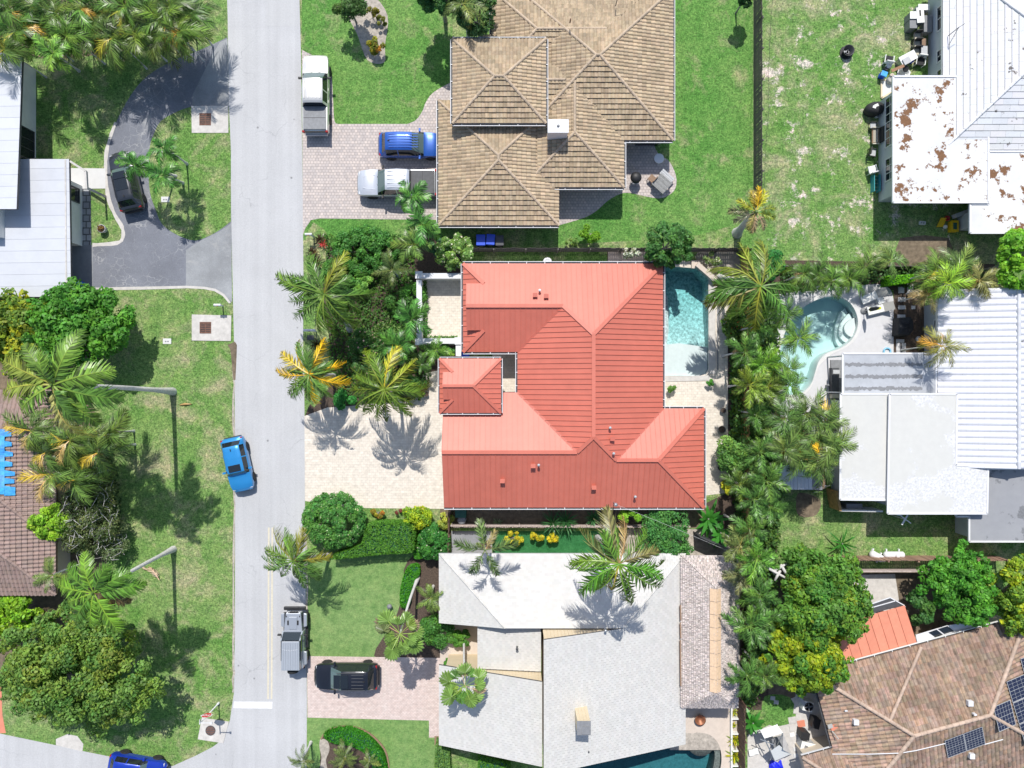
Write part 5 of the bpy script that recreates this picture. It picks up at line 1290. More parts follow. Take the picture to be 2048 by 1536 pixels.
# ------------------------------------------------------------------ palms
def frond_mesh(name, seed, L=1.0, nl=34, ll=.26, droop=.35, fwd=55, vdown=28, wleaf=.028, petiole=.14, plumose=0, jitter=.16, tipcol=(1.12, 1.05, .8), wind=0.0):
    """feather leaf of unit length along +x, bending down; leaflets as folded strips"""
    r = np.random.RandomState(seed); V, T = [], []
    def ax(s):
        a = droop * s ** 1.7
        return np.array((s * L * (1 - .18 * droop * s * s), wind * s * s * .35, -a * L * .62 * s))
    ns = 9
    for i in range(ns):
        s0, s1 = i / ns, (i + 1) / ns; p, q = ax(s0), ax(s1); w0, w1 = .016 * (1 - .85 * s0), .016 * (1 - .85 * s1)
        V.append([p + (0, -w0, .006), q + (0, -w1, .006), q + (0, w1, .006), p + (0, w0, .006)]); T.append((1.9, 1.5, 1.3))
    for k in range(nl):
        s = petiole + (1 - petiole) * (k + .5) / nl
        prof = math.sin(math.pi * min(1, (s - petiole) / (1 - petiole) * .80 + .18)) ** .6
        p = ax(s); d = ax(min(1, s + .02)) - ax(max(0, s - .02)); d /= np.linalg.norm(d)
        side = np.array((0, 1, 0)); up = np.cross(d, side)
        for sg in (1, -1):
            for m in range(1 + plumose):
                ln = ll * prof * (1 + r.uniform(-jitter, jitter))
                f = R(fwd + r.uniform(-9, 9) - 22 * s); dn = R(vdown + r.uniform(-14, 14))
                if plumose: dn = R(r.uniform(-55, 50))
                dr = d * math.sin(math.pi / 2 - f) + (side * sg * math.cos(dn) - up * math.sin(dn)) * math.sin(f)
                dr = dr / np.linalg.norm(dr)
                n = np.cross(dr, up); n /= max(1e-6, np.linalg.norm(n)); w = wleaf * (1 + r.uniform(-.2, .2))
                m1 = p + dr * ln * .5 + np.array((0, 0, -.03 * ln)); e = p + dr * ln + np.array((0, 0, -(.16 + .22 * r.rand()) * ln))
                b = r.choice((.4, .7, 1.0, 1.35, 1.8)) * r.uniform(.85, 1.15); c = (b * (1 + (tipcol[0] - 1) * s), b * (1 + (tipcol[1] - 1) * s), b * (1 + (tipcol[2] - 1) * s))
                V.append([p - n * w * .4, m1 - n * w * .6, m1 + n * w * .6, p + n * w * .4]); T.append(c)
                V.append([m1 - n * w * .6, e - n * w * .08, e + n * w * .08, m1 + n * w * .6]); T.append(c)
    return leafmesh(name, np.array(V), np.array(T, np.float32), M['leaf_waxy'])

def fan_mesh(name, seed, n=17, rad=.37, pet=.60, spread=165):
    r = np.random.RandomState(seed); V, T = [], []
    P = lambda s: np.array((pet * s, 0, -.10 * s * s))
    for i in range(4):
        p, q = P(i / 4), P((i + 1) / 4); V.append([p + (0, -.012, 0), q + (0, -.012, 0), q + (0, .012, 0), p + (0, .012, 0)]); T.append((1.6, 1.4, 1.1))
    c = P(1)
    for k in range(n):
        a0 = R(-spread + 2 * spread * k / n); a1 = R(-spread + 2 * spread * (k + 1) / n); am = (a0 + a1) / 2
        rr = rad * (.72 + .28 * math.cos(am * .55)) * (1 + r.uniform(-.06, .06))
        z = lambda a, q: -.10 * q - .16 * q * q * (1 + r.uniform(-.2, .2))
        m0 = c + np.array((math.cos(a0) * rr * .8, math.sin(a0) * rr * .8, z(a0, .6) - .03)); m1 = c + np.array((math.cos(a1) * rr * .8, math.sin(a1) * rr * .8, z(a1, .6) - .03))
        mm = c + np.array((math.cos(am) * rr * .8, math.sin(am) * rr * .8, z(am, .6) + .03)); e = c + np.array((math.cos(am) * rr, math.sin(am) * rr, z(am, .9)))
        b = r.uniform(.8, 1.2)
        V.append([c, m0, mm, c]); T.append((b * .85,) * 3); V.append([c, mm, m1, c]); T.append((b * 1.1,) * 3)
        V.append([m0, e, e, mm]); T.append((b * .9,) * 3); V.append([mm, e, e, m1]); T.append((b * 1.12,) * 3)
    return leafmesh(name, np.array(V), np.array(T, np.float32), M['leaf_waxy'])

FR = {
 'coco': [frond_mesh('frond_coco', 10 + i, nl=33, ll=.27, droop=.42 + .17 * i, vdown=24 + 8 * i, wleaf=.020, wind=(-.5, .45, -.2, .6, 0)[i], jitter=.38) for i in range(5)],
 'foxtail': [frond_mesh('frond_foxtail', 30 + i, nl=30, ll=.26, droop=.40 + .15 * i, plumose=1, wleaf=.016, jitter=.3, fwd=60, petiole=.2, wind=(-.1, .2, 0)[i % 3]) for i in range(3)],
 'royal': [frond_mesh('frond_royal', 40 + i, nl=46, ll=.24, droop=.4 + .2 * i, vdown=8, wleaf=.025, jitter=.25, fwd=66, wind=(-.2, .2, .1)[i]) for i in range(3)],
 'areca': [frond_mesh('frond_areca', 50 + i, nl=21, ll=.38, droop=.6 + .3 * i, vdown=6, wleaf=.021, jitter=.3, fwd=50, petiole=.18, wind=(.5, .9, .3, -.4)[i]) for i in range(4)],
 'xmas': [frond_mesh('frond_xmas', 60 + i, nl=20, ll=.36, droop=.55 + .2 * i, vdown=-2, wleaf=.036, jitter=.25, fwd=58, petiole=.12) for i in range(3)],
 'fan': [fan_mesh('frond_fan', 70 + i) for i in range(3)],
 'pygmy': [frond_mesh('frond_pygmy', 80 + i, nl=30, ll=.24, droop=.6 + .2 * i, vdown=0, wleaf=.016, fwd=60) for i in range(2)],
}
G_COCO = (.095, .205, .04); G_FOX = (.085, .20, .045); G_XM = (.065, .20, .04); G_AR = (.10, .20, .04); G_FAN = (.20, .33, .08); YEL = (.60, .43, .025); DEAD = (.42, .32, .22); PALEG = (.20, .26, .05)

def palm(label, px, py, z, sp, L, nf, base=None, colr=None, seed=0, r0=.16, group=None, name=None, special=(), el=(62, -12), fronds=None, shaft=None, el_old=None, cvar=.22, bulge=0.0, lean=.5):
    """crown seen at photo px,py when its growing point is z metres up; base given in photo px on the ground"""
    r = random.Random(seed + 1000); c = W(px, py, z)
    b = W(*base, 0) if base else Vector((c.x + r.uniform(-lean, lean) * .4, c.y + r.uniform(-lean, lean) * .4, 0))
    nm = name or dict(coco='coconut_palm', foxtail='foxtail_palm', royal='royal_palm', areca='areca_palm', xmas='christmas_palm', fan='fan_palm', pygmy='pygmy_palm')[sp]
    t = thing(nm, label, 'palm tree', b, 0, group)
    k = 9; pts = []; rad = []
    for i in range(k + 1):
        s = i / k; bend = math.sin(s * math.pi) * .12
        p = b.lerp(c, s) + Vector((bend * (c.y - b.y + .3) * .3, bend * .5, 0)); p.z = z * s - .05
        pts.append(p); rad.append(r0 * (1.5 - .75 * min(1, s * 5) if s < .2 else .82 - .22 * s + bulge * math.sin(s * math.pi)))
    m = MB(); m.tube(pts, rad, 9); m.build('trunk', M['palm_bark'], t)
    if shaft:
        m = MB(); d = (pts[-1] - pts[-2]).normalized(); m.tube([pts[-1] - d * .1, pts[-1] + d * .35, pts[-1] + d * .8], [r0 * .72, r0 * .66, r0 * .3], 9); o = m.build('crownshaft', M['leaf_waxy'], t, color=(.14, .22, .06))
        top = pts[-1] + d * .55
    else: top = pts[-1]
    base_col = colr or dict(coco=G_COCO, foxtail=G_FOX, royal=G_COCO, areca=G_AR, xmas=G_XM, fan=G_FAN, pygmy=G_FOX)[sp]
    F = FR[sp]; lst = []
    if fronds:
        lst = [(f + (None,) * 4)[:4] for f in fronds]       # azimuth, length factor, elevation, colour
    else:
        for i in range(nf): lst.append((i * 137.5 + r.uniform(-28, 28), r.uniform(.62, 1.12), None, None))
    n = len(lst)
    for i, (az, lf, e, cc) in enumerate(lst):
        f = i / max(1, n - 1)
        if e is None: e = el[0] + (el[1] - el[0]) * (f if not fronds else r.random() * .8 + .1) + r.uniform(-7, 7)
        me = F[min(len(F) - 1, int(r.random() * len(F)))] if e > 20 else F[r.randrange(len(F))]
        q = 1 + r.uniform(-cvar, cvar); bc = cc or base_col
        if not cc and r.random() < .25: bc = tuple(x * a for x, a in zip(bc, (1.35, 1.15, 1.0)))
        o = link('frond', me, t, top - b + Vector((0, 0, r.uniform(-.1, .1))), (R(r.uniform(-22, 22)), -R(e), R(az)), L * (lf or 1), (bc[0] * q, bc[1] * q, bc[2] * q))
        if (cc in (YEL, DEAD)): o['label'] = 'yellowing frond' if cc == YEL else 'dry brown frond'
    if sp in ('coco', 'areca', 'foxtail', 'royal'):
        for k in range(r.choice((1, 2, 3))):
            q = r.uniform(.6, 1.1); o = link('frond', F[-1], t, top - b + Vector((0, 0, -.15)), (R(r.uniform(-40, 40)), R(r.uniform(38, 66)), R(r.uniform(0, 360))), L * r.uniform(.65, .9), (.36 * q, .27 * q, .16 * q)); o['label'] = 'dry hanging frond'
    return t

# the two tall leaning-away palms on the left lawn
palm('tallest palm, long bare grey trunk rooted in the left lawn', 118, 770, 13.4, 'royal', 3.6, 0, (346, 783), seed=1, r0=.21, bulge=.05, shaft=True, name='royal_palm',
     fronds=[(18, 1.0, 10), (-20, 1.05, 5), (-48, .95, -5), (-85, 1.0, 0, (.34, .33, .12)), (-118, .85, -18, (.05, .075, .05)), (-150, 1.0, 5), (178, 1.05, 8, PALEG), (150, .95, 20, PALEG), (115, .8, 25), (72, 1.0, 15), (50, .9, 35), (-62, .8, 25), (95, .6, 60)])
palm('lower bare trunked palm of the left lawn by the big round tree', 197, 1180, 9.6, 'royal', 2.95, 0, (347, 1098), seed=2, r0=.18, bulge=.03, shaft=True, name='royal_palm', colr=(.09, .21, .03),
     fronds=[(8, 1.0, 8), (35, .9, 12), (60, .85, 30), (100, .9, 25), (140, .95, 12), (168, 1.05, 10, (.13, .26, .03)), (198, .95, 4), (230, 1.1, 2), (262, .9, 0), (300, 1.1, 2), (330, .8, -12, (.16, .12, .06)), (345, .9, -14, (.12, .10, .05))])
palm('large dark green palm leaning over the street beside the upper garden shrubs', 648, 588, 6.2, 'coco', 3.35, 0, (700, 660), seed=3, r0=.17, group='palms of the street garden',
     fronds=[(62, 1.0, 42, (.20, .24, .03)), (50, .75, 50, PALEG), (-10, 1.05, 12), (-18, 1.0, 2), (-42, .8, -4), (-62, .95, -2), (-80, 1.0, -8), (-100, 1.05, -6), (-118, .95, -6), (-140, 1.0, 4), (-160, .95, 4), (172, 1.15, 6), (158, 1.15, 14), (140, 1.05, 20), (120, .9, 28), (100, .8, 34), (20, .7, 40), (-30, .6, 48)])
palm('palm with bright yellow lower fronds overhanging the street edge', 618, 748, 6.4, 'coco', 2.75, 0, (668, 752), seed=4, r0=.16, group='palms of the street garden',
     fronds=[(58, 1.0, 14, YEL), (8, .95, 10, YEL), (-28, 1.05, 0, YEL), (-98, .95, -10, YEL), (190, 1.0, -4, YEL), (128, 1.1, 8, (.38, .31, .02)), (150, 1.0, 4, (.40, .33, .03)), (75, .75, 40), (100, .85, 30), (165, .85, 12), (210, .9, 2), (235, .85, 4), (262, .7, 25), (-60, .8, 20), (30, .7, 42), (-10, .6, 35), (-125, .85, 0)])
palm('wide green palm standing at the head of the cream driveway', 768, 778, 7.2, 'coco', 2.9, 0, (800, 800), seed=5, r0=.16, group='palms of the street garden', colr=(.105, .19, .025),
     fronds=[(35, 1.05, 12, (.20, .25, .03)), (12, 1.05, 8), (-2, .95, 4), (-30, 1.05, 2), (-42, .9, 20), (-68, .9, 6), (-88, 1.1, -6), (-102, .85, 10), (-118, 1.0, -4), (-142, 1.05, 0), (-155, 1.15, 2), (178, .9, 10), (146, 1.15, 8), (120, 1.15, 12), (98, .9, 24), (85, 1.05, 16, (.30, .30, .03)), (60, .8, 30), (-12, 1.2, 2), (165, .8, 25)])
palm('palm leaning over the street beside the round flowering hedge', 586, 1122, 5.8, 'coco', 2.55, 0, (660, 1110), seed=6, r0=.16, group='palms of the street garden',
     fronds=[(55, 1.0, 30, (.20, .21, .04)), (75, .8, 38), (8, 1.05, 8, (.20, .20, .03)), (-20, .85, 4), (-38, .95, 2), (-62, .9, 0), (-85, .9, -4), (-100, .85, -4), (-122, 1.0, 0), (-150, .9, 4), (-168, 1.05, 6), (172, 1.1, 8), (150, .9, 16), (130, 1.15, 12, (.17, .20, .05)), (112, .9, 24), (30, .7, 40), (95, .65, 45)])
palm('five fronded feathery palm beside the small grey path at the pale shingle roof corner', 970, 1100, 6.6, 'foxtail', 2.05, 0, (988, 1075), seed=7, r0=.12, shaft=False, colr=(.10, .17, .055), group='palms around the pale shingle house',
     fronds=[(100, 1.05, 12), (12, 1.15, 8), (172, 1.1, 10), (-65, 1.05, 4), (-118, 1.1, 6), (55, .75, 8, (.30, .27, .13)), (140, .5, 50)])
palm('tall full palm rising above the pale shingle roof ridge', 1238, 1128, 12.4, 'coco', 3.15, 0, (1195, 1075), seed=8, r0=.17, colr=(.09, .20, .03), group='palms around the pale shingle house',
     fronds=[(92, 1.0, 18), (108, 1.1, 10, (.20, .20, .09)), (75, .9, 14, (.24, .19, .10)), (150, 1.0, 10, (.13, .17, .07)), (165, .95, 6), (-172, 1.15, 4, (.09, .27, .03)), (-155, 1.05, 0, (.09, .25, .03)), (-128, .9, -4), (-105, .95, -10, (.32, .32, .03)), (-82, 1.25, -2), (-62, 1.15, 0), (-40, 1.15, 2), (-22, 1.1, 4), (-5, .9, 12, (.09, .27, .03)), (30, .8, 20, (.2, .2, .08)), (45, .9, 10), (130, .8, 30), (-118, 1.0, 4)])
palm('yellow topped palm with swollen pale trunk at the end of the dark fence', 1508, 428, 4.6, 'foxtail', 1.75, 0, (1474, 466), seed=9, r0=.30, colr=(.20, .26, .03), bulge=.1, name='bottle_palm', shaft=True,
     fronds=[(85, 1.0, 20, YEL), (60, 1.05, 10, (.32, .34, .03)), (105, .9, 14, (.36, .30, .03)), (20, .95, 10), (-15, 1.0, 0), (-50, 1.0, -10, DEAD), (-90, .9, -14, DEAD), (170, 1.1, -4, (.20, .20, .12)), (200, .95, -10, (.2, .2, .16)), (150, .9, 10), (-120, .8, -10, (.3, .27, .1))])
palm('large palm with long fronds over the corner of the rectangular pool', 1522, 572, 7.0, 'coco', 3.2, 0, (1435, 552), seed=10, r0=.17, colr=(.085, .20, .04),
     fronds=[(120, 1.1, 16, PALEG), (135, 1.1, 10, PALEG), (78, 1.0, 18, PALEG), (98, .9, 20), (45, .9, 16), (175, 1.15, 6), (190, 1.0, 2), (205, 1.2, 0, (.20, .22, .04)), (222, .9, 4), (240, 1.0, -2), (258, 1.05, -6, (.2, .24, .03)), (280, .9, -4), (300, 1.05, 0), (325, 1.0, 4), (345, .9, 10), (10, .95, 14), (160, .9, 22)])
# Christmas palms in the grass island and by the garden wall
for i, (x, y, z, L, b, lab, c) in enumerate((
    (278, 332, 3.6, 1.35, (352, 352), 'small bushy palm overhanging the dark car on the asphalt drive', None), (333, 300, 3.3, 1.25, (374, 328), 'uppermost small bushy palm of the grass island', None), (330, 352, 3.5, 1.3, (366, 366), 'lowest small bushy palm of the grass island near the utility cover', None),
    (825, 398, 3.4, 1.45, None, 'topmost bushy palm beside the silver truck and paver drive edge', None), (846, 450, 3.2, 1.5, None, 'bushy palm close to the corner of the tan roof', None), (829, 492, 3.0, 1.55, None, 'light green feathery palm above the white courtyard wall', (.12, .22, .05)),
    (826, 640, 3.0, 1.5, None, 'bushy palm growing over the left courtyard wall', None), (800, 692, 2.6, 1.5, None, 'low spreading palm below the left courtyard wall', None), (112, 110, 4.6, 1.45, (158, 142), 'lone bright palm standing before the dense palm grove by the upper left roof', (.13, .28, .05)))):
    palm(lab, x, y, z, 'xmas', L, 13, b, c, seed=100 + i, r0=.09, group='small bushy palms', el=(55, -8), shaft=True)
palm('fine leaved palm in the middle of the street garden', 785, 540, 2.6, 'pygmy', 1.6, 18, None, (.09, .15, .05), seed=120, r0=.1)
palm('tall fan palm with broad pale leaves beside the pink paver drive', 800, 1268, 6.3, 'fan', 2.15, 0, (836, 1155), seed=121, r0=.13, group='fan palms', fronds=[(a, .62 + .4 * ((i * 7) % 5) / 5, e, c) for i, (a, e, c) in enumerate(((105, 25, (.42, .42, .05)), (72, 20, None), (150, 5, DEAD), (35, 5, DEAD), (172, 8, (.2, .25, .1)), (195, -4, None), (222, -8, (.22, .34, .08)), (250, -6, None), (278, 0, None), (300, -6, None), (325, 2, None), (5, 8, None), (130, 20, None), (50, 25, None), (240, 35, None), (-20, 30, None), (95, 45, None), (-40, 5, None)))])
palm('fan palm with rounded leaves rising beside the garage part of the pale roof', 930, 1372, 6.0, 'fan', 1.95, 0, (928, 1272), seed=122, r0=.11, group='fan palms', fronds=[(a, .66 + .4 * ((i * 3) % 5) / 5, e, c) for i, (a, e, c) in enumerate(((60, 10, (.13, .28, .06)), (25, 5, None), (140, 8, (.13, .28, .06)), (170, 5, None), (200, 4, None), (228, -4, None), (252, -8, (.12, .27, .05)), (280, -6, (.12, .27, .05)), (305, -4, None), (335, 0, DEAD), (110, 4, DEAD), (85, 25, None), (5, 20, None), (215, 30, None), (290, 25, None)))])
# palms along the tall fence of the red house, top to bottom
row = [(1508, 655, 4.4, 'foxtail', 1.5, 'foxtail palm on the fence line beside the upper half of the long pool', None), (1490, 705, 4.8, 'foxtail', 1.6, 'foxtail palm on the fence line just below the middle of the long pool', None),
       (1526, 728, 5.0, 'foxtail', 1.55, 'bright green foxtail palm between the fence line and the kidney pool', (.11, .25, .03)), (1500, 770, 5.2, 'foxtail', 1.7, 'foxtail palm with yellowed left fronds over the golden fence', (.14, .22, .035)),
       (1536, 772, 4.6, 'foxtail', 1.5, 'foxtail palm nearest the lower tip of the kidney pool', (.13, .2, .035)), (1512, 830, 4.2, 'foxtail', 1.3, 'small foxtail palm over the golden fence beside the covered house wing', None),
       (1522, 905, 5.2, 'foxtail', 1.45, 'foxtail palm leaning over the golden fence from a grey trunk', None), (1478, 968, 4.6, 'foxtail', 1.6, 'foxtail palm on the red house side by the lower end of the cream deck', (.09, .17, .04)),
       (1532, 962, 5.2, 'foxtail', 1.55, 'foxtail palm left of the small grey shed roof', None), (1508, 1000, 5.4, 'foxtail', 1.65, 'foxtail palm below the end of the golden fence', None),
       (1540, 1015, 5.0, 'foxtail', 1.45, 'foxtail palm at the edge of the small lawn below the grey shed', None), (1500, 1062, 5.6, 'foxtail', 1.75, 'foxtail palm right of the banana clump', None),
       (1480, 1092, 5.2, 'foxtail', 1.6, 'pale foxtail palm over the dark screen above the thatched hut', (.15, .2, .07)), (1514, 1118, 5.8, 'foxtail', 1.75, 'foxtail palm at the top corner of the thatched hut', (.09, .22, .035)),
       (1486, 1148, 5.2, 'foxtail', 1.5, 'grey green foxtail palm brushing the top of the thatched roof', (.10, .13, .07)), (1520, 1190, 5.6, 'foxtail', 1.6, 'foxtail palm between the thatched roof and the big green tree', None),
       (1500, 1252, 5.6, 'foxtail', 1.85, 'foxtail palm over the middle of the thatched roof edge', None), (1530, 1235, 5.0, 'foxtail', 1.4, 'foxtail palm tucked against the big green tree', None),
       (1494, 1352, 5.4, 'foxtail', 1.75, 'foxtail palm over the lower end of the thatched roof', None), (1528, 1352, 5.0, 'foxtail', 1.5, 'foxtail palm between the yellow green tree and the lower thatched roof', (.08, .16, .035))]
for i, (x, y, z, sp, L, lab, c) in enumerate(row):
    palm(lab, x, y, z, sp, L, 16 + i % 3, None, c and tuple(q * 1.2 for q in c), seed=200 + i, r0=.085, group='foxtail palms along the fence', el=(58, -14), special=())
# areca and coconut palms round the kidney pool
row = [(1608, 548, 3.6, 'areca', 1.5, 'palm at the left end of the row above the kidney pool', (.07, .14, .03)), (1636, 548, 3.6, 'areca', 1.4, 'dark palm above the top of the kidney pool', (.06, .13, .025)), (1664, 562, 3.6, 'areca', 1.3, 'palm hanging over the upper rim of the kidney pool', (.08, .17, .03)),
       (1698, 556, 2.9, 'areca', 1.35, 'palm above the two sun loungers', (.08, .16, .03)), (1730, 534, 2.9, 'areca', 1.3, 'palm left of the clipped lime hedge', (.10, .17, .04)), (1782, 520, 3.4, 'areca', 1.3, 'palm poking above the dark wall over the lime hedge', (.09, .16, .05)),
       (1870, 545, 4.4, 'areca', 1.7, 'palm right of the clipped lime hedge beside the bare soil', (.09, .17, .035)), (1915, 535, 4.6, 'areca', 1.7, 'palm reaching into the shadow of the white flat roof', (.10, .17, .05)), (1893, 566, 5.0, 'areca', 1.7, 'bright yellow green palm over the corner of the white barrel tile roof', (.17, .30, .03)),
       (1958, 560, 4.2, 'areca', 1.5, 'sparse brownish palm above the white barrel tile roof', (.16, .17, .06)), (1858, 590, 4.0, 'areca', 1.25, 'brown tinged palm beside the stepping stones', (.16, .15, .06)), (1884, 692, 5.0, 'areca', 1.45, 'palm with orange dry fronds between the grey awning and the barrel tile roof', (.15, .16, .035)),
       (1566, 632, 4.4, 'areca', 1.35, 'palm over the upper left rim of the kidney pool', (.08, .17, .03)), (1596, 676, 4.6, 'areca', 1.35, 'palm leaning over the middle of the kidney pool', (.09, .19, .03)), (1578, 738, 4.6, 'areca', 1.2, 'palm leaning over the narrow arm of the kidney pool', (.075, .16, .03)),
       (1580, 770, 5.0, 'areca', 1.4, 'palm over the lower tip of the kidney pool', (.08, .17, .03))]
for i, (x, y, z, sp, L, lab, c) in enumerate(row):
    sp_ = [(40 + 70 * (i % 4), 1.0, 0, YEL if i != 11 else (.5, .28, .04))] if i in (8, 11, 10, 9) else []
    t = palm(lab, x, y, z, sp, L, 15, None, tuple(q * 1.25 for q in c), seed=300 + i, r0=.07, group='palms around the kidney pool', el=(65, -10))
    if i in (8, 10, 11):
        for k in range(1 if i == 8 else 4): fr = t.children[9 + k * 2]; fr.color = (*((.46, .42, .04) if i == 8 else (.5, .3, .06) if i == 11 else (.3, .23, .12)), 1)
row = [(1570, 838, 'upper left palm of the dense clump left of the white flat roof'), (1612, 828, 'topmost palm of the dense clump left of the white flat roof'), (1650, 846, 'upper right palm of the dense clump touching the white flat roof'), (1590, 868, 'middle left palm of the dense clump beside the white flat roof'),
       (1634, 876, 'central palm of the dense clump beside the white flat roof'), (1665, 890, 'palm of the dense clump overhanging the white flat roof edge'), (1598, 912, 'palm with yellow fronds above the small grey shed roof'), (1640, 922, 'lowest right palm of the dense clump beside the brown deck'), (1566, 900, 'lowest left palm of the dense clump by the golden fence')]
for i, (x, y, lab) in enumerate(row):
    t = palm(lab, x, y, 5.0 + .25 * (i % 3), 'areca', 1.75, 19, None, (.085 + .012 * (i % 3), .18, .045), seed=340 + i, r0=.07, group='dense palm clump beside the white flat roof', el=(65, -12))
    if i in (2, 4, 6, 7): t.children[6].color = (.62, .42, .03, 1); t.children[9].color = (.5, .33, .08, 1)
# the palm grove in the upper left corner
r = random.Random(77); k = 0
grove = [(20, 18), (66, 12), (112, 28), (160, 14), (206, 24), (250, 12), (296, 26), (340, 14), (378, 34), (30, 62), (80, 70), (134, 72), (182, 66), (228, 76), (272, 70), (318, 72), (356, 66), (8, 100), (330, 40)]
where = ['in the far corner', 'second along the top edge', 'third along the top edge', 'fourth along the top edge', 'fifth along the top edge', 'sixth along the top edge', 'near the right end of the top edge', 'at the right end of the top edge', 'reaching toward the street', 'just above the upper metal roof', 'behind the lone bright palm', 'right of the lone bright palm', 'in the middle of its lower row', 'right of the middle of its lower row', 'above the shaded lawn', 'above the asphalt drive shadow', 'lowest toward the drive mouth', 'against the left picture edge', 'between its right end and the drive']
for i, (x, y) in enumerate(grove):
    t = palm('dark green palm of the upper left grove, ' + where[i], x, y, 3.9 + r.random() * .8, 'areca', 2.0, 17, None, (.07 + r.random() * .04, .155 + r.random() * .06, .035), seed=400 + i, r0=.06, group='palms of the upper left grove', el=(62, -14))
    if i % 3 == 0: t.children[5].color = (.48, .30, .05, 1)
    if i % 4 == 1: t.children[7].color = (.34, .33, .04, 1)
# windblown palms by the umber roof
for i, (x, y, z, lab) in enumerate(((92, 905, 4.6, 'windblown palm touching the torn blue tarp side of the umber roof'), (140, 880, 5.0, 'windblown yellow green palm below the crown of the tallest palm'), (195, 905, 4.8, 'windblown palm nearest the left lawn'), (104, 950, 4.4, 'brownish windblown palm over the umber roof edge'), (150, 960, 4.2, 'lowest windblown palm above the grey twiggy shrub'), (62, 862, 5.0, 'windblown palm in the shade left of the tallest palm crown'), (210, 870, 4.0, 'windblown palm under the right fronds of the tallest palm'))):
    t = palm(lab, x, y, z, 'areca', 2.0, 17, None, (.095, .175, .04), seed=440 + i, r0=.08, group='windblown palms by the umber roof', el=(60, -12)); t.children[4].color = (.45, .35, .04, 1); t.children[7].color = (.4, .3, .12, 1)
for i, (x, y, z, L, lab, c) in enumerate(((690, 1515, 1.6, 1.25, 'feathery palm in the middle of the crescent bed', (.13, .19, .06)), (738, 1524, 1.2, .9, 'small feathery palm at the right of the crescent bed', (.13, .20, .06)), (606, 1522, 2.4, 1.1, 'feathery palm at the street edge beside the crescent bed', (.12, .18, .07)), (105, 1150, 4.6, 1.5, 'small fan like palm over the lower corner of the umber roof', (.12, .2, .05)), (862, 1195, 2.2, 1.35, 'light green feathery palm against the left edge of the pale shingle roof', (.15, .24, .06)), (872, 700, 1.8, 1.3, 'light green feathery palm outside the lower courtyard wall', (.12, .26, .05)), (842, 730, 1.8, 1.2, 'feathery green palm left of the red entry tower', (.07, .16, .04)), (925, 8, 5.0, 1.9, 'pale feathery palm at the top edge beside the tan roof', (.13, .2, .06)))):
    palm(lab, x, y, z, 'pygmy', L, 16, None, c, seed=460 + i, r0=.1, el=(58, -6))
# ------------------------------------------------------------------ trees, shrubs, hedges
def leaf_cloud(name, r, centres, radii, n, size, mix, asp=.55, up=.35, flat=1.0, mat='leaf', whorl=False):
    """leaf quads on the skins of many clumps; mix: list of (weight, rgb tint) per clump"""
    k = len(centres); a = radii ** 2; idx = r.choice(k, n, p=a / a.sum())
    d = r.normal(size=(n, 3)); d[:, 2] = np.abs(d[:, 2]) * 1.0 - .35; d /= np.linalg.norm(d, axis=1)[:, None]
    rad = radii[idx] * (0.45 + .75 * r.rand(n) ** .7)
    sc = np.array((1, 1, flat)); p = centres[idx] + d * rad[:, None] * sc
    nr = d + r.normal(size=(n, 3)) * .55; nr[:, 2] += up; nr /= np.linalg.norm(nr, axis=1)[:, None]
    t = np.cross(nr, r.normal(size=(n, 3))); t /= np.linalg.norm(t, axis=1)[:, None]; b = np.cross(nr, t)
    s = size * (.45 + 1.0 * r.rand(n) ** 1.3)[:, None]
    tip = p + t * s * .5; tail = p - t * s * .5; w = b * s * asp * .5; sag = nr * s * .10
    V = np.stack([tail, p + w + sag, tip - sag, p - w + sag], 1)
    ws = np.array([m[0] for m in mix], float); ct = np.array([m[1] for m in mix], float)
    ck = r.choice(len(mix), k, p=ws / ws.sum()); cl = ct[ck] * (1 + r.uniform(-.14, .14, (k, 1)))
    own = r.rand(n) < .2; tint = cl[idx]; tint[own] = ct[r.choice(len(mix), own.sum(), p=ws / ws.sum())]
    tint = tint * r.uniform(.6, 1.45, (n, 1)) * (1 + r.uniform(-.08, .08, (n, 3)))
    return leafmesh(name, V, tint.astype(np.float32), M[mat])

def clumps(r, c, rx, ry, rz, k, rc, zmin=-.25, jag=.18):
    """clump centres over the upper part of a lumpy ellipsoid"""
    out = []
    for i in range(k):
        d = r.normal(size=3); d[2] = abs(d[2]) * 1.0 + zmin * r.rand(); d /= np.linalg.norm(d)
        q = (1 - rc) * (1 + r.uniform(-jag, jag * .6)) if r.rand() > .12 else r.uniform(.3, .8)
        out.append((c[0] + d[0] * rx * q, c[1] + d[1] * ry * q, c[2] + d[2] * rz * q))
    return np.array(out), rc * min(rx, ry) * r.uniform(.65, 1.25, k)

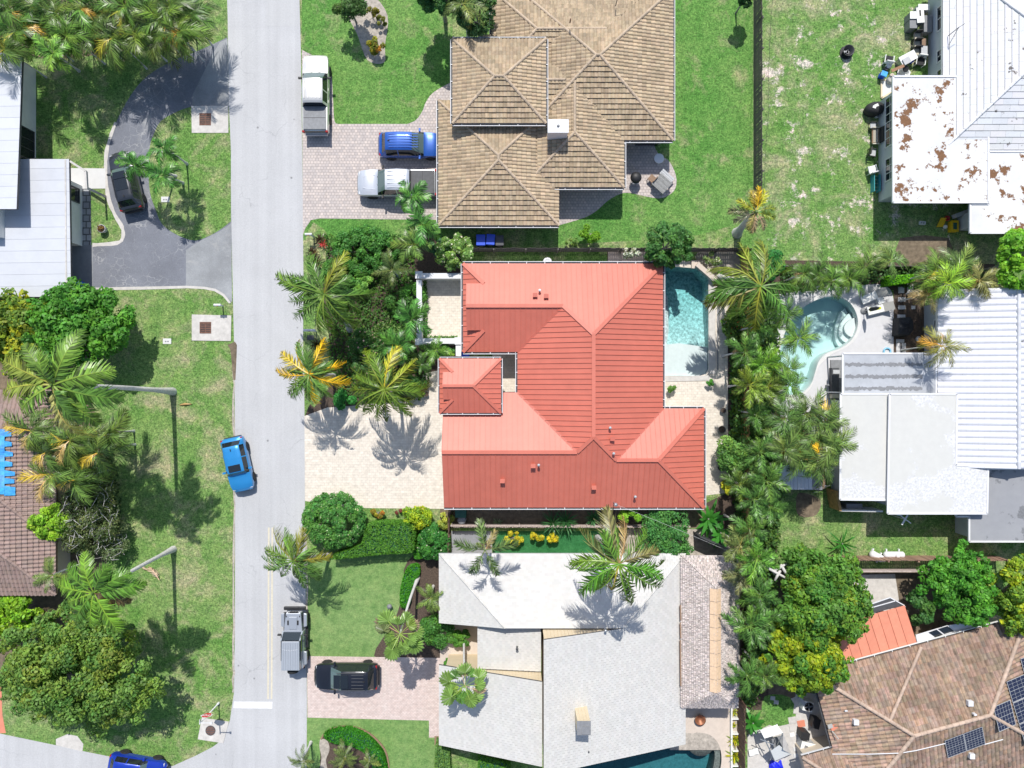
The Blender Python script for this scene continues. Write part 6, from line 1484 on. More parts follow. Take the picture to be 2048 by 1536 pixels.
def tree(label, px, py, rpx, h, colr, n, size, seed, cat='tree', name='broadleaf_tree', ry=None, rz=None, k=34, rc=.30, mix=None, z=None, trunk=.16, flowers=None, group=None, jag=.18, asp=.55, fc=None, twigs=0, mat='leaf', off=(0, 0), up=.85):
    r = np.random.RandomState(seed); zc = z if z is not None else h * .62
    rz_ = rz if rz is not None else h - zc
    s = (H - zc) / H / K; c = W(px, py, zc); rx = rpx * s; ryy = (ry or rpx) * s
    t = thing(name, label, cat, (c.x + off[0], c.y + off[1], 0), 0, group)
    if rpx > 40: k, rc, jag = int(k * 2.6), rc * .62, jag * .5
    if rpx > 55 and cat == 'tree':
        CC, RR, nb = [], [], 7
        for i in range(nb):
            a = i * 2.4 + r.uniform(-.5, .5); d = .0 if i == 0 else r.uniform(.42, .62); f = .86 if i == 0 else r.uniform(.50, .64)
            c_, r_ = clumps(r, (rx * d * math.cos(a), ryy * d * math.sin(a), rz_ * (.12 if i == 0 else r.uniform(-.25, .2))), rx * f, ryy * f, rz_ * r.uniform(.65, .85), k // 4, rc * 1.3, jag=.3); CC.append(c_); RR.append(r_)
        C, Rd = np.concatenate(CC), np.concatenate(RR)
    else: C, Rd = clumps(r, (0, 0, 0), rx, ryy, rz_, k, rc, jag=jag)
    mix = mix or [(1, (1, 1, 1)), (.6, (1.25, 1.12, .9)), (.4, (.8, .9, .9))]
    me = leaf_cloud('crown', r, C, Rd, int(n * 1.5), size, mix, asp, mat=mat, up=up)
    o = link('crown', me, t, (-off[0], -off[1], zc), color=(colr[0] * 1.75, colr[1] * 1.6, colr[2] * 1.7))
    m = MB(); base = Vector((0, 0, 0)); fork = Vector((-off[0] * .4, -off[1] * .4, zc * .55))
    m.tube([base - Vector((0, 0, .1)), base.lerp(fork, .5), fork], [trunk * 1.3, trunk, trunk * .85], 8); m.build('trunk', M['bark'], t, world=False)
    m = MB()
    for i in range(min(9, k)):
        e = Vector(C[i * (k // min(9, k))]) + Vector((-off[0], -off[1], zc)); mid = fork.lerp(e, .5) + Vector((r.uniform(-.2, .2), r.uniform(-.2, .2), .1))
        m.tube([fork, mid, e], [trunk * .55, trunk * .35, trunk * .12], 6)
    m.build('branches', M['bark'], t, world=False)
    if twigs:
        m = MB()
        for i in range(twigs):
            a = Vector(C[r.randint(k)]) + Vector((-off[0], -off[1], zc)); d = Vector(r.normal(size=3)); d.z = abs(d.z); d.normalize()
            m.tube([a, a + d * .45 + Vector(r.normal(size=3) * .1), a + d * .9 + Vector(r.normal(size=3) * .2)], [.03, .02, .008], 5)
        m.build('bare_twigs', M['palm_bark'], t, world=False)
    if flowers:
        nf, fs = flowers; f = leaf_cloud('flowers', r, C, Rd * 1.05, nf, fs, [(1, (1, 1, 1))], .9, up=1.2)
        fo = link('flowers', f, t, (-off[0], -off[1], zc), color=fc or (.75, .72, .55)); fo['kind'] = 'stuff'
    return t

def hedge(label, poly_px, h, colr, n, size, seed, name='clipped_hedge', mix=None, zb=0.0, group=None, flowers=None, fc=None, cat='hedge'):
    n = int(n * 1.5); r = np.random.RandomState(seed); P = [tuple(W(x, y, h)[:2]) for x, y in poly_px]
    cx, cy = np.mean([p[0] for p in P]), np.mean([p[1] for p in P]); t = thing(name, label, cat, (cx, cy, 0), 0, group)
    m = MB(); sh_ = lambda k: [(cx + (x - cx) * k, cy + (y - cy) * k) for x, y in P]
    xs = [p[0] for p in P]; ys = [p[1] for p in P]
    pts, nr = [], []
    L = [math.dist(P[i], P[(i + 1) % len(P)]) for i in range(len(P))]; per = sum(L); A = abs(sum(P[i][0] * P[(i + 1) % len(P)][1] - P[(i + 1) % len(P)][0] * P[i][1] for i in range(len(P)))) / 2
    while len(pts) < n:
        if r.rand() < A / (A + per * h * .8):
            x, y = r.uniform(min(xs), max(xs)), r.uniform(min(ys), max(ys))
            if inpoly(x, y, P): pts.append((x - cx, y - cy, h + r.uniform(-.12, .05) + .05 * math.sin(x * 4) * math.sin(y * 5))); nr.append((0, 0, 1))
        else:
            i = r.choice(len(P), p=np.array(L) / per); f = r.rand(); a, b = P[i], P[(i + 1) % len(P)]; x, y = a[0] + (b[0] - a[0]) * f, a[1] + (b[1] - a[1]) * f
            z = zb + r.rand() * (h - zb); k = 1 + r.uniform(-.06, .03); pts.append(((x - cx) * k, (y - cy) * k, z)); nr.append(((x - cx) / 2, (y - cy) / 2, .3))
    p = np.array(pts); d = np.array(nr) + r.normal(size=(n, 3)) * .55; d /= np.linalg.norm(d, axis=1)[:, None]
    tt = np.cross(d, r.normal(size=(n, 3))); tt /= np.linalg.norm(tt, axis=1)[:, None]; b = np.cross(d, tt); s = size * (.6 + .8 * r.rand(n))[:, None]
    V = np.stack([p - tt * s * .5, p + b * s * .28, p + tt * s * .5, p - b * s * .28], 1)
    mix = mix or [(1, (1, 1, 1)), (.5, (1.25, 1.12, .9)), (.4, (.75, .85, .9))]; ct = np.array([q[1] for q in mix]); ws = np.array([q[0] for q in mix], float)
    tint = ct[r.choice(len(mix), n, p=ws / ws.sum())] * r.uniform(.65, 1.3, (n, 1))
    me = leafmesh('leaves', V, tint.astype(np.float32), M['leaf']); link('foliage', me, t, (0, 0, 0), color=tuple(q * 1.35 for q in colr))
    m.prism([(x - cx, y - cy) for x, y in sh_(.88)], 0, h * .72); o = m.build('woody_core', M['green_plastic'], t, world=False)
    return t

def rosette(label, px, py, n, L, wd, colr, seed, z=.25, el=(75, 5), name='spiky_plant', cat='plant', group=None, droop=.25, mix=None, ind=False):
    r = np.random.RandomState(seed); c = W(px, py, z); t = thing(name, label, cat, (c.x, c.y, 0), 0, group); V, T = [], []
    for i in range(n):
        az = R(i * 137.5 + r.uniform(-15, 15)); e = R(el[0] + (el[1] - el[0]) * i / n + r.uniform(-8, 8)); l = L * r.uniform(.8, 1.1)
        h = np.array((math.cos(az), math.sin(az), 0)); sd_ = np.array((-math.sin(az), math.cos(az), 0)); u = np.array((0, 0, 1.0))
        P = lambda s: h * math.cos(e) * l * s + u * (math.sin(e) * l * s - droop * l * s * s) + u * z * .6
        b = r.uniform(.7, 1.3); tc = tuple(b * q for q in (mix[r.randint(len(mix))] if mix else (1, 1, 1)))
        q = []
        for s0, s1, w0, w1 in ((0, .35, .45, 1), (.35, .7, 1, .8), (.7, 1, .8, .05)):
            q.append([P(s0) - sd_ * wd * w0 / 2, P(s1) - sd_ * wd * w1 / 2, P(s1) + sd_ * wd * w1 / 2, P(s0) + sd_ * wd * w0 / 2])
        if ind:
            me = leafmesh('leaf', np.array(q), np.array([tc] * 3, np.float32), M['leaf_waxy']); link('leaf', me, t, color=colr)
        else: V += q; T += [tc] * 3
    if not ind:
        me = leafmesh('leaves', np.array(V), np.array(T, np.float32), M['leaf_waxy']); link('leaves', me, t, color=colr)
    m = MB(); m.tube([(0, 0, 0), (0, 0, z * .7)], [.06, .05], 7); m.build('stem', M['bark'], t, world=False)
    return t

def ground_cover(name, label, poly_px, n, size, h, colr, seed, mix=None):
    r = np.random.RandomState(seed); P = px2(poly_px); xs = [p[0] for p in P]; ys = [p[1] for p in P]; pts = []
    while len(pts) < n:
        x, y = r.uniform(min(xs), max(xs)), r.uniform(min(ys), max(ys))
        if inpoly(x, y, P): pts.append((x, y, r.rand() ** 1.5 * h * (.6 + .6 * abs(math.sin(x * 1.7) * math.cos(y * 1.9))) + .02))
    p = np.array(pts); d = r.normal(size=(n, 3)) * .5 + (0, 0, .9); d /= np.linalg.norm(d, axis=1)[:, None]
    tt = np.cross(d, r.normal(size=(n, 3))); tt /= np.linalg.norm(tt, axis=1)[:, None]; b = np.cross(d, tt); s = size * (.6 + .8 * r.rand(n))[:, None]
    V = np.stack([p - tt * s * .5, p + b * s * .3, p + tt * s * .5, p - b * s * .3], 1)
    mix = mix or [(1, (1, 1, 1)), (.5, (1.3, 1.1, .8)), (.4, (.7, .85, .9))]; ct = np.array([q[1] for q in mix]); ws = np.array([q[0] for q in mix], float)
    tint = ct[r.choice(len(mix), n, p=ws / ws.sum())] * r.uniform(.65, 1.3, (n, 1))
    o = link(name, leafmesh(name, V, tint.astype(np.float32), M['leaf']), color=tuple(q * 1.4 for q in colr)); tag(o, label, 'ground cover', kind='stuff'); return o

GR = (.055, .155, .022); LIME = (.15, .30, .025); OLV = (.085, .145, .03); DKG = (.035, .105, .022)
YG = [(1, (1, 1, 1)), (1, (1.6, 1.25, .7)), (.35, (2.3, 1.45, .6)), (.4, (.8, .9, .9))]
# left side
tree('dense round green tree below the lower metal roof beside the left lawn', 165, 652, 102, 5.2, (.055, .175, .022), 15000, .30, 1, ry=84, k=46, z=2.9, off=(.4, .3))
tree('yellowing tree at the left edge under the corner of the lower metal roof', 38, 668, 72, 5.0, (.095, .17, .025), 9000, .28, 2, ry=82, k=34, mix=YG, z=2.9)
tree('huge round bushy tree filling the lower left corner', 160, 1345, 150, 6.4, (.085, .17, .035), 32000, .25, 3, ry=124, k=90, rc=.20, z=3.0, jag=.12, mix=[(1, (1, 1, 1)), (.6, (1.35, 1.15, .9)), (.3, (.75, .9, .9)), (.2, (1.5, 1.1, .8))])
tree('bright lime shrub spilling over the edge of the umber roof', 100, 1042, 44, 3.6, LIME, 2600, .26, 4, ry=38, k=16, rc=.34, z=2.6, cat='shrub', name='lime_shrub', trunk=.06)
tree('grey half bare twiggy shrub between the umber roof and left lawn', 178, 1028, 68, 3.2, (.07, .105, .035), 6500, .15, 5, ry=92, k=40, z=1.8, cat='shrub', name='twiggy_shrub', trunk=.07, twigs=120, mix=[(1, (1, 1, 1)), (.5, (1.5, 1.3, 1.2)), (.6, (.6, .7, .7))])
tree('lime green shrub at the left edge just below the umber roof', 34, 1232, 52, 3.2, (.13, .27, .02), 4200, .26, 6, ry=46, k=24, z=2.0, cat='shrub', name='lime_shrub', trunk=.07)
tree('dark purple brown shrub between the lime shrub and big round tree', 92, 1245, 30, 2.2, (.06, .055, .035), 1600, .2, 7, k=12, z=1.3, cat='shrub', name='dark_shrub', trunk=.05)
tree('thin grey shrub at the foot of the left lawn palms', 225, 1075, 34, 2.2, (.08, .12, .05), 1500, .16, 8, ry=60, k=14, z=1.2, cat='shrub', name='twiggy_shrub', trunk=.04, twigs=30)
tree('dark low shrub in the shade behind the windblown palms', 190, 985, 32, 2.4, (.035, .08, .02), 1700, .2, 9, ry=40, k=12, z=1.2, cat='shrub', name='dark_shrub', trunk=.05)
# top
tree('small dark tree at the top edge of the tan house lawn', 700, 16, 34, 3.4, (.045, .10, .025), 3000, .18, 10, k=18, rc=.34, z=2.2, trunk=.07, jag=.3)
tree('orange and green croton shrub at the foot of the sandy bed', 753, 91, 18, 1.3, (.11, .14, .015), 900, .16, 11, k=9, z=.7, cat='shrub', name='croton_shrub', trunk=.03, mix=[(1, (1, 1, 1)), (.7, (2.6, 1.0, 1.0)), (.5, (1.8, 1.5, 1))])
tree('small thin croton at the top of the sandy bed', 742, 22, 16, 1.2, (.11, .12, .02), 400, .15, 12, k=6, z=.6, cat='shrub', name='croton_shrub', trunk=.03, jag=.4)
tree('thin croton on the right side of the sandy bed', 762, 42, 13, 1.0, (.12, .14, .02), 300, .15, 13, k=5, z=.5, cat='shrub', name='croton_shrub', trunk=.03, jag=.4)
tree('dark spreading tree at the top edge against the tan roof', 880, -18, 52, 6.2, (.04, .12, .03), 6500, .26, 14, ry=50, k=26, z=4.2, trunk=.14)
tree('dark feathery tree hanging over the top left corner of the tan roof', 955, 22, 44, 5.4, (.04, .10, .03), 4200, .2, 15, ry=50, k=22, z=3.8, trunk=.12, jag=.3)
tree('dark leaves of a tree at the top edge beside the tall fence', 1490, -4, 22, 3.2, (.03, .085, .02), 900, .22, 16, k=8, z=2.2, trunk=.06)
# street garden
tree('big dark green shrub at the top of the street garden', 730, 500, 74, 1.9, (.05, .16, .03), 8500, .17, 20, ry=50, k=44, rc=.24, z=.9, cat='shrub', name='garden_shrub', trunk=.05)
tree('dark green shrub filling the garden behind the street palm', 690, 548, 50, 1.6, (.05, .15, .025), 3600, .18, 21, ry=36, k=26, rc=.26, z=.8, cat='shrub', name='garden_shrub', trunk=.05)
tree('pale leaved shrub in the middle of the street garden', 718, 566, 36, 1.4, (.12, .27, .05), 2200, .24, 22, ry=24, k=18, rc=.3, z=.7, cat='shrub', name='pale_shrub', trunk=.04, asp=.34)
tree('white flowering frangipani tree at the corner of the red roof', 910, 505, 42, 2.8, (.10, .20, .045), 3000, .24, 23, ry=36, k=20, rc=.32, z=1.9, trunk=.08, flowers=(420, .15), fc=(.72, .72, .5), asp=.42)
tree('blue green shrub left of the white flowering frangipani', 876, 500, 22, 2.0, (.045, .12, .05), 1100, .2, 24, ry=34, k=10, z=1.2, cat='shrub', name='garden_shrub', trunk=.04)
tree('pink flowering frangipani shrub in the lower street garden', 735, 690, 46, 1.8, (.05, .13, .03), 3000, .2, 25, ry=34, k=24, rc=.28, z=1.0, cat='shrub', name='flowering_shrub', trunk=.05, flowers=(160, .13), fc=(.8, .52, .42), asp=.4)
tree('dark flowering shrub behind the wide green palm', 742, 730, 46, 1.7, (.04, .11, .03), 3000, .2, 26, ry=28, k=22, z=.9, cat='shrub', name='flowering_shrub', trunk=.05, flowers=(90, .12), fc=(.8, .55, .48))
tree('fine leaved bright bush against the courtyard wall', 828, 590, 26, 1.6, (.06, .18, .025), 2000, .13, 27, ry=34, k=14, z=.9, cat='shrub', name='garden_shrub', trunk=.04)
tree('dark bush below the fine leaved palm in the garden', 800, 605, 26, 1.5, (.045, .13, .025), 1600, .15, 28, ry=30, k=12, z=.8, cat='shrub', name='garden_shrub', trunk=.04)
tree('emerald bush at the foot of the yellow fronded palm', 690, 800, 26, 1.0, (.03, .16, .03), 1700, .16, 29, ry=24, k=12, z=.5, cat='shrub', name='emerald_shrub', trunk=.04)
tree('dark bush beside the drive under the wide green palm', 826, 770, 30, 1.3, (.04, .12, .025), 1900, .17, 30, ry=34, k=14, z=.7, cat='shrub', name='garden_shrub', trunk=.04)
tree('lacy fern like bush outside the lower courtyard wall', 895, 700, 22, 1.3, (.09, .24, .06), 1300, .15, 31, ry=18, k=10, z=.8, cat='shrub', name='fern_bush', trunk=.03, asp=.3)
ground_cover('garden_undergrowth', 'low mixed undergrowth covering the street garden bed', [(650, 470), (830, 470), (830, 690), (860, 760), (840, 800), (680, 810), (660, 720), (655, 560)], 9000, .2, .45, (.055, .13, .025), 32)
ground_cover('garden_undergrowth', 'low planting along the inside of the courtyard walls', [(846, 558), (855, 558), (855, 672), (915, 672), (915, 678), (846, 678)], 700, .14, .3, (.06, .15, .03), 33)
for i, (x, y, s, lab) in enumerate(((631, 525, .95, 'large dark spiky bromeliad beside the upper street palm'), (640, 480, .7, 'dark spiky bromeliad beside the roadside mailbox'), (634, 690, .7, 'dark purple spiky plant between the two street palms'), (625, 505, .6, 'small dark spiky bromeliad close to the street edge'))):
    rosette(lab, x, y, 26, s, .09, (.075, .05, .03), 50 + i, .2, (70, 8), 'bromeliad', group='spiky plants near the street', mix=[(1, 1, 1), (1.6, 1.5, 1), (.8, 1.3, .8)])
t = rosette('red flowering ginger in front of the big garden shrub', 645, 488, 14, .5, .05, (.62, .06, .06), 55, .5, (80, 20), 'red_flower', group=None)
# hedges south of the drive
tree('large dome shaped flowering shrub at the street end of the hedge', 668, 1040, 64, 2.3, (.055, .17, .035), 14000, .16, 60, ry=58, k=80, rc=.18, z=1.0, cat='shrub', name='dome_shrub', trunk=.06, jag=.05, flowers=(900, .085), fc=(.55, .58, .34))
hedge('long clipped box hedge below the dome shaped flowering shrub', smooth([(735, 1050), (780, 1046), (826, 1050), (828, 1085), (822, 1106), (770, 1108), (700, 1116), (662, 1118), (672, 1108), (722, 1090)], 2, True), 1.35, (.075, .20, .025), 9500, .13, 61)
tree('round dark green bush with pale blooms at the corner of the pale shingle roof', 868, 1083, 35, 2.0, (.035, .14, .025), 5600, .17, 62, k=44, rc=.22, z=.95, cat='shrub', name='round_bush', trunk=.05, jag=.05, flowers=(90, .12), fc=(.65, .62, .45))
tree('yellow green shrub between the cream drive and round dark bush', 832, 1036, 32, 1.7, (.13, .24, .02), 2900, .16, 63, ry=28, k=20, z=.9, cat='shrub', name='yellow_shrub', trunk=.04, mix=YG)
tree('small red and yellow croton beside the cream drive', 757, 1025, 17, .9, (.16, .15, .02), 800, .15, 64, ry=12, k=8, z=.4, cat='shrub', name='croton_shrub', trunk=.03, mix=[(1, (1, 1, 1)), (.6, (1.7, .8, 1)), (.6, (1.3, 1.6, 1))])
tree('tiny dark red croton next to the yellow green shrub', 797, 1022, 8, .7, (.14, .04, .03), 250, .12, 65, k=4, z=.35, cat='shrub', name='croton_shrub', trunk=.02)
tree('pale variegated plant at the corner of the red house', 888, 1040, 20, .9, (.22, .28, .05), 900, .2, 66, ry=18, k=9, z=.45, cat='shrub', name='variegated_shrub', trunk=.03, asp=.3)
hedge('narrow bright green hedge strip left of the round dark bush', smooth([(838, 1068), (848, 1068), (844, 1098), (846, 1116), (829, 1116), (828, 1100)], 2, True), .6, (.06, .22, .02), 1500, .12, 67)
hedge('bright curved low hedge along the lawn below the round dark bush', smooth([(812, 1140), (824, 1130), (838, 1132), (838, 1150), (826, 1168), (822, 1190), (818, 1212), (802, 1214), (800, 1190), (804, 1165)], 2, True), .45, (.05, .21, .015), 2400, .13, 68)
hedge('crescent shaped clipped hedge round the front bed', smooth([(648, 1470), (668, 1460), (700, 1458), (730, 1470), (752, 1490), (768, 1515), (774, 1560), (748, 1560), (746, 1530), (728, 1505), (700, 1492), (672, 1488), (654, 1480)], 3, True), .5, (.04, .20, .015), 6500, .12, 69)
m = MB(); pts = smooth([(642, 1478), (652, 1464), (672, 1455), (702, 1453), (734, 1464), (758, 1484), (774, 1510), (780, 1560)], 4)
for a, b in zip(pts[:-1], pts[1:]): m.bar(W(*a, .05), W(*b, .05), .12, .1)
tag(m.build('bed_edging', M['wood_brown']), 'brown edging strip curving round the crescent hedge', 'edging')
tree('dense shrubbery under the fan palm left of the pale shingle house', 878, 1258, 40, 1.2, (.045, .14, .025), 4200, .18, 70, ry=34, k=24, z=.6, cat='shrub', name='garden_shrub', trunk=.04)
tree('green shrub filling the corner by the entry path', 922, 1276, 34, 1.3, (.06, .17, .025), 2600, .2, 71, ry=16, k=14, z=.7, cat='shrub', name='garden_shrub', trunk=.04)
tree('small bright shrub at the lower side of the entry path', 892, 1322, 13, .8, (.05, .17, .02), 700, .17, 72, k=6, z=.4, cat='shrub', name='garden_shrub', trunk=.03)
hedge('leafy hedge along the bottom edge beside the garage roof', smooth([(872, 1488), (898, 1496), (900, 1560), (868, 1560)], 1, True), 1.0, (.10, .20, .05), 2400, .15, 73, name='leafy_hedge')
hedge('trimmed green hedge at the bottom edge below the garage roof', [(958, 1510), (1020, 1530), (1020, 1560), (955, 1560)], .7, (.07, .20, .025), 1800, .14, 74)
# red house surroundings
tree('dark green tree reaching over the upper end of the long pool', 1335, 492, 54, 4.4, (.045, .13, .03), 6500, .2, 80, ry=46, k=34, rc=.26, z=2.9, trunk=.1, jag=.3)
tree('white flowering bush beside the dark fence above the red roof', 1262, 506, 20, 1.9, (.12, .16, .09), 1000, .14, 81, ry=13, k=10, z=1.4, cat='shrub', name='white_flower_bush', trunk=.04, flowers=(520, .13), fc=(.78, .78, .70))
tree('lime round shrub on the tan house side of the dark fence', 1180, 466, 21, 1.6, (.10, .23, .015), 1700, .14, 82, k=14, z=.9, cat='shrub', name='lime_shrub', trunk=.04)
tree('low weedy shrub left of the lime round shrub', 1145, 484, 18, .8, (.10, .19, .04), 700, .14, 83, ry=10, k=8, z=.4, cat='shrub', name='weedy_shrub', trunk=.02)
tree('creeping shrub sprawling over the fence above the pale shingle roof', 1335, 1075, 58, 3.0, (.05, .165, .04), 8500, .16, 84, ry=56, k=46, rc=.22, z=1.9, trunk=.08)
tree('lime topped shrub against the lower eave of the red roof', 1260, 1032, 27, 2.3, (.13, .28, .02), 1900, .2, 85, ry=16, k=12, z=1.7, cat='shrub', name='lime_shrub', trunk=.05)
for i, (x, y, lab) in enumerate(((1106, 1048, 'left spiky yucca of the pair by the rose fence'), (1133, 1044, 'right spiky yucca of the pair by the rose fence'), (1188, 1038, 'small spiky yucca under the lower red eave'))):
    rosette(lab, x, y, 60, 1.15 if i < 2 else .8, .075, (.06, .19, .06), 90 + i, .9, (80, -10), 'yucca', group='spiky yuccas', droop=.1)
rosette('pale green rosette growing in the side yard of the red house', 995, 1046, 24, .6, .06, (.2, .28, .16), 93, .2, (70, 15), 'agave')
for i, (x, y, rr, ry_, lab) in enumerate(((1027, 1077, 24, 15, 'yellow shrub nearest the five fronded palm'), (1074, 1073, 17, 12, 'middle yellow shrub of the turf strip'), (1105, 1074, 14, 10, 'right yellow shrub of the turf strip by the yuccas'))):
    tree(lab, x, y, rr, 1.1, (.34, .33, .02), 1600, .15, 95 + i, ry=ry_, k=12, z=.6, cat='shrub', name='yellow_shrub', trunk=.03, group='yellow shrubs of the turf strip', mix=[(1, (1, 1, 1)), (.6, (.6, .75, .9)), (.4, (1.2, 1.1, .8))], asp=.35)
tree('light green shrub over the golden fence at the lower end of the cream deck', 1468, 908, 40, 2.6, (.09, .20, .045), 3600, .18, 100, ry=42, k=24, rc=.3, z=1.6, cat='shrub', name='light_green_shrub', trunk=.06, jag=.3)
tree('yellow leaved low shrub below the light green shrub', 1452, 975, 18, 1.0, (.22, .27, .02), 700, .18, 101, k=8, z=.5, cat='shrub', name='yellow_shrub', trunk=.03)
tree('bushy croton at the deck edge under the pool corner palm', 1470, 650, 28, 1.6, (.07, .15, .03), 1900, .18, 102, ry=50, k=16, z=.9, cat='shrub', name='garden_shrub', trunk=.04, flowers=(60, .14), fc=(.6, .18, .05))
tree('emerald shrub beside the right of the pool corner palm', 1545, 530, 24, 2.0, (.025, .14, .03), 1800, .18, 103, ry=34, k=14, z=1.2, cat='shrub', name='emerald_shrub', trunk=.04)
tree('small potted shrub standing alone on the cream deck', 1344, 774, 12, .9, (.08, .18, .03), 420, .13, 104, k=6, z=.5, cat='shrub', name='small_shrub', trunk=.03, jag=.4)
tree('tiny round shrub on the deck near the long pool foot', 1419, 766, 8, .8, (.05, .19, .03), 320, .12, 105, k=5, z=.45, cat='shrub', name='small_shrub', trunk=.02)
tree('white flowered thin bush in the rock garden at the pool corner', 1424, 520, 20, 1.4, (.10, .17, .05), 700, .13, 106, ry=16, k=9, z=.8, cat='shrub', name='white_flower_bush', trunk=.03, flowers=(120, .1), fc=(.75, .75, .6), jag=.4)
tree('tiny green clump among the rock garden stones', 1442, 546, 7, .5, (.03, .17, .04), 260, .12, 107, k=4, z=.25, cat='shrub', name='small_shrub', trunk=.02)
for i, (x, y, L, lab) in enumerate(((1420, 1040, 1.7, 'banana clump at the lower right corner of the red roof'), (1445, 1068, 1.5, 'banana clump above the dark screen'), (1690, 1090, 1.5, 'tall thin leaved clump at the edge of the propane tank yard'), (1510, 1452, 1.1, 'broad leaved plant beside the brown fence'))):
    rosette(lab, x, y, 16, L, .30 if i != 2 else .12, (.055, .24, .03), 110 + i, 1.3, (70, 0), 'banana_plant', group='large leaved clumps', droop=.35, ind=True)
ground_cover('fence_undergrowth', 'dark undergrowth below the palms along the tall fence', [(1458, 600), (1550, 590), (1552, 800), (1560, 960), (1535, 1300), (1500, 1410), (1482, 1400), (1482, 1110), (1458, 960)], 16000, .26, 1.7, (.06, .13, .03), 34)
ground_cover('fence_undergrowth', 'low planting under the palms above the kidney pool', [(1560, 530), (1760, 535), (1960, 540), (1960, 580), (1850, 585), (1760, 565), (1560, 590)], 3500, .22, .8, (.05, .11, .03), 35)
ground_cover('grove_undergrowth', 'shaded undergrowth beneath the upper left palm grove', [(-40, -20), (400, -20), (360, 60), (300, 95), (150, 110), (-40, 110)], 4000, .25, .8, (.04, .09, .02), 36)
ground_cover('shrub_undergrowth', 'tangled undergrowth beside the umber roof', [(150, 860), (225, 880), (240, 960), (250, 1110), (150, 1110), (120, 1000)], 3500, .2, .7, (.05, .09, .03), 37)
# right side
hedge('clipped lime hedge above the stepping stones', [(1776, 552), (1827, 549), (1829, 563), (1777, 570)], 1.1, (.12, .33, .015), 2200, .13, 120)
tree('large dark green half of the tree mass beside the orange awning', 1640, 1185, 98, 6.2, (.065, .165, .025), 19000, .28, 121, ry=94, k=60, rc=.24, z=3.4, mix=[(1, (1, 1, 1)), (.5, (1.35, 1.15, .8)), (.25, (2.0, 1.2, .7)), (.4, (.75, .9, .95))], off=(.2, .6))
tree('yellow green tree above the corner of the brown tile roof', 1602, 1310, 84, 5.8, (.12, .205, .015), 16000, .28, 122, ry=80, k=52, rc=.22, z=3.4, mix=[(1, (1, 1, 1)), (.6, (1.5, 1.2, .8)), (.8, (.45, .75, 1.3)), (.12, (2.0, 1.25, .6))])
tree('round green tree below the propane tanks beside the black skylights', 1918, 1175, 76, 5.2, (.055, .19, .022), 12000, .24, 123, ry=74, k=52, rc=.22, z=2.9, jag=.1)
tree('yellowing tree cut by the right edge above the brown tile roof', 2030, 1195, 58, 5.2, (.10, .20, .025), 8000, .26, 124, ry=86, k=32, z=3.0, mix=YG)
tree('bright green tree at the right edge between the white roofs', 2034, 525, 48, 5.4, (.10, .26, .02), 6000, .30, 125, ry=70, k=30, rc=.28, z=3.6, trunk=.12)
tree('small shaded tree left of the round green tree', 1838, 1212, 30, 3.4, (.04, .11, .025), 2200, .22, 126, ry=38, k=16, z=2.0, trunk=.08)
tree('scraggly bush at the top of the brown fence line', 1612, 1120, 40, 2.4, (.085, .15, .03), 2600, .2, 127, ry=24, k=18, z=1.4, cat='shrub', name='weedy_shrub', trunk=.05, mix=YG)
for i, (x, y, lab) in enumerate(((1470, 1480, 'upper yellow bromeliad in the ledge by the dark pool'), (1470, 1512, 'lower yellow bromeliad in the ledge by the dark pool'), (1469, 1425, 'small yellow bromeliad near the end of the thatched hut'), (1468, 1451, 'tiny bromeliad in the middle of the pool ledge'))):
    rosette(lab, x, y, 26 if i < 2 else 12, (.75, .8, .45, .3)[i], .09, (.42, .42, .02), 130 + i, .25, (75, 5), 'bromeliad', group='yellow bromeliads by the dark pool', mix=[(1, 1, 1), (.5, .75, 1), (1.2, 1.1, 1)])
m = MB(); r = random.Random(5)
for (ax_, ay_), (bx_, by_) in (((1525, 1130), (1575, 1158)), ((1560, 1142), (1550, 1160)), ((1562, 1130), (1574, 1150)), ((1545, 1143), (1572, 1128))):
    m.tube([W(ax_, ay_, 3.6), W((ax_ + bx_) / 2, (ay_ + by_) / 2, 3.9), W(bx_, by_, 3.5)], [.11, .10, .08], 7)
m.tube([W(1550, 1150, 0), W(1548, 1143, 3.7)], .12, 7)
tag(m.build('bare_tree', M['palm_bark']), 'bare sawn off grey tree limbs left of the big green tree', 'tree')
# fallen fronds on the lawn
for (x, y, az, lab, lc) in ((372, 809, 5, 'small dry tan frond sheath on the lawn below the tallest palm base', (.55, .36, .15)), (318, 1160, 118, 'dry pale fallen frond on the lawn beside the lower palm base', (.45, .36, .30)), (290, 1135, 150, 'curled tan frond sheath left of the lower palm base', (.5, .38, .25))):
    me = FR['coco'][1] if y == 1160 else None
    if me:
        o = link('fallen_frond', me, None, W(x, y, .3), (R(30), R(2), R(az)), 1.6, lc); tag(o, lab, 'fallen frond')
    else:
        m = MB(); m.tube([(-.45, 0, .05), (0, .04, .12), (.45, 0, .05)], [.03, .10, .02], 7); o = m.build('fallen_sheath', M['leaf_waxy'], color=lc); o.location = W(x, y, 0); o.rotation_euler = (0, 0, R(az)); tag(o, lab, 'fallen frond')
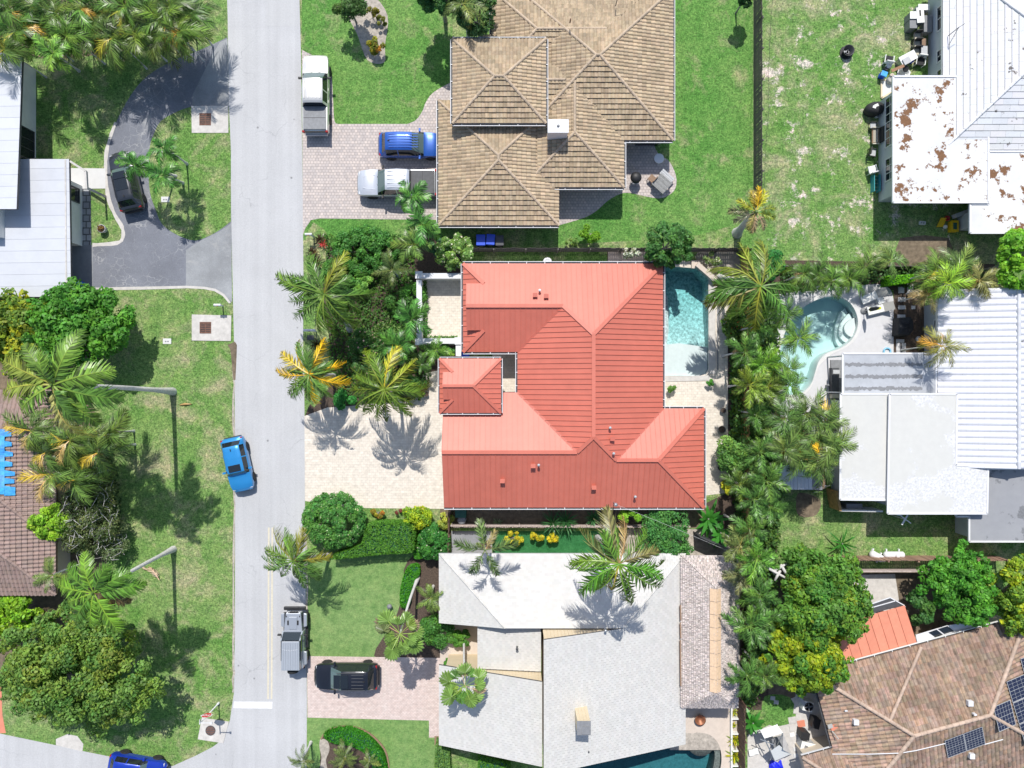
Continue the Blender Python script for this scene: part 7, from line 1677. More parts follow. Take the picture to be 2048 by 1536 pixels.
# ------------------------------------------------------------------ fences, walls, yard things
def fence(label, a, b, h, mat, pitch=.15, bw=.13, name='picket_fence', posts=2.4, side=1, cap=True, shape='dog', group=None, rail_gap=True, lean=0.0, zjit=.03):
    """boards one by one between two ground points; rails and posts on the given side"""
    A, B_ = W(*a, 0), W(*b, 0); d = (B_ - A); L = d.length; d.normalize(); o = Vector((-d.y, d.x, 0)) * side
    t = thing(name, label, 'fence', A, 0, group); n = max(1, int(L / pitch)); r = random.Random(int(L * 100))
    boards = []
    for v in range(4):
        m = MB(); s = 1 + r.uniform(-.2, .2); w = bw / 2
        m.raw([(-w, -.012, .04), (w, -.012, .04), (w, -.012, h - .06), (w * .4, -.012, h), (-w * .4, -.012, h), (-w, -.012, h - .06), (-w, .012, .04), (w, .012, .04), (w, .012, h - .06), (w * .4, .012, h), (-w * .4, .012, h), (-w, .012, h - .06)],
              [(5, 4, 3, 2, 1, 0), (6, 7, 8, 9, 10, 11), (0, 1, 7, 6), (1, 2, 8, 7), (2, 3, 9, 8), (3, 4, 10, 9), (4, 5, 11, 10), (5, 0, 6, 11)], (s, s, s)); boards.append(m.mesh('board', M[mat]))
    ang = math.atan2(d.y, d.x)
    for i in range(n):
        p = d * ((i + .5) * L / n)
        link('board', boards[r.randrange(4)], t, p + Vector((0, 0, r.uniform(-zjit, zjit))) + o * (.0 if i % 2 else .004), (r.uniform(-.02, .02) + lean, 0, ang + r.uniform(-.03, .03)))
    for z in (.3, h * .55, h - .25):
        m = MB(); m.bar(o * .05 + Vector((0, 0, z)), d * L + o * .05 + Vector((0, 0, z)), .05, .09); m.build('rail', M[mat], t, world=False)
    k = max(1, round(L / posts))
    for i in range(k + 1):
        p = d * (L * i / k) + o * .09; m = MB(); m.box(p + Vector((0, 0, h / 2)), (.1, .1, h), rz=ang); m.build('post', M[mat], t, world=False)
    return t
fence('long dark picket fence between the two upper lawns', (1507, -60), (1507, 415), 1.9, 'fence_grey', side=1, pitch=.19, bw=.15)
fence('dark board fence between the tan house lawn and the red roof', (925, 503), (1492, 503), 1.45, 'fence_grey', side=-1, pitch=.17, bw=.15)
fence('golden brown board fence beside the cream pool deck', (1482, 505), (1482, 1060), 1.9, 'fence_gold', side=-1, pitch=.17, bw=.15)
fence('rose grey scalloped fence below the lower red eave', (905, 1048), (1372, 1050), 1.15, 'fence_rose', side=1, pitch=.13, bw=.11, posts=2.4)
fence('dark brown slatted fence right of the dark pool and thatched hut', (1474, 1392), (1474, 1600), 1.9, 'fence_brown', side=1, pitch=.16, bw=.14)
fence('low dark scalloped fence above the palms of the kidney pool', (1560, 536), (1900, 536), .9, 'fence_grey', side=1, pitch=.2, bw=.17)
fence('reddish board fence behind the propane tanks', (1640, 1111), (1990, 1111), 1.55, 'fence_red', side=-1, pitch=.17, bw=.15)
m = MB(); m.bar(W(1660, 1141, .9), W(1960, 1141, .9), .12, .5); tag(m.build('kerb_wall', M['fence_rose']), 'low pale wall just below the reddish board fence', 'wall')
fence('dark side fence left of the small grey path', (900, 1018), (898, 1112), 1.5, 'fence_brown', side=1, pitch=.17, bw=.15)
m = MB(); m.bar(W(1393, 1068, 1.0), W(1464, 1100, 1.0), .05, 2.0); tag(m.build('dark_screen', M['dark_grey']), 'dark screen wall above the top end of the thatched hut', 'screen')

# courtyard walls with capped piers
def wall_run(label, segs, piers, h=1.5):
    c = W(*segs[0][0], 0); t = thing('courtyard_wall', label, 'wall', c)
    for a, b in segs:
        A, B_ = W(*a, h), W(*b, h); m = MB(); m.bar((A.x, A.y, h / 2), (B_.x, B_.y, h / 2), .26, h); m.build('wall_panel', M['wall_white'], t)
        m = MB(); m.bar((A.x, A.y, h + .04), (B_.x, B_.y, h + .04), .40, .08); m.build('wall_cap', M['white_paint'], t)
    for p in piers:
        q = W(*p, h + .1); m = MB(); m.box((q.x, q.y, (h + .12) / 2), (.42, .42, h + .12)); m.build('pier', M['wall_white'], t)
        m = MB(); m.box((q.x, q.y, h + .155), (.54, .54, .07)); m.build('pier_cap', M['white_paint'], t)
wall_run('white rendered wall with square piers round the paved courtyard', [((844, 552), (922, 552)), ((838.5, 560), (838.5, 676)), ((844, 682), (912, 682)), ((917, 690), (917, 712))], [(838, 550), (838, 683), (917, 682)])
t = thing('bench', 'small blue bench by the gap beside the red entry tower', 'bench', W(929, 709, 0))
q = W(929, 709, .4); m = MB(); m.box(q, (.75, .5, .06)); m.build('seat', M['blue_plastic'], t)
for dx in (-.3, .3): m = MB(); m.box((q.x + dx, q.y, .2), (.06, .44, .38)); m.build('leg', M['blue_plastic'], t)
t = thing('entry_gate', 'thin dark gate bars beside the entry court of the red house', 'gate', W(1020, 784, 0)); a, b = W(1004, 785, 1.2), W(1034, 784, 1.2)
for k in range(10): p = a.lerp(b, k / 9); m = MB(); m.box((p.x, p.y, .65), (.03, .03, 1.3)); m.build('bar', M['black_metal'], t)
m = MB(); m.bar(a, b, .05, .06); m.build('rail', M['black_metal'], t)

# mailboxes
def mailbox(label, bx, by, tx, ty, L=.52):
    """post foot at bx,by; box centre seen at tx,ty"""
    t = thing('mailbox', label, 'mailbox', W(bx, by, 0), 0, 'roadside mailboxes'); p = W(bx, by, 0)
    m = MB(); m.box((p.x, p.y, .52), (.1, .1, 1.04)); m.build('post', M['white_paint'], t)
    q = W(tx, ty, 1.1); m = MB(); m.bar((p.x, p.y, 1.0), (q.x, q.y, 1.0), .08, .06); m.build('arm', M['white_paint'], t)
    prof = [(-.09, 0), (.09, 0), (.09, .1)] + [(.09 * math.cos(a), .1 + .09 * math.sin(a)) for a in np.linspace(.3, 2.84, 6)] + [(-.09, .1)]
    m = MB(); V = [(q.x - L / 2, q.y + y, 1.02 + z) for y, z in prof] + [(q.x + L / 2, q.y + y, 1.02 + z) for y, z in prof]; n = len(prof)
    m.raw(V, [tuple(range(n))[::-1], tuple(range(n, 2 * n))] + [(i, (i + 1) % n, n + (i + 1) % n, n + i) for i in range(n)]); m.build('box', M['white_paint'], t)
    m = MB(); m.box((q.x, q.y - .1, 1.14), (.1, .015, .1)); m.build('flag', M['red_plastic'], t)
mailbox('white roadside mailbox on the left lawn above the middle drain pad', 446, 612, 435, 610)
mailbox('white roadside mailbox at the top corner of the street garden', 628, 474, 617, 468.5)
mailbox('white roadside mailbox between the two street palms', 633, 663, 619, 660.5, .9)
t = thing('dark_mat', 'small dark square cover in the grass below the lower mailbox', 'cover', W(621, 675)); m = MB(); m.box(W(621, 675, .03), (.52, .36, .05)); m.build('lid', M['dark_grey'], t)

# stop sign
p = W(437.5, 1406, 0); t = thing('stop_sign', 'red octagonal stop sign on a white pole with an arm at the street corner', 'road sign', p)
hs = 3.35; m = MB(); m.lathe([(.09, 0), (.09, .25), (.045, .3), (.045, hs)], p, 10); m.build('pole', M['white_paint'], t)
zc = 2.15; rr = .40; an = [R(22.5 + 45 * k) for k in range(8)]
m = MB(); f = p.y + .06
def octo(rad, y, th): return [(p.x + rad * math.cos(a), y, zc + rad * math.sin(a)) for a in an], [(p.x + rad * math.cos(a), y - th, zc + rad * math.sin(a)) for a in an]
a_, b_ = octo(rr, f, .012); m.raw(a_ + b_, [tuple(range(8))[::-1], tuple(range(8, 16))] + [(i, (i + 1) % 8, 8 + (i + 1) % 8, 8 + i) for i in range(8)]); sg = m.build('sign_plate', M['white_paint'], t)
a_, b_ = octo(rr * .93, f + .006, .004); m = MB(); m.raw(a_ + b_, [tuple(range(8))[::-1], tuple(range(8, 16))] + [(i, (i + 1) % 8, 8 + (i + 1) % 8, 8 + i) for i in range(8)]); m.build('sign_face', M['sign_red'], sg)
cu = bpy.data.curves.new('lettering', 'FONT'); cu.body = 'STOP'; cu.size = .36; cu.align_x = 'CENTER'; cu.align_y = 'CENTER'; cu.extrude = .003; cu.offset = .008
dg = bpy.data.objects.new('tmp', cu); col.objects.link(dg); bpy.context.view_layer.update(); me = bpy.data.meshes.new_from_object(dg.evaluated_get(bpy.context.evaluated_depsgraph_get())); bpy.data.objects.remove(dg); me.materials.clear(); me.materials.append(M['white_paint']); to = link('lettering', me, sg)
to.location = Vector((p.x, f + .012, zc)) - abs_loc(sg); to.rotation_euler = (R(90), 0, R(180))
m = MB(); m.bar((p.x, p.y, 3.2), (p.x + .75, p.y, 3.2), .04, .06); m.box((p.x + .78, p.y, 3.22), (.14, .12, .12)); m.build('name_arm', M['white_paint'], t)
m = MB(); m.bar((p.x, p.y - .05, 3.3), (p.x, p.y + .3, 3.3), .03, .14); m.build('name_blade', M['white_paint'], t)

# potted things on the left and along the deck
def pot(label, x, y, r, h, mat, leaf=None, group=None, rim='light_grey'):
    c = W(x, y, h); c.z = 0; t = thing('plant_pot', label, 'plant pot', c, 0, group)
    m = MB(); m.lathe([(r * .72, 0), (r, h * .9), (r, h), (r * .86, h), (r * .82, h * .85), (0, h * .85)], c, 20); m.build('pot', M[mat], t)
    m = MB(); m.lathe([(r * .82, h * .86), (0, h * .87)], c, 16); m.build('soil', M['mulch'], t)
    if leaf:
        rs = np.random.RandomState(int(x)); V = leaf_cloud('leaves', rs, np.array([(0, 0, h)]), np.array([r * .8]), 120, .12, [(1, (1, 1, 1))]); link('leaves', V, t, color=leaf)
pot('pale blue round planter with rusty plant on the small lawn left of the drive', 202, 457, .32, .5, 'light_grey', (.25, .14, .04))
for i, (x, y, r_, lab) in enumerate(((1447, 821, .22, 'empty dark pot at the edge of the cream deck, upper one'), (1444, 859, .28, 'pale rimmed dark pot at the edge of the cream deck, middle one'), (1441, 898, .26, 'dark pot half under the light green shrub'), (1442, 936, .22, 'dark pot lowest of the four along the cream deck'), (853, 775, .16, 'small dark pot by the garden path, upper one'), (853, 789, .17, 'small dark pot by the garden path, lower one'))):
    pot(lab, x, y, r_, .35, 'dark_grey', None, 'dark pots')
def bin_(label, x, y, w, d, h, mat, lidmat, rz=0, group=None, body=None):
    c = W(x, y, h); c.z = 0; t = thing('wheelie_bin', label, 'bin', c, rz, group)
    m = MB(); m.raw([(sx * w * .42, sy * d * .40, 0) for sx, sy in ((-1, -1), (1, -1), (1, 1), (-1, 1))] + [(sx * w * .5, sy * d * .5, h * .9) for sx, sy in ((-1, -1), (1, -1), (1, 1), (-1, 1))], [(3, 2, 1, 0), (4, 5, 6, 7), (0, 1, 5, 4), (1, 2, 6, 5), (2, 3, 7, 6), (3, 0, 4, 7)]); m.build('body', M[body or mat], t, world=False, bevel=.02)
    m = MB(); m.box((0, .02, h * .93), (w * 1.04, d * 1.06, .07)); m.box((0, d * .5, h * .95), (w * .7, .06, .05)); m.build('lid', M[lidmat], t, world=False, bevel=.02)
    for s in (-1, 1): m = MB(); m.lathe([(.1, -.03), (.1, .03)], n=12); o = m.build('wheel', M['tyre'], t, world=False); o.location = (s * w * .42, d * .42, .1); o.rotation_euler = (0, R(90), 0)
    m = MB(); m.box((0, -d * .5, h * .55), (w * .5, .01, .22)); m.build('sticker', M['light_grey'], t, world=False)
bin_('left blue lidded bin standing by the dark fence below the tan roof', 961.5, 480, .66, .78, 1.05, 'blue_plastic', 'blue_plastic', 0, 'bins below the tan roof')
bin_('middle blue lidded bin leaning slightly by the dark fence', 981, 479, .62, .76, 1.05, 'blue_plastic', 'blue_plastic', -.08, 'bins below the tan roof')
bin_('dark grey bin beside the two blue ones', 999, 481, .6, .74, 1.0, 'dark_grey', 'dark_grey', .03, 'bins below the tan roof')
t = thing('barrel', 'blue barrel under the eave of the lower metal roof', 'barrel', W(151, 568, .9)); c = abs_loc(t); t.location.z = 0; c.z = 0
m = MB(); m.lathe([(.28, 0), (.31, .2), (.31, .8), (.27, .9), (0, .9)], c, 20); m.build('drum', M['blue_plastic'], t)
t = thing('pump_housing', 'green topped pump box with round grey filter below the red roof corner', 'pump', W(922, 1033, 0)); q = W(921, 1026, .8)
m = MB(); m.box((q.x, q.y, .4), (.85, .75, .8)); m.build('box', M['green_plastic'], t, bevel=.04); q = W(923, 1041, .7)
m = MB(); m.lathe([(.34, 0), (.36, .5), (.3, .66), (.12, .72), (0, .72)], (q.x, q.y, 0), 8, smooth=False); m.build('filter', M['mid_grey'], t)
t = thing('garden_light', 'round grey globe light at the edge of the fine front lawn', 'garden light', W(779, 1213, .5)); c = abs_loc(t); t.location.z = 0; c.z = 0
m = MB(); m.lathe([(.04, 0), (.04, .35), (.17, .4), (.2, .52), (.14, .66), (0, .7)], c, 14); m.build('globe', M['mid_grey'], t)
q = W(1095, 523, .7); t = thing('wall_unit', 'white rounded unit just above the upper red eave', 'air unit', (q.x, q.y, 0)); m = MB(); m.lathe([(.34, 0), (.34, .6), (.26, .7), (.2, .62), (0, .62)], (q.x, q.y, 0), 18); m.build('casing', M['white_paint'], t)

# tan house patio furniture
c = W(1318, 317, .72); c.z = 0; t = thing('round_table', 'round pale grey table at the edge of the shaded paver patio', 'table', c)
m = MB(); m.lathe([(.36, .70), (.36, .74), (.33, .745), (0, .745)], c, 30); m.build('tabletop', M['light_grey'], t); m = MB(); m.lathe([(.22, 0), (.22, .03), (.04, .06), (.04, .70)], c, 14); m.build('pedestal', M['steel'], t)
m = MB(); m.lathe([(.37, .69), (.385, .72), (.37, .75)], c, 30); m.build('rim', M['white_paint'], t)
c = W(1272, 355, .8); c.z = 0; t = thing('kettle_grill', 'dark shiny covered grill on the sunny part of the paver patio', 'grill', c)
m = MB(); m.lathe([(.30, .55), (.42, .72), (.43, .80), (.36, .95), (.18, 1.05), (0, 1.06)], c, 18); m.build('lid', M['black'], t)
m = MB(); m.box(c + Vector((0, -.34, .74)), (.5, .3, .05)); m.build('side_shelf', M['mid_grey'], t)
for k in range(3): a = R(90 + 120 * k); m = MB(); m.tube([c + Vector((.12 * math.cos(a), .12 * math.sin(a), .6)), c + Vector((.36 * math.cos(a), .36 * math.sin(a), 0))], .02, 6); m.build('leg', M['steel'], t)
rz = R(-42); c = W(1324, 367, .75); c.z = 0
def local(c, rz, mb_fn, *parts): pass
t = thing('patio_table', 'weathered grey slatted table on the curved edge of the paver patio', 'table', c, rz)
for k in range(11): m = MB(); m.box((0, -.50 + k * .1, .74), (1.15, .09, .035), tint=((.9 + .2 * (k % 3) / 2),) * 3); m.build('slat', M['wood_grey'], t, world=False)
for sx in (-1, 1):
    for sy in (-1, 1): m = MB(); m.box((sx * .5, sy * .44, .36), (.07, .07, .72)); m.build('leg', M['wood_grey'], t, world=False)
c = W(1334, 352, .45); c.z = 0; t = thing('bench', 'weathered grey bench on the upper side of the slatted table', 'bench', c, rz)
for k in range(3): m = MB(); m.box((0, -.16 + k * .16, .45), (1.15, .14, .035)); m.build('slat', M['light_grey'], t, world=False)
for sx in (-1, 1): m = MB(); m.box((sx * .48, 0, .22), (.07, .4, .43)); m.build('leg', M['wood_grey'], t, world=False)
c = W(1304, 357, .45); c.z = 0; t = thing('patio_chair', 'brown patio chair at the left end of the slatted table', 'chair', c, R(48))
m = MB(); m.box((0, 0, .43), (.5, .5, .05)); m.build('seat', M['wood_brown'], t, world=False); m = MB(); m.box((0, -.24, .7), (.5, .05, .5)); m.build('backrest', M['wood_brown'], t, world=False)
for sx in (-1, 1):
    for sy in (-1, 1): m = MB(); m.box((sx * .22, sy * .22, .2), (.05, .05, .42)); m.build('leg', M['wood_brown'], t, world=False)

# fire pit and clutter beside the white house
c = W(1692, 106, 0); t = thing('fire_pit', 'round black fire pit full of pale ash on the patchy lawn', 'fire pit', c)
m = MB(); m.lathe([(.30, .05), (.40, .42), (.44, .44), (.44, .47), (.38, .46), (.29, .14), (0, .14)], c, 24); m.build('bowl', M['black_metal'], t)
r = random.Random(9); m = MB()
for k in range(14): a, d = r.random() * 6.3, r.random() * .24; m.box(c + Vector((d * math.cos(a), d * math.sin(a), .2)), (.14, .09, .1), rz=r.random() * 3)
m.build('ash', M['light_grey'], t, kind='stuff'); m = MB(); m.lathe([(.50, .02), (.52, .05), (.50, .08)], c, 24); m.build('ring', M['black_metal'], t)
def patio_set_chair(label, x, y, rz, w=.6, cushion='cushion', frame='black_metal', h=.42, group=None, back=True):
    c = W(x, y, h); c.z = 0; t = thing('garden_chair', label, 'chair', c, R(rz), group)
    m = MB(); m.box((0, 0, h - .06), (w, w, .10)); m.build('seat', M[cushion], t, world=False, bevel=.03)
    if back: m = MB(); m.box((0, w * .5, h + .2), (w, .08, .5)); m.build('backrest', M[frame], t, world=False, bevel=.02)
    for s in (-1, 1): m = MB(); m.box((s * w * .54, 0, h + .08), (.05, w, .05)); m.build('armrest', M[frame], t, world=False); 
    for sx in (-1, 1):
        for sy in (-1, 1): m = MB(); m.box((sx * w * .5, sy * w * .45, (h + .06) / 2), (.05, .05, h + .06)); m.build('leg', M[frame], t, world=False)
for i, (y, lab) in enumerate(((72, 'uppermost of the three cream cushioned chairs in a row by the white house'), (88, 'middle one of the three cream cushioned chairs by the white house'), (103, 'lowest of the three cream cushioned chairs by the white house'))): patio_set_chair(lab, 1835 - i * .5, y, 0, .52, group='cream cushioned chairs')
patio_set_chair('black seated armchair at the end of the chair row by the white house', 1841, 122, -8, .62, 'black_cloth', 'fabric_white')
patio_set_chair('black and cream armchair at the top of the clutter heap', 1778, 119, 170, .6, 'black_cloth', 'fabric_white')
patio_set_chair('white plastic chair standing alone by the long wall of the white house', 1745, 339, 195, .58, 'fabric_white', 'white_paint')
patio_set_chair('pale cushioned dark chair beside the brown bench', 1745, 305, 80, .55, 'light_grey', 'black_metal')
patio_set_chair('small grey cushioned seat below the black covered pile', 1747, 251, 90, .45, 'light_grey', 'black_metal', back=False)
def low_cabinet(name, label, x, y, w, d, h, top, side, rz=0, cat='cabinet'):
    c = W(x, y, h); c.z = 0; t = thing(name, label, cat, c, R(rz)); m = MB(); m.box((0, 0, h / 2 - .03), (w, d, h - .06)); m.build('body', M[side], t, world=False); m = MB(); m.box((0, 0, h - .02), (w + .06, d + .06, .05)); m.build('top', M[top], t, world=False, bevel=.01); return t
t = low_cabinet('outdoor_sink', 'white topped garden unit with two dark holes by the white house', 1827, 30, .45, .5, .9, 'fabric_white', 'mid_grey', 0, 'sink unit')
for k in range(2): m = MB(); m.lathe([(.07, .885), (.07, .893), (0, .893)], (-.03, -.1 + k * .17, 0), 10); m.build('hole', M['black'], t, world=False)
low_cabinet('grey_cabinet', 'grey box below the white topped garden unit', 1827, 47, .5, .65, .8, 'mid_grey', 'mid_grey')
t = low_cabinet('gas_grill', 'long white topped grill with black slot nearest the white house wall', 1841, 30, .5, 1.1, .95, 'fabric_white', 'mid_grey', 4, 'grill')
m = MB(); m.box((-.02, .15, .955), (.12, .45, .02)); m.build('slot', M['black'], t, world=False)
low_cabinet('side_table', 'small white table at the top of the garden clutter', 1848, 14, .8, .4, .8, 'fabric_white', 'light_grey', 0, 'table')
low_cabinet('storage_bench', 'grey storage bench with cream front against the white house wall', 1856, 47, .55, 1.2, .7, 'mid_grey', 'fabric_grey', 0, 'bench')
low_cabinet('grey_box', 'square grey box beside the lowest cream chair', 1849, 102, .42, .72, .75, 'light_grey', 'dark_grey', 0, 'box')
low_cabinet('brown_crate', 'brown crate beside the middle cream chair', 1848, 84, .35, .5, .5, 'wood_brown', 'wood_brown', 0, 'crate')
r = random.Random(21)
t = thing('trestle_table', 'white folding table covered with odds and ends in the clutter corner', 'table', W(1806, 124, 0), R(28)); m = MB(); m.box((0, 0, .72), (1.3, .7, .05)); m.build('tabletop', M['fabric_white'], t, world=False)
for sx in (-1, 1): m = MB(); m.box((sx * .55, 0, .35), (.05, .6, .7)); m.build('leg', M['steel'], t, world=False)
low_cabinet('grey_tray', 'grey tray on the end of the folding table', 1814, 121, .5, .42, .86, 'light_grey', 'mid_grey', 28, 'tray')
m = MB(); q = W(1769, 147, .62); c = Vector((q.x, q.y, 0)); t = thing('blue_box', 'bright blue cooler box in the clutter corner', 'cooler', c, R(-20)); m.box((0, 0, .3), (.42, .36, .5)); m.build('body', M['blue_plastic'], t, world=False, bevel=.03); m = MB(); m.box((0, 0, .58), (.46, .4, .08)); m.build('lid', M['blue_tarp'], t, world=False, bevel=.02)
c = W(1808, 146, .4); c.z = 0; t = thing('white_basin', 'wide white basin below the folding table', 'basin', c, R(10)); m = MB(); m.lathe([(.40, 0), (.52, .34), (.55, .36), (.46, .34), (.36, .08), (0, .08)], n=6, smooth=False); m.build('basin', M['fabric_white'], t, world=False)
c = W(1795, 133, .8); m = MB(); m.bar(W(1783, 142, .85), W(1808, 131, .85), .22, .04, tint=(1.2, 1, .9)); tag(m.build('plank', M['wood_brown']), 'tan plank lying across the clutter heap', 'plank')
m = MB(); m.lathe([(.2, 0), (.2, .03), (.24, .05)], (0, 0, 0), 16); o = m.build('hoop', M['black_metal']); o.location = W(1811, 138, .5); o.rotation_euler = (R(20), 0, 0); tag(o, 'dark round hoop lying on the white basin', 'hoop')
for i, (x, y, s, mt, lab) in enumerate(((1779, 130, .4, 'fabric_white', 'crumpled white sack in the middle of the clutter heap'), (1824, 121, .3, 'blue_plastic', 'small blue and white bucket between table and armchair'), (1774, 136, .32, 'dark_grey', 'dark crate beside the bright blue cooler'), (1783, 158, .5, 'fabric_grey', 'grey bag at the corner of the stained flat roof'), (1785, 150, .3, 'deck_pink', 'pale pink tub below the clutter heap'))):
    c = W(x, y, s); c.z = 0; t = thing('bucket' if i == 1 else 'sack' if i in (0, 3) else 'tub', lab, 'bucket' if i == 1 else 'sack' if i in (0, 3) else 'tub', c); m = MB(); m.lathe([(s * .4, 0), (s * .55, s * .5), (s * .5, s), (s * .4, s * 1.02), (s * .1, s * .9), (0, s * .9)], (0, 0, 0), 9); m.build('body', M[mt], t, world=False)
# black covered pile, bench along the wall
c = W(1752, 216, .7); c.z = 0; t = thing('black_grill', 'black bulky covered grill with papers on it by the long wall window', 'grill', c); m = MB(); m.lathe([(.55, 0), (.62, .5), (.55, .8), (.3, .95), (0, .97)], (0, 0, 0), 10); o = m.build('cover', M['black_cloth'], t, world=False); o.scale = (1.2, .85, 1)
m = MB(); m.box((-.1, .1, .97), (.3, .2, .03), rz=.4); m.box((-.25, -.02, .96), (.25, .18, .03), rz=-.3); m.build('papers', M['fabric_white'], t, world=False)
c = W(1757, 230, .4); c.z = 0; t = thing('bucket', 'grey bucket below the black covered grill', 'bucket', c); m = MB(); m.lathe([(.14, 0), (.17, .38), (.13, .38), (.12, .1), (0, .1)], (0, 0, 0), 14); m.build('pail', M['light_grey'], t, world=False)
c = W(1752, 271, .45); c.z = 0; t = thing('wicker_bench', 'dark brown bench with cream slatted cushion along the long wall', 'bench', c)
m = MB(); m.box((0, 0, .32), (.5, 1.15, .12)); m.build('seat', M['wood_brown'], t, world=False); m = MB(); m.box((.36, 0, .62), (.12, 1.15, .6)); m.build('backrest', M['black_cloth'], t, world=False, bevel=.04)
for k in range(4): m = MB(); m.box((-.14 + k * .09, 0, .40), (.06, 1.0, .04)); m.build('slat', M['cushion'], t, world=False)
for s in (-1, 1): m = MB(); m.box((0, s * .62, .45), (.5, .08, .1)); m.build('armrest', M['cushion'], t, world=False)
c = W(1755, 365, .6); c.z = 0; t = thing('teal_rack', 'teal metal frame leaning along the long wall below the white chair', 'rack', c)
for k in range(5): m = MB(); m.box((0, -.55 + k * .28, .3), (.4, .03, .03)); m.build('bar', M['steel'], t, world=False)
for s in (-1, 1): m = MB(); m.box((s * .22, 0, .3), (.05, 1.3, .6)); m.build('side', M['teal_paint'], t, world=False)
m = MB(); m.tube([W(1757, 257, .5), W(1790, 243, 1.6)], .04, 7); tag(m.build('pole', M['black_metal']), 'dark pole leaning against the long window of the white house', 'pole')
# things in the shade below the stained flat roof
c = W(1846, 445.5, .2); c.z = 0; t = thing('cinder_block', 'white hollow block lying on the shaded lawn', 'block', c, R(-5)); m = MB()
for x in (-.19, 0, .19): m.box((x, 0, .1), (.05, .2, .2))
for s in (-1, 1): m.box((0, s * .1, .1), (.42, .04, .2))
m.build('shell', M['fabric_white'], t, world=False)
m = MB(); m.raw([(-.28, -.32, .02), (.22, -.30, .02), (.34, .32, .30), (-.10, .34, .30), (-.28, -.32, -.01), (.22, -.30, -.01), (.34, .32, .27), (-.10, .34, .27)], [(0, 1, 2, 3), (7, 6, 5, 4), (0, 4, 5, 1), (1, 5, 6, 2), (2, 6, 7, 3), (3, 7, 4, 0)]); o = m.build('yellow_slide', M['yellow_plastic']); o.location = W(1880, 446, .1); tag(o, 'flat yellow toy slide lying on the shaded lawn', 'toy slide')
t = low_cabinet('yellow_toy_table', 'yellow toy table with green middle beside the small white porch', 1910, 452, .52, .8, .5, 'yellow_plastic', 'yellow_plastic', 0, 'toy table'); m = MB(); m.box((0, 0, .51), (.28, .5, .03)); m.build('inlay', M['green_plastic'], t, world=False)
c = W(1896, 436, .4); c.z = 0; t = thing('red_tub', 'red tub between the yellow toys', 'tub', c); m = MB(); m.lathe([(.16, 0), (.2, .36), (.17, .38), (.14, .1), (0, .1)], (0, 0, 0), 12); m.build('tub', M['red_plastic'], t, world=False)
c = W(1893, 453, .3); c.z = 0; t = thing('toy_ball', 'black and white ball beside the yellow slide', 'ball', c); m = MB(); m.lathe([(.0, 0), (.12, .04), (.17, .16), (.12, .28), (0, .33)], (0, 0, 0), 12); m.build('ball', M['fabric_white'], t, world=False)
m = MB(); m.bar(W(1908, 433, .5), W(1942, 420, .5), .3, .5); tag(m.build('porch_rail', M['light_grey']), 'grey rail leading to the small white porch', 'rail')
t = thing('grey_step', 'grey concrete step beside the yellow toy table', 'step', W(1930, 450, 0)); m = MB(); m.prism(px2([(1916, 440), (1945, 430), (1945, 462), (1916, 462)]), 0, .16); m.build('slab', M['concrete'], t)

# pool side: two loungers, table, closed umbrella, covered grill, stepping stones
def lounger(label, x, y, rz, towel=False):
    c = W(x, y, .4); c.z = 0; t = thing('sun_lounger', label, 'sun lounger', c, R(rz), 'sun loungers by the kidney pool')
    m = MB()
    for s in (-1, 1): m.box((0, s * .32, .3), (1.9, .05, .06))
    m.box((-.92, 0, .3), (.05, .64, .06)); m.build('frame', M['light_grey'], t, world=False)
    m = MB(); m.box((-.32, 0, .36), (1.25, .6, .07)); m.build('seat', M['fabric_white'], t, world=False, bevel=.02)
    m = MB(); m.raw([(.30, -.32, .36), (.30, .32, .36), (.92, .32, .78), (.92, -.32, .78), (.33, -.32, .30), (.33, .32, .30), (.95, .32, .72), (.95, -.32, .72)], [(3, 2, 1, 0), (4, 5, 6, 7), (0, 1, 5, 4), (1, 2, 6, 5), (2, 3, 7, 6), (3, 0, 4, 7)]); m.build('backrest', M['fabric_grey'], t, world=False)
    for sx in (-.8, .3):
        for s in (-1, 1): m = MB(); m.box((sx, s * .32, .14), (.05, .05, .29)); m.build('leg', M['light_grey'], t, world=False)
lounger('upper white sun lounger with raised grey back by the kidney pool', 1747, 592, 22); lounger('lower white sun lounger with a lime towel by the kidney pool', 1760, 617, 14)
m = MB(); m.poly([(-.55, -.1, .402), (.35, -.06, .402), (.38, .1, .402), (-.5, .2, .402)]); m.poly([(-.55, -.1, .42), (-.5, .2, .42), (.38, .1, .42), (.35, -.06, .42)]); o = m.build('towel', M['lime_cloth']); o.location = W(1754, 617, 0) * 1; o.location.z = 0; o.rotation_euler = (0, 0, R(10)); o.location = Vector((W(1753, 618, .4).x, W(1753, 618, .4).y, 0)); tag(o, 'lime yellow towel lying on the lower sun lounger', 'towel')
t = low_cabinet('side_table', 'small white table between the two sun loungers', 1762, 601, .42, .42, .45, 'fabric_white', 'fabric_white', 20, 'table')
b = W(1727, 622, 0); t = thing('closed_umbrella', 'closed black parasol standing at the foot of the lower sun lounger', 'parasol', b)
m = MB(); m.tube([b, b + Vector((0, 0, 2.3))], .03, 8); m.build('pole', M['steel'], t); m = MB(); m.lathe([(.10, 1.0), (.16, 1.25), (.13, 1.9), (.06, 2.3), (0, 2.36)], b, 10); m.build('canopy', M['black_cloth'], t); m = MB(); m.lathe([(.26, 0), (.26, .06), (.05, .09)], b, 18); m.build('foot', M['mid_grey'], t)
c = W(1808, 652, .6); c.z = 0; t = thing('covered_sofa', 'big black fabric covered grill island on the dark gravel strip', 'covered furniture', c)
m = MB(); rr_ = np.random.RandomState(3); P = [(-.58, -.7), (.30, -.72), (.62, -.35), (.60, .35), (.40, .66), (-.5, .60)]
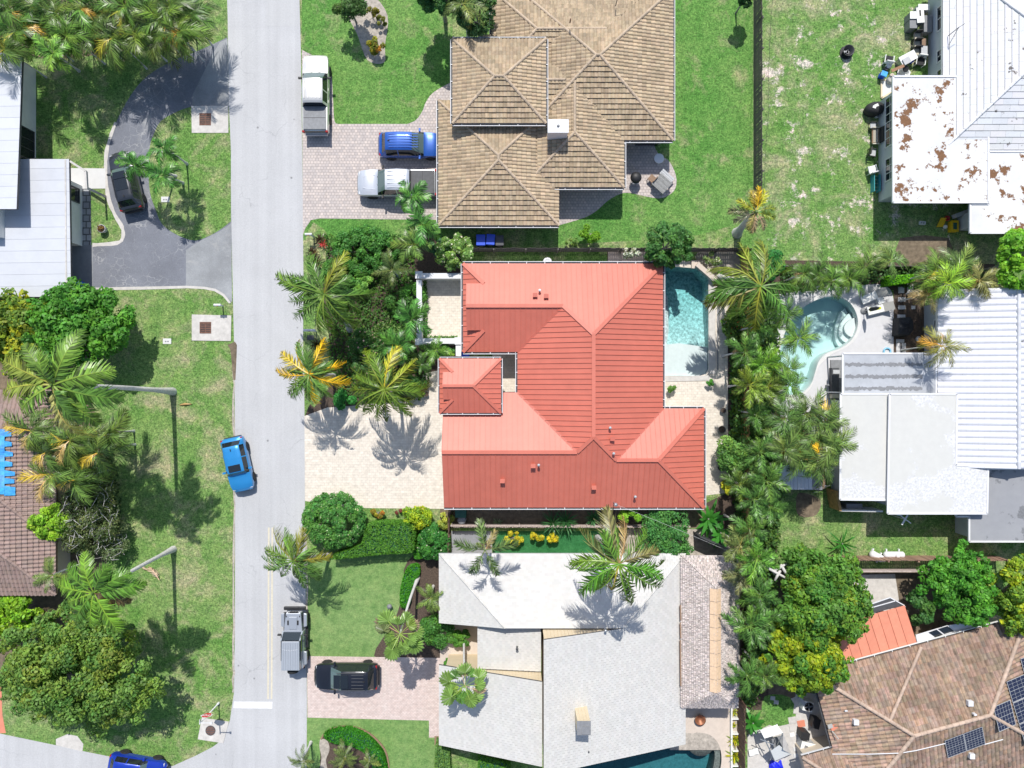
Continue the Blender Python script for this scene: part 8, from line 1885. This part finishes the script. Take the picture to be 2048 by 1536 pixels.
m.raw([(x * 1.08, y * 1.08, 0) for x, y in P] + [(x, y, .75 + .12 * rr_.rand()) for x, y in P] + [(.0, -.05, .98)], [(i, (i + 1) % 6, 6 + (i + 1) % 6, 6 + i) for i in range(6)] + [(6 + i, 6 + (i + 1) % 6, 12) for i in range(6)]); m.build('cover', M['black_cloth'], t, world=False, bevel=.06)
m = MB(); 
for k in range(5): m.tube([(-.52, -.5 + k * .2, .8), (-.1, -.3 + k * .12, .99), (.3, -.2 + k * .08, .95)], .03, 5)
m.build('cover_fold', M['black_cloth'], t, world=False)
for i, (x, y, w, d) in enumerate(((1802, 580, .45, .5), (1820, 577, .45, .78), (1803, 599, .58, .32), (1803, 615, .56, .3), (1802, 633, .62, .28), (1800, 682, .6, .26), (1796, 694, .32, .6), (1807, 694, .32, .6), (1796, 706, .32, .26), (1807, 706, .32, .26), (1826, 615, .3, .26))):
    c = W(x, y); t = thing('stepping_stone', 'pale square stepping stone in the dark strip beside the white pool deck', 'stepping stone', c, 0, 'pale stepping stones'); m = MB(); m.box(c + Vector((0, 0, .03)), (w, d, .06)); m.build('slab', M['deck_white'], t, bevel=.01)
c = W(1838, 678, .15); t = thing('drum', 'round pale green lid in the shade by the grey house wall', 'lid', (c.x, c.y, 0)); m = MB(); m.lathe([(.2, 0), (.21, .1), (.16, .16), (0, .17)], (c.x, c.y, 0), 18); m.build('lid', M['light_grey'], t)
c = W(1774, 703, .05); t = thing('swim_ring', 'pale blue ring half under the grey awning edge', 'swim ring', (c.x, c.y, 0)); m = MB()
for k in range(20): a, b = 6.2832 * k / 20, 6.2832 * (k + 1) / 20; m.tube([(.26 * math.cos(a), .26 * math.sin(a), .08), (.26 * math.cos(b), .26 * math.sin(b), .08)], .07, 8, cap=False)
m.build('ring', plain('ring_blue', (.25, .55, .75), .4), t, world=False)
c = W(1657, 771, .5); t = thing('globe_light', 'small dark globe on the white deck by the porch step', 'garden light', (c.x, c.y, 0)); m = MB(); m.lathe([(.05, 0), (.04, .3), (.12, .36), (.13, .46), (0, .56)], (c.x, c.y, 0), 12); m.build('globe', M['mid_grey'], t)
t = thing('outdoor_bench', 'long dark bench with pale cushion end under the grey awning edge', 'bench', W(1672, 765, 0)); q = W(1671, 762, .5)
m = MB(); m.box((q.x, q.y, .25), (.55, 2.0, .5)); m.build('seat', M['dark_grey'], t); m = MB(); m.box((q.x - .02, q.y - 1.15, .3), (.5, .3, .5)); m.build('cushion', M['cushion'], t); m = MB(); m.box((q.x + .05, q.y + .7, .52), (.5, .3, .06)); m.build('tray', M['light_grey'], t)
# small grey shed roof and deck left of the white flat roof
t = thing('garden_shed', 'small shed with flat grey metal roof below the dense palm clump', 'shed', W(1595, 960, 0)); zs = 2.1
m = MB(); m.prism(px2([(1562, 940), (1622, 940), (1622, 972), (1562, 972)]), 0, zs - .1); m.build('wall', M['mid_grey'], t)
A, B_ = W(1558, 930, zs), W(1624, 979, zs)
for k in range(9): x0 = A.x + (B_.x - A.x) * k / 9; x1 = A.x + (B_.x - A.x) * (k + 1) / 9; m = MB(); m.box(((x0 + x1) / 2, (A.y + B_.y) / 2, zs), (x1 - x0 - .015, A.y - B_.y, .06)); m.build('roof_panel', M['grey_metal'], t)
t = thing('wooden_deck', 'small brown plank deck between the grey shed and white house', 'deck', W(1640, 960, 0)); A, B_ = W(1628, 936, .4), W(1652, 977, .4)
for k in range(7): x0 = A.x + (B_.x - A.x) * k / 7; m = MB(); m.box((x0 + .065, (A.y + B_.y) / 2, .38), (.12, A.y - B_.y, .05), tint=((.9 + .1 * (k % 3)),) * 3); m.build('plank', M['wood_brown'], t)
for sx in (A.x + .1, B_.x - .1): m = MB(); m.box((sx, (A.y + B_.y) / 2, .17), (.1, A.y - B_.y - .1, .34)); m.build('bearer', M['wood_brown'], t)
t = thing('ladder', 'thin ladder standing beside the small plank deck', 'ladder', W(1630, 985, 0)); q = W(1629, 986, 0)
for s in (-.16, .16): m = MB(); m.tube([(q.x + s, q.y + .9, 2.2), (q.x + s, q.y, 0)], .025, 6); m.build('stile', M['steel'], t)
for k in range(6): f = (k + .5) / 6; m = MB(); m.tube([(q.x - .16, q.y + .9 * f, 2.2 * f), (q.x + .16, q.y + .9 * f, 2.2 * f)], .018, 5); m.build('rung', M['steel'], t)
# white aerial on the lawn
b = W(1818, 1050, 0); t = thing('whirligig', 'white crossed vane on a pole at the lower edge of the flat roof', 'vane', b); m = MB(); m.tube([b, b + Vector((0, 0, 1.9))], .03, 6); m.build('pole', M['white_paint'], t)
q = Vector((W(1807, 1038, 1.9).x, W(1807, 1038, 1.9).y, 1.9)); m = MB(); m.bar(q + Vector((-.35, .35, 0)), q + Vector((.55, -.32, 0)), .07, .05); m.bar(q + Vector((.30, .30, .02)), q + Vector((-.14, -.42, .02)), .12, .04); m.bar(q + Vector((-.5, .3, 0)), q + Vector((-.1, .25, 0)), .06, .04); m.build('arms', M['white_paint'], t)
t.location = (q.x, q.y, 0)
for ch in t.children: ch.location = ch.location - Vector((q.x - b.x, q.y - b.y, 0))
for ch in list(t.children):
    if ch.name.startswith('pole'): ch.location = Vector((0, 0, 0))
# propane tanks
def tank(label, x, y, rz, L, r, capx):
    c = W(x, y, r); c.z = 0; t = thing('propane_tank', label, 'gas tank', c, R(rz), 'white propane tanks'); m = MB(); n = 20; prof = [(-L / 2, 0)] + [(-L / 2 + r * .7 * (1 - math.cos(a)), r * math.sin(a)) for a in np.linspace(.3, 1.57, 5)] + [(L / 2 - r * .7 * (1 - math.cos(a)), r * math.sin(a)) for a in np.linspace(1.57, .3, 5)] + [(L / 2, 0)]
    V = [(x_, rr * math.cos(2 * math.pi * k / n), r + .08 + rr * math.sin(2 * math.pi * k / n)) for x_, rr in prof for k in range(n)]
    m.raw(V, [(i * n + k, (i + 1) * n + k, (i + 1) * n + (k + 1) % n, i * n + (k + 1) % n) for i in range(len(prof) - 1) for k in range(n)], smooth=True); m.build('shell', M['white_paint'], t, world=False)
    m = MB(); m.lathe([(.17, 2 * r), (.17, 2 * r + .16), (.12, 2 * r + .2), (0, 2 * r + .21)], (capx, 0, 0), 16); m.build('dome', M['cushion'] if capx > .3 else M['white_paint'], t, world=False)
    for s in (-1, 1): m = MB(); m.box((s * L * .3, 0, .08), (.1, 2 * r + .3, .16)); m.build('foot', M['white_paint'], t, world=False)
tank('left propane tank lying aslant with a cream end cap', 1752, 1112, -28, 1.15, .28, .42); tank('right propane tank lying straight on the grass with a dome', 1787, 1109, 0, 1.6, .25, .15)
# awning and canopies of the brown house
t = thing('awning', 'orange ribbed metal awning joined to the brown tile roof', 'awning', W(1770, 1270, 0)); za, zb_ = 2.35, 2.15
A, B_, C_, D_ = W(1672, 1332, za), W(1834, 1285, za), W(1810, 1211, zb_), W(1648, 1256, zb_)
for k in range(9):
    f0, f1 = k / 9, (k + 1) / 9 - .004; s = .93 + .14 * ((k * 5) % 9) / 8; m = MB(); p = [A.lerp(B_, f0), A.lerp(B_, f1), D_.lerp(C_, f1), D_.lerp(C_, f0)]; m.poly(p, (s, s, s)); m.poly([q - Vector((0, 0, .04)) for q in p][::-1]); m.poly([p[1], p[1] + Vector((0, 0, .03)), p[2] + Vector((0, 0, .03)), p[2]], (.8,) * 3); m.build('roof_panel', M['terracotta'], t)
for f in (.3, .65, 1): q = D_.lerp(C_, f); m = MB(); m.box((q.x, q.y + -.1, zb_ / 2), (.08, .08, zb_)); m.build('post', M['white_paint'], t)
t = thing('screen_frame', 'white framed dark screen panels above the orange awning', 'screen', W(1778, 1210, 0)); P = [W(1738, 1228, 2.0), W(1742, 1208, 2.0), W(1780, 1195, 2.0), W(1809, 1211, 2.0)]
m = MB(); m.poly([p + Vector((0, 0, -.02)) for p in P][::-1]); m.build('screen_panel', M['dark_grey'], t)
for a, b in ((0, 1), (1, 2), (2, 3)): m = MB(); m.bar(P[a], P[b], .07, .06); m.build('frame_bar', M['white_paint'], t)
m = MB(); m.bar(P[0].lerp(P[1], .6), P[2].lerp(P[3], .4), .06, .06); m.build('frame_bar', M['white_paint'], t)
m = MB(); m.box((P[1].x + .3, P[1].y - .3, 1.0), (.06, .06, 1.95)); m.build('post', M['white_paint'], t)
t = thing('canopy', 'white canopy with two black skylight panels above the brown tile roof', 'canopy', W(1890, 1268, 0)); P = [W(1834, 1284, 2.3), W(1832, 1270, 2.3), W(1895, 1251, 2.3), W(1950, 1243, 2.3), W(1955, 1255, 2.3)]
m = MB(); m.poly(P[::-1] if False else P); m.poly([p - Vector((0, 0, .05)) for p in P][::-1]); m.build('roof_sheet', M['white_paint'], t)
for (x0, y0), (x1, y1), (x2, y2), (x3, y3) in (((1857, 1265), (1873, 1259), (1886, 1269), (1872, 1275)), ((1876, 1258), (1895, 1252), (1908, 1262), (1889, 1268))): m = MB(); m.poly([W(x0, y0, 2.34), W(x3, y3, 2.34), W(x2, y2, 2.34), W(x1, y1, 2.34)]); m.build('skylight', M['glass'], t)
# solar panels on the brown roof
def solar(label, corners_uv, f, nu, nv, cu=6, cv=10):
    """modules between photo corners a (origin), b (along row), c (along column) on roof face f"""
    a, b, c = (on_plane(f, *q, .16) for q in corners_uv); t = thing('solar_array', label, 'solar panels', a, 0, 'solar panels on the brown roof')
    e1, e2 = (b - a) / nu, (c - a) / nv; n = e1.cross(e2).normalized(); n = n if n.z > 0 else -n
    for i in range(nu):
        for j in range(nv):
            o = a + e1 * i + e2 * j; g = .02; P = [o + e1 * g + e2 * g, o + e1 * (1 - g) + e2 * g, o + e1 * (1 - g) + e2 * (1 - g), o + e1 * g + e2 * (1 - g)]
            m = MB(); m.poly(P); m.poly([p - n * .04 for p in P][::-1])
            for q in range(4): m.poly([P[q], P[(q + 1) % 4], P[(q + 1) % 4] - n * .04, P[q] - n * .04])
            md = m.build('solar_module', M['pv'], t); m = MB(); up = n * .004
            for q in range(1, cu): x = q / cu; m.bar(P[0].lerp(P[1], x) + up, P[3].lerp(P[2], x) + up, .014, .004, up=n)
            for q in range(1, cv): x = q / cv; m.bar(P[0].lerp(P[3], x) + up, P[1].lerp(P[2], x) + up, .022 if q == cv // 2 else .010, .005, up=n)
            for q in range(4): m.bar(P[q] + up, P[(q + 1) % 4] + up, .035, .008, up=n)
            m.build('frame_lines', M['light_grey'], md)
solar('pair of dark solar modules low on the brown roof ridge side', [(1893, 1513), (1968, 1485), (1886, 1478)], bf['S'], 2, 1, 6, 8)
solar('two solar modules stepped out at the left of the roof cluster', [(1994, 1463), (2028, 1448), (1982, 1412)], bf['E'], 1, 1, 6, 6)
solar('big block of solar modules at the right edge of the brown roof', [(2046, 1490), (2100, 1465), (2008, 1362)], bf['E'], 1, 3, 6, 6)
solar('upper solar modules at the right edge of the brown roof', [(2058, 1400), (2100, 1385), (2036, 1316)], bf['E'], 1, 2, 6, 6)
# back patio of the brown house
c = W(1617, 1414, .8); c.z = 0; t = thing('air_conditioner', 'white air conditioner with black fan grille beside the brown tile roof', 'air conditioner', c, R(-14)); m = MB(); m.box((0, 0, .38), (.75, .75, .74)); m.build('casing', M['fabric_white'], t, world=False, bevel=.04)
m = MB(); m.lathe([(.34, .75), (.34, .77), (.28, .775), (.28, .75), (0, .75)], (.05, 0, 0), 24); m.build('fan_grille', M['black_metal'], t, world=False)
for k in range(4): m = MB(); m.bar((.05, 0, .765), (.05 + .28 * math.cos(k * 1.57 + .4), .28 * math.sin(k * 1.57 + .4), .765), .09, .01); m.build('fan_blade', M['mid_grey'], t, world=False)
m = MB(); m.bar(W(1598, 1394, .7), W(1611, 1410, .7), .25, .12); tag(m.build('duct', M['light_grey']), 'pale duct running to the white air conditioner', 'duct')
t = low_cabinet('washer', 'white topped sink counter with taps below the eave of the brown roof', 1618, 1494, 1.15, .55, .9, 'fabric_white', 'light_grey', -14, 'counter'); m = MB()
for k in range(4): m.lathe([(.05, .92), (.06, 1.0), (0, 1.02)], (-.3 + .12 * (k % 2), -.12 + .14 * (k // 2), 0), 8)
m.build('taps', M['mid_grey'], t, world=False)
low_cabinet('grill_cart', 'black grill cart standing above the white sink counter', 1611, 1473, .6, .5, 1.0, 'black', 'black', -10, 'grill')
low_cabinet('black_bin', 'black box against the wall under the brown eave', 1633, 1448, .5, .7, .8, 'black', 'black', -14, 'box')
for i, (x, y, mt, lab) in enumerate(((1584, 1440, 'concrete', 'upper pale slab of the patio paving'), (1602, 1447, 'terracotta', 'terracotta coloured slab of the patio paving'), (1586, 1456, 'concrete', 'grey slab left of the terracotta one'), (1608, 1462, 'light_grey', 'greenish slab below the terracotta one'), (1584, 1469, 'fabric_white', 'white slab beside the torn white canopy'), (1595, 1465, 'fabric_white', 'second white slab beside the torn white canopy'), (1591, 1497, 'concrete_white', 'white block left of the sink counter'), (1592, 1510, 'concrete_white', 'lower white block left of the sink counter'), (1545, 1396, 'light_grey', 'upper grey stepping block on the shaded grass'), (1552, 1404, 'light_grey', 'lower grey stepping block on the shaded grass'), (1594, 1405, 'concrete', 'long grey paving slab beside the air conditioner'))):
    c = W(x, y); t = thing('paving_slab', lab, 'paving slab', c, R(10 if i < 8 else -8), 'loose slabs of the back patio'); m = MB(); m.box((0, 0, .03), (.58 if i < 4 else .36 if i < 10 else .4, .5 if i < 4 else .3 if i < 10 else 1.7, .06)); m.build('slab', M[mt], t, world=False, bevel=.01)
t = thing('torn_canopy', 'torn white tent canopy on bent poles in the back patio', 'canopy', W(1548, 1480, 0)); P = lambda x, y, z: W(x, y, z)
m = MB(); q = [P(1520, 1460, 1.7), P(1554, 1449, 1.8), P(1566, 1466, 2.3), P(1529, 1477, 2.2)]; m.poly(q[::-1]); m.build('fabric_panel', M['fabric_white'], t)
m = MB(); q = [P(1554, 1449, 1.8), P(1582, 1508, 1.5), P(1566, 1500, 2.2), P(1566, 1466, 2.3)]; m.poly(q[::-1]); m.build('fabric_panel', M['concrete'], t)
m = MB(); q = [P(1582, 1508, 1.5), P(1550, 1522, 1.4), P(1541, 1502, 2.1), P(1558, 1490, 2.2)]; m.poly(q[::-1]); m.build('fabric_panel', M['fabric_white'], t)
for a, b in (((1520, 1460, 1.7), (1550, 1522, 1.4)), ((1520, 1478, 2.2), (1548, 1490, 2.2)), ((1529, 1477, 2.2), (1541, 1502, 2.1)), ((1566, 1466, 2.3), (1540, 1520, 1.0)), ((1582, 1508, 1.5), (1583, 1508, 0)), ((1554, 1449, 1.8), (1555, 1450, 0)), ((1520, 1460, 1.7), (1521, 1461, 0)), ((1550, 1522, 1.4), (1551, 1522, 0))): m = MB(); m.tube([P(*a), P(*b)], .035, 6); m.build('pole', M['steel'], t)
t = thing('folding_chairs', 'stack of purple grey folded chairs beneath the torn white canopy', 'chairs', W(1557, 1485, 0))
for k in range(3): q = W(1552 + k * 6, 1486 - k * 2, .6); m = MB(); m.box((q.x, q.y, .6 + k * .05), (.5, .9, .05), rz=.3 + k * .1); m.build('chair', M['mid_grey'], t)
rs = np.random.RandomState(4); m = MB(); n = 9; V = [(i / (n - 1) * 1.0 - .5, j / (n - 1) * .9 - .45, .35 + .18 * math.sin(i * 1.3 + j) + .1 * rs.rand() - .5 * max(0, math.hypot(i - 4, j - 4) / 4 - .75)) for j in range(n) for i in range(n)]
m.raw(V, [(j * n + i, j * n + i + 1, (j + 1) * n + i + 1, (j + 1) * n + i) for j in range(n - 1) for i in range(n - 1)], smooth=True); o = m.build('blue_tarp', M['deep_blue']); o.location = W(1552, 1534, .2); o.location.z = 0; tag(o, 'vivid blue tarp heaped at the bottom of the back patio', 'tarp')
for i, (x, y, lab) in enumerate(((1503, 1506, 'white tile stack by the brown fence, upper one'), (1512, 1503, 'white tile stack by the brown fence, right one'))): low_cabinet('tile_stack', lab, x, y, .32, .4, .25, 'fabric_white', 'light_grey', 10, 'tiles')
# fire bowl by the thatched hut, planter ledge
c = W(1401, 1441, .4); c.z = 0; t = thing('fire_bowl', 'round copper fire bowl on the pink deck below the thatched hut', 'fire bowl', c); m = MB(); m.lathe([(.15, 0), (.2, .05), (.38, .34), (.42, .38), (.34, .34), (.16, .14), (0, .12)], c, 24); m.build('bowl', M['copper'], t); m = MB(); m.tube([c + Vector((-.05, .38, .38)), c + Vector((-.05, .52, .36))], .02, 6); m.build('handle', M['copper'], t)
t = thing('planter_ledge', 'low white planter wall between the pink deck and brown fence', 'planter', W(1468, 1470, 0)); 
for x_ in (1462, 1477): m = MB(); m.bar(W(x_, 1410, .2), W(x_, 1590, .2), .10, .4); m.build('wall', M['fabric_white'], t)
for y_ in (1412, 1436, 1466, 1500, 1530): m = MB(); m.bar(W(1462, y_, .2), W(1477, y_, .2), .1, .38); m.build('divider', M['fabric_white'], t)
# blue tarp on the umber roof: strips lying on the slope
t = thing('roof_tarp', 'torn bright blue tarp strapped over the left end of the umber roof', 'tarp', W(8, 920, 0)); fE = F2['E']; r = random.Random(12)
def tp(x, y): return on_plane(fE, x, y, .14 + .03 * r.random())
for k in range(5):
    x0, x1 = -40 + k * 10, -40 + (k + 1) * 10 + .5; m = MB()
    for j in range(10): y0, y1 = 858 + j * 13, 858 + (j + 1) * 13; m.poly([tp(x0, y1), tp(x1, y1), tp(x1, y0), tp(x0, y0)], (r.uniform(.6, 2.2), r.uniform(.75, 1.25), r.uniform(.85, 1.15)))
    m.build('tarp_sheet', M['blue_tarp'], t)
for k, (y, x1) in enumerate(((866, 24), (886, 25), (906, 27), (926, 26), (945, 31), (960, 30), (976, 32), (984, 32))): m = MB(); m.poly([tp(10, y + 7), tp(x1, y + 6), tp(x1, y - 2), tp(10, y - 5)]); m.build('tarp_flap', M['blue_tarp'], t)
# overhead wires
def wire(label, pts, r=.012, mat='black'):
    m = MB(); P = [Vector(p) for p in pts]; out = []
    for a, b in zip(P[:-1], P[1:]):
        for k in range(8): s = k / 8; q = a.lerp(b, s); q.z -= .5 * 4 * s * (1 - s); out.append(q)
    out.append(P[-1]); m.tube(out, r, 5); tag(m.build('overhead_wire', M[mat]), label, 'wire')
wire('thin wire running from the red roof mast to the fence palms', [on_slope('s', 1227, 1004) + Vector((0, 0, 1.05)), W(1470, 1108, 4.5)], .006, 'fabric_white')
wire('thin dark wire strung beside the long dark fence', [W(1551, -60, 5), W(1538, 220, 5), W(1530, 470, 5)], .012)
# rocks in the rock garden, loose stones
r = random.Random(31)
for i in range(11):
    a = i / 10; x, y = 1405 + 55 * a + r.uniform(-6, 6), 520 + 75 * a * a + r.uniform(-9, 9); s = .16 + .2 * r.random(); m = MB(); rs = np.random.RandomState(i)
    m.lathe([(.0, 0), (s, .02), (s * .95, s * .45), (s * .55, s * .75), (0, s * .8)], (0, 0, 0), 7, smooth=False); o = m.build('rock', M['sandy']); o.location = W(x, y); o.rotation_euler = (0, 0, r.random() * 6); o.scale = (1.3, .8, 1); tag(o, 'pale rounded rock in the rock garden at the corner of the long pool', 'rock', 'rocks at the pool corner')
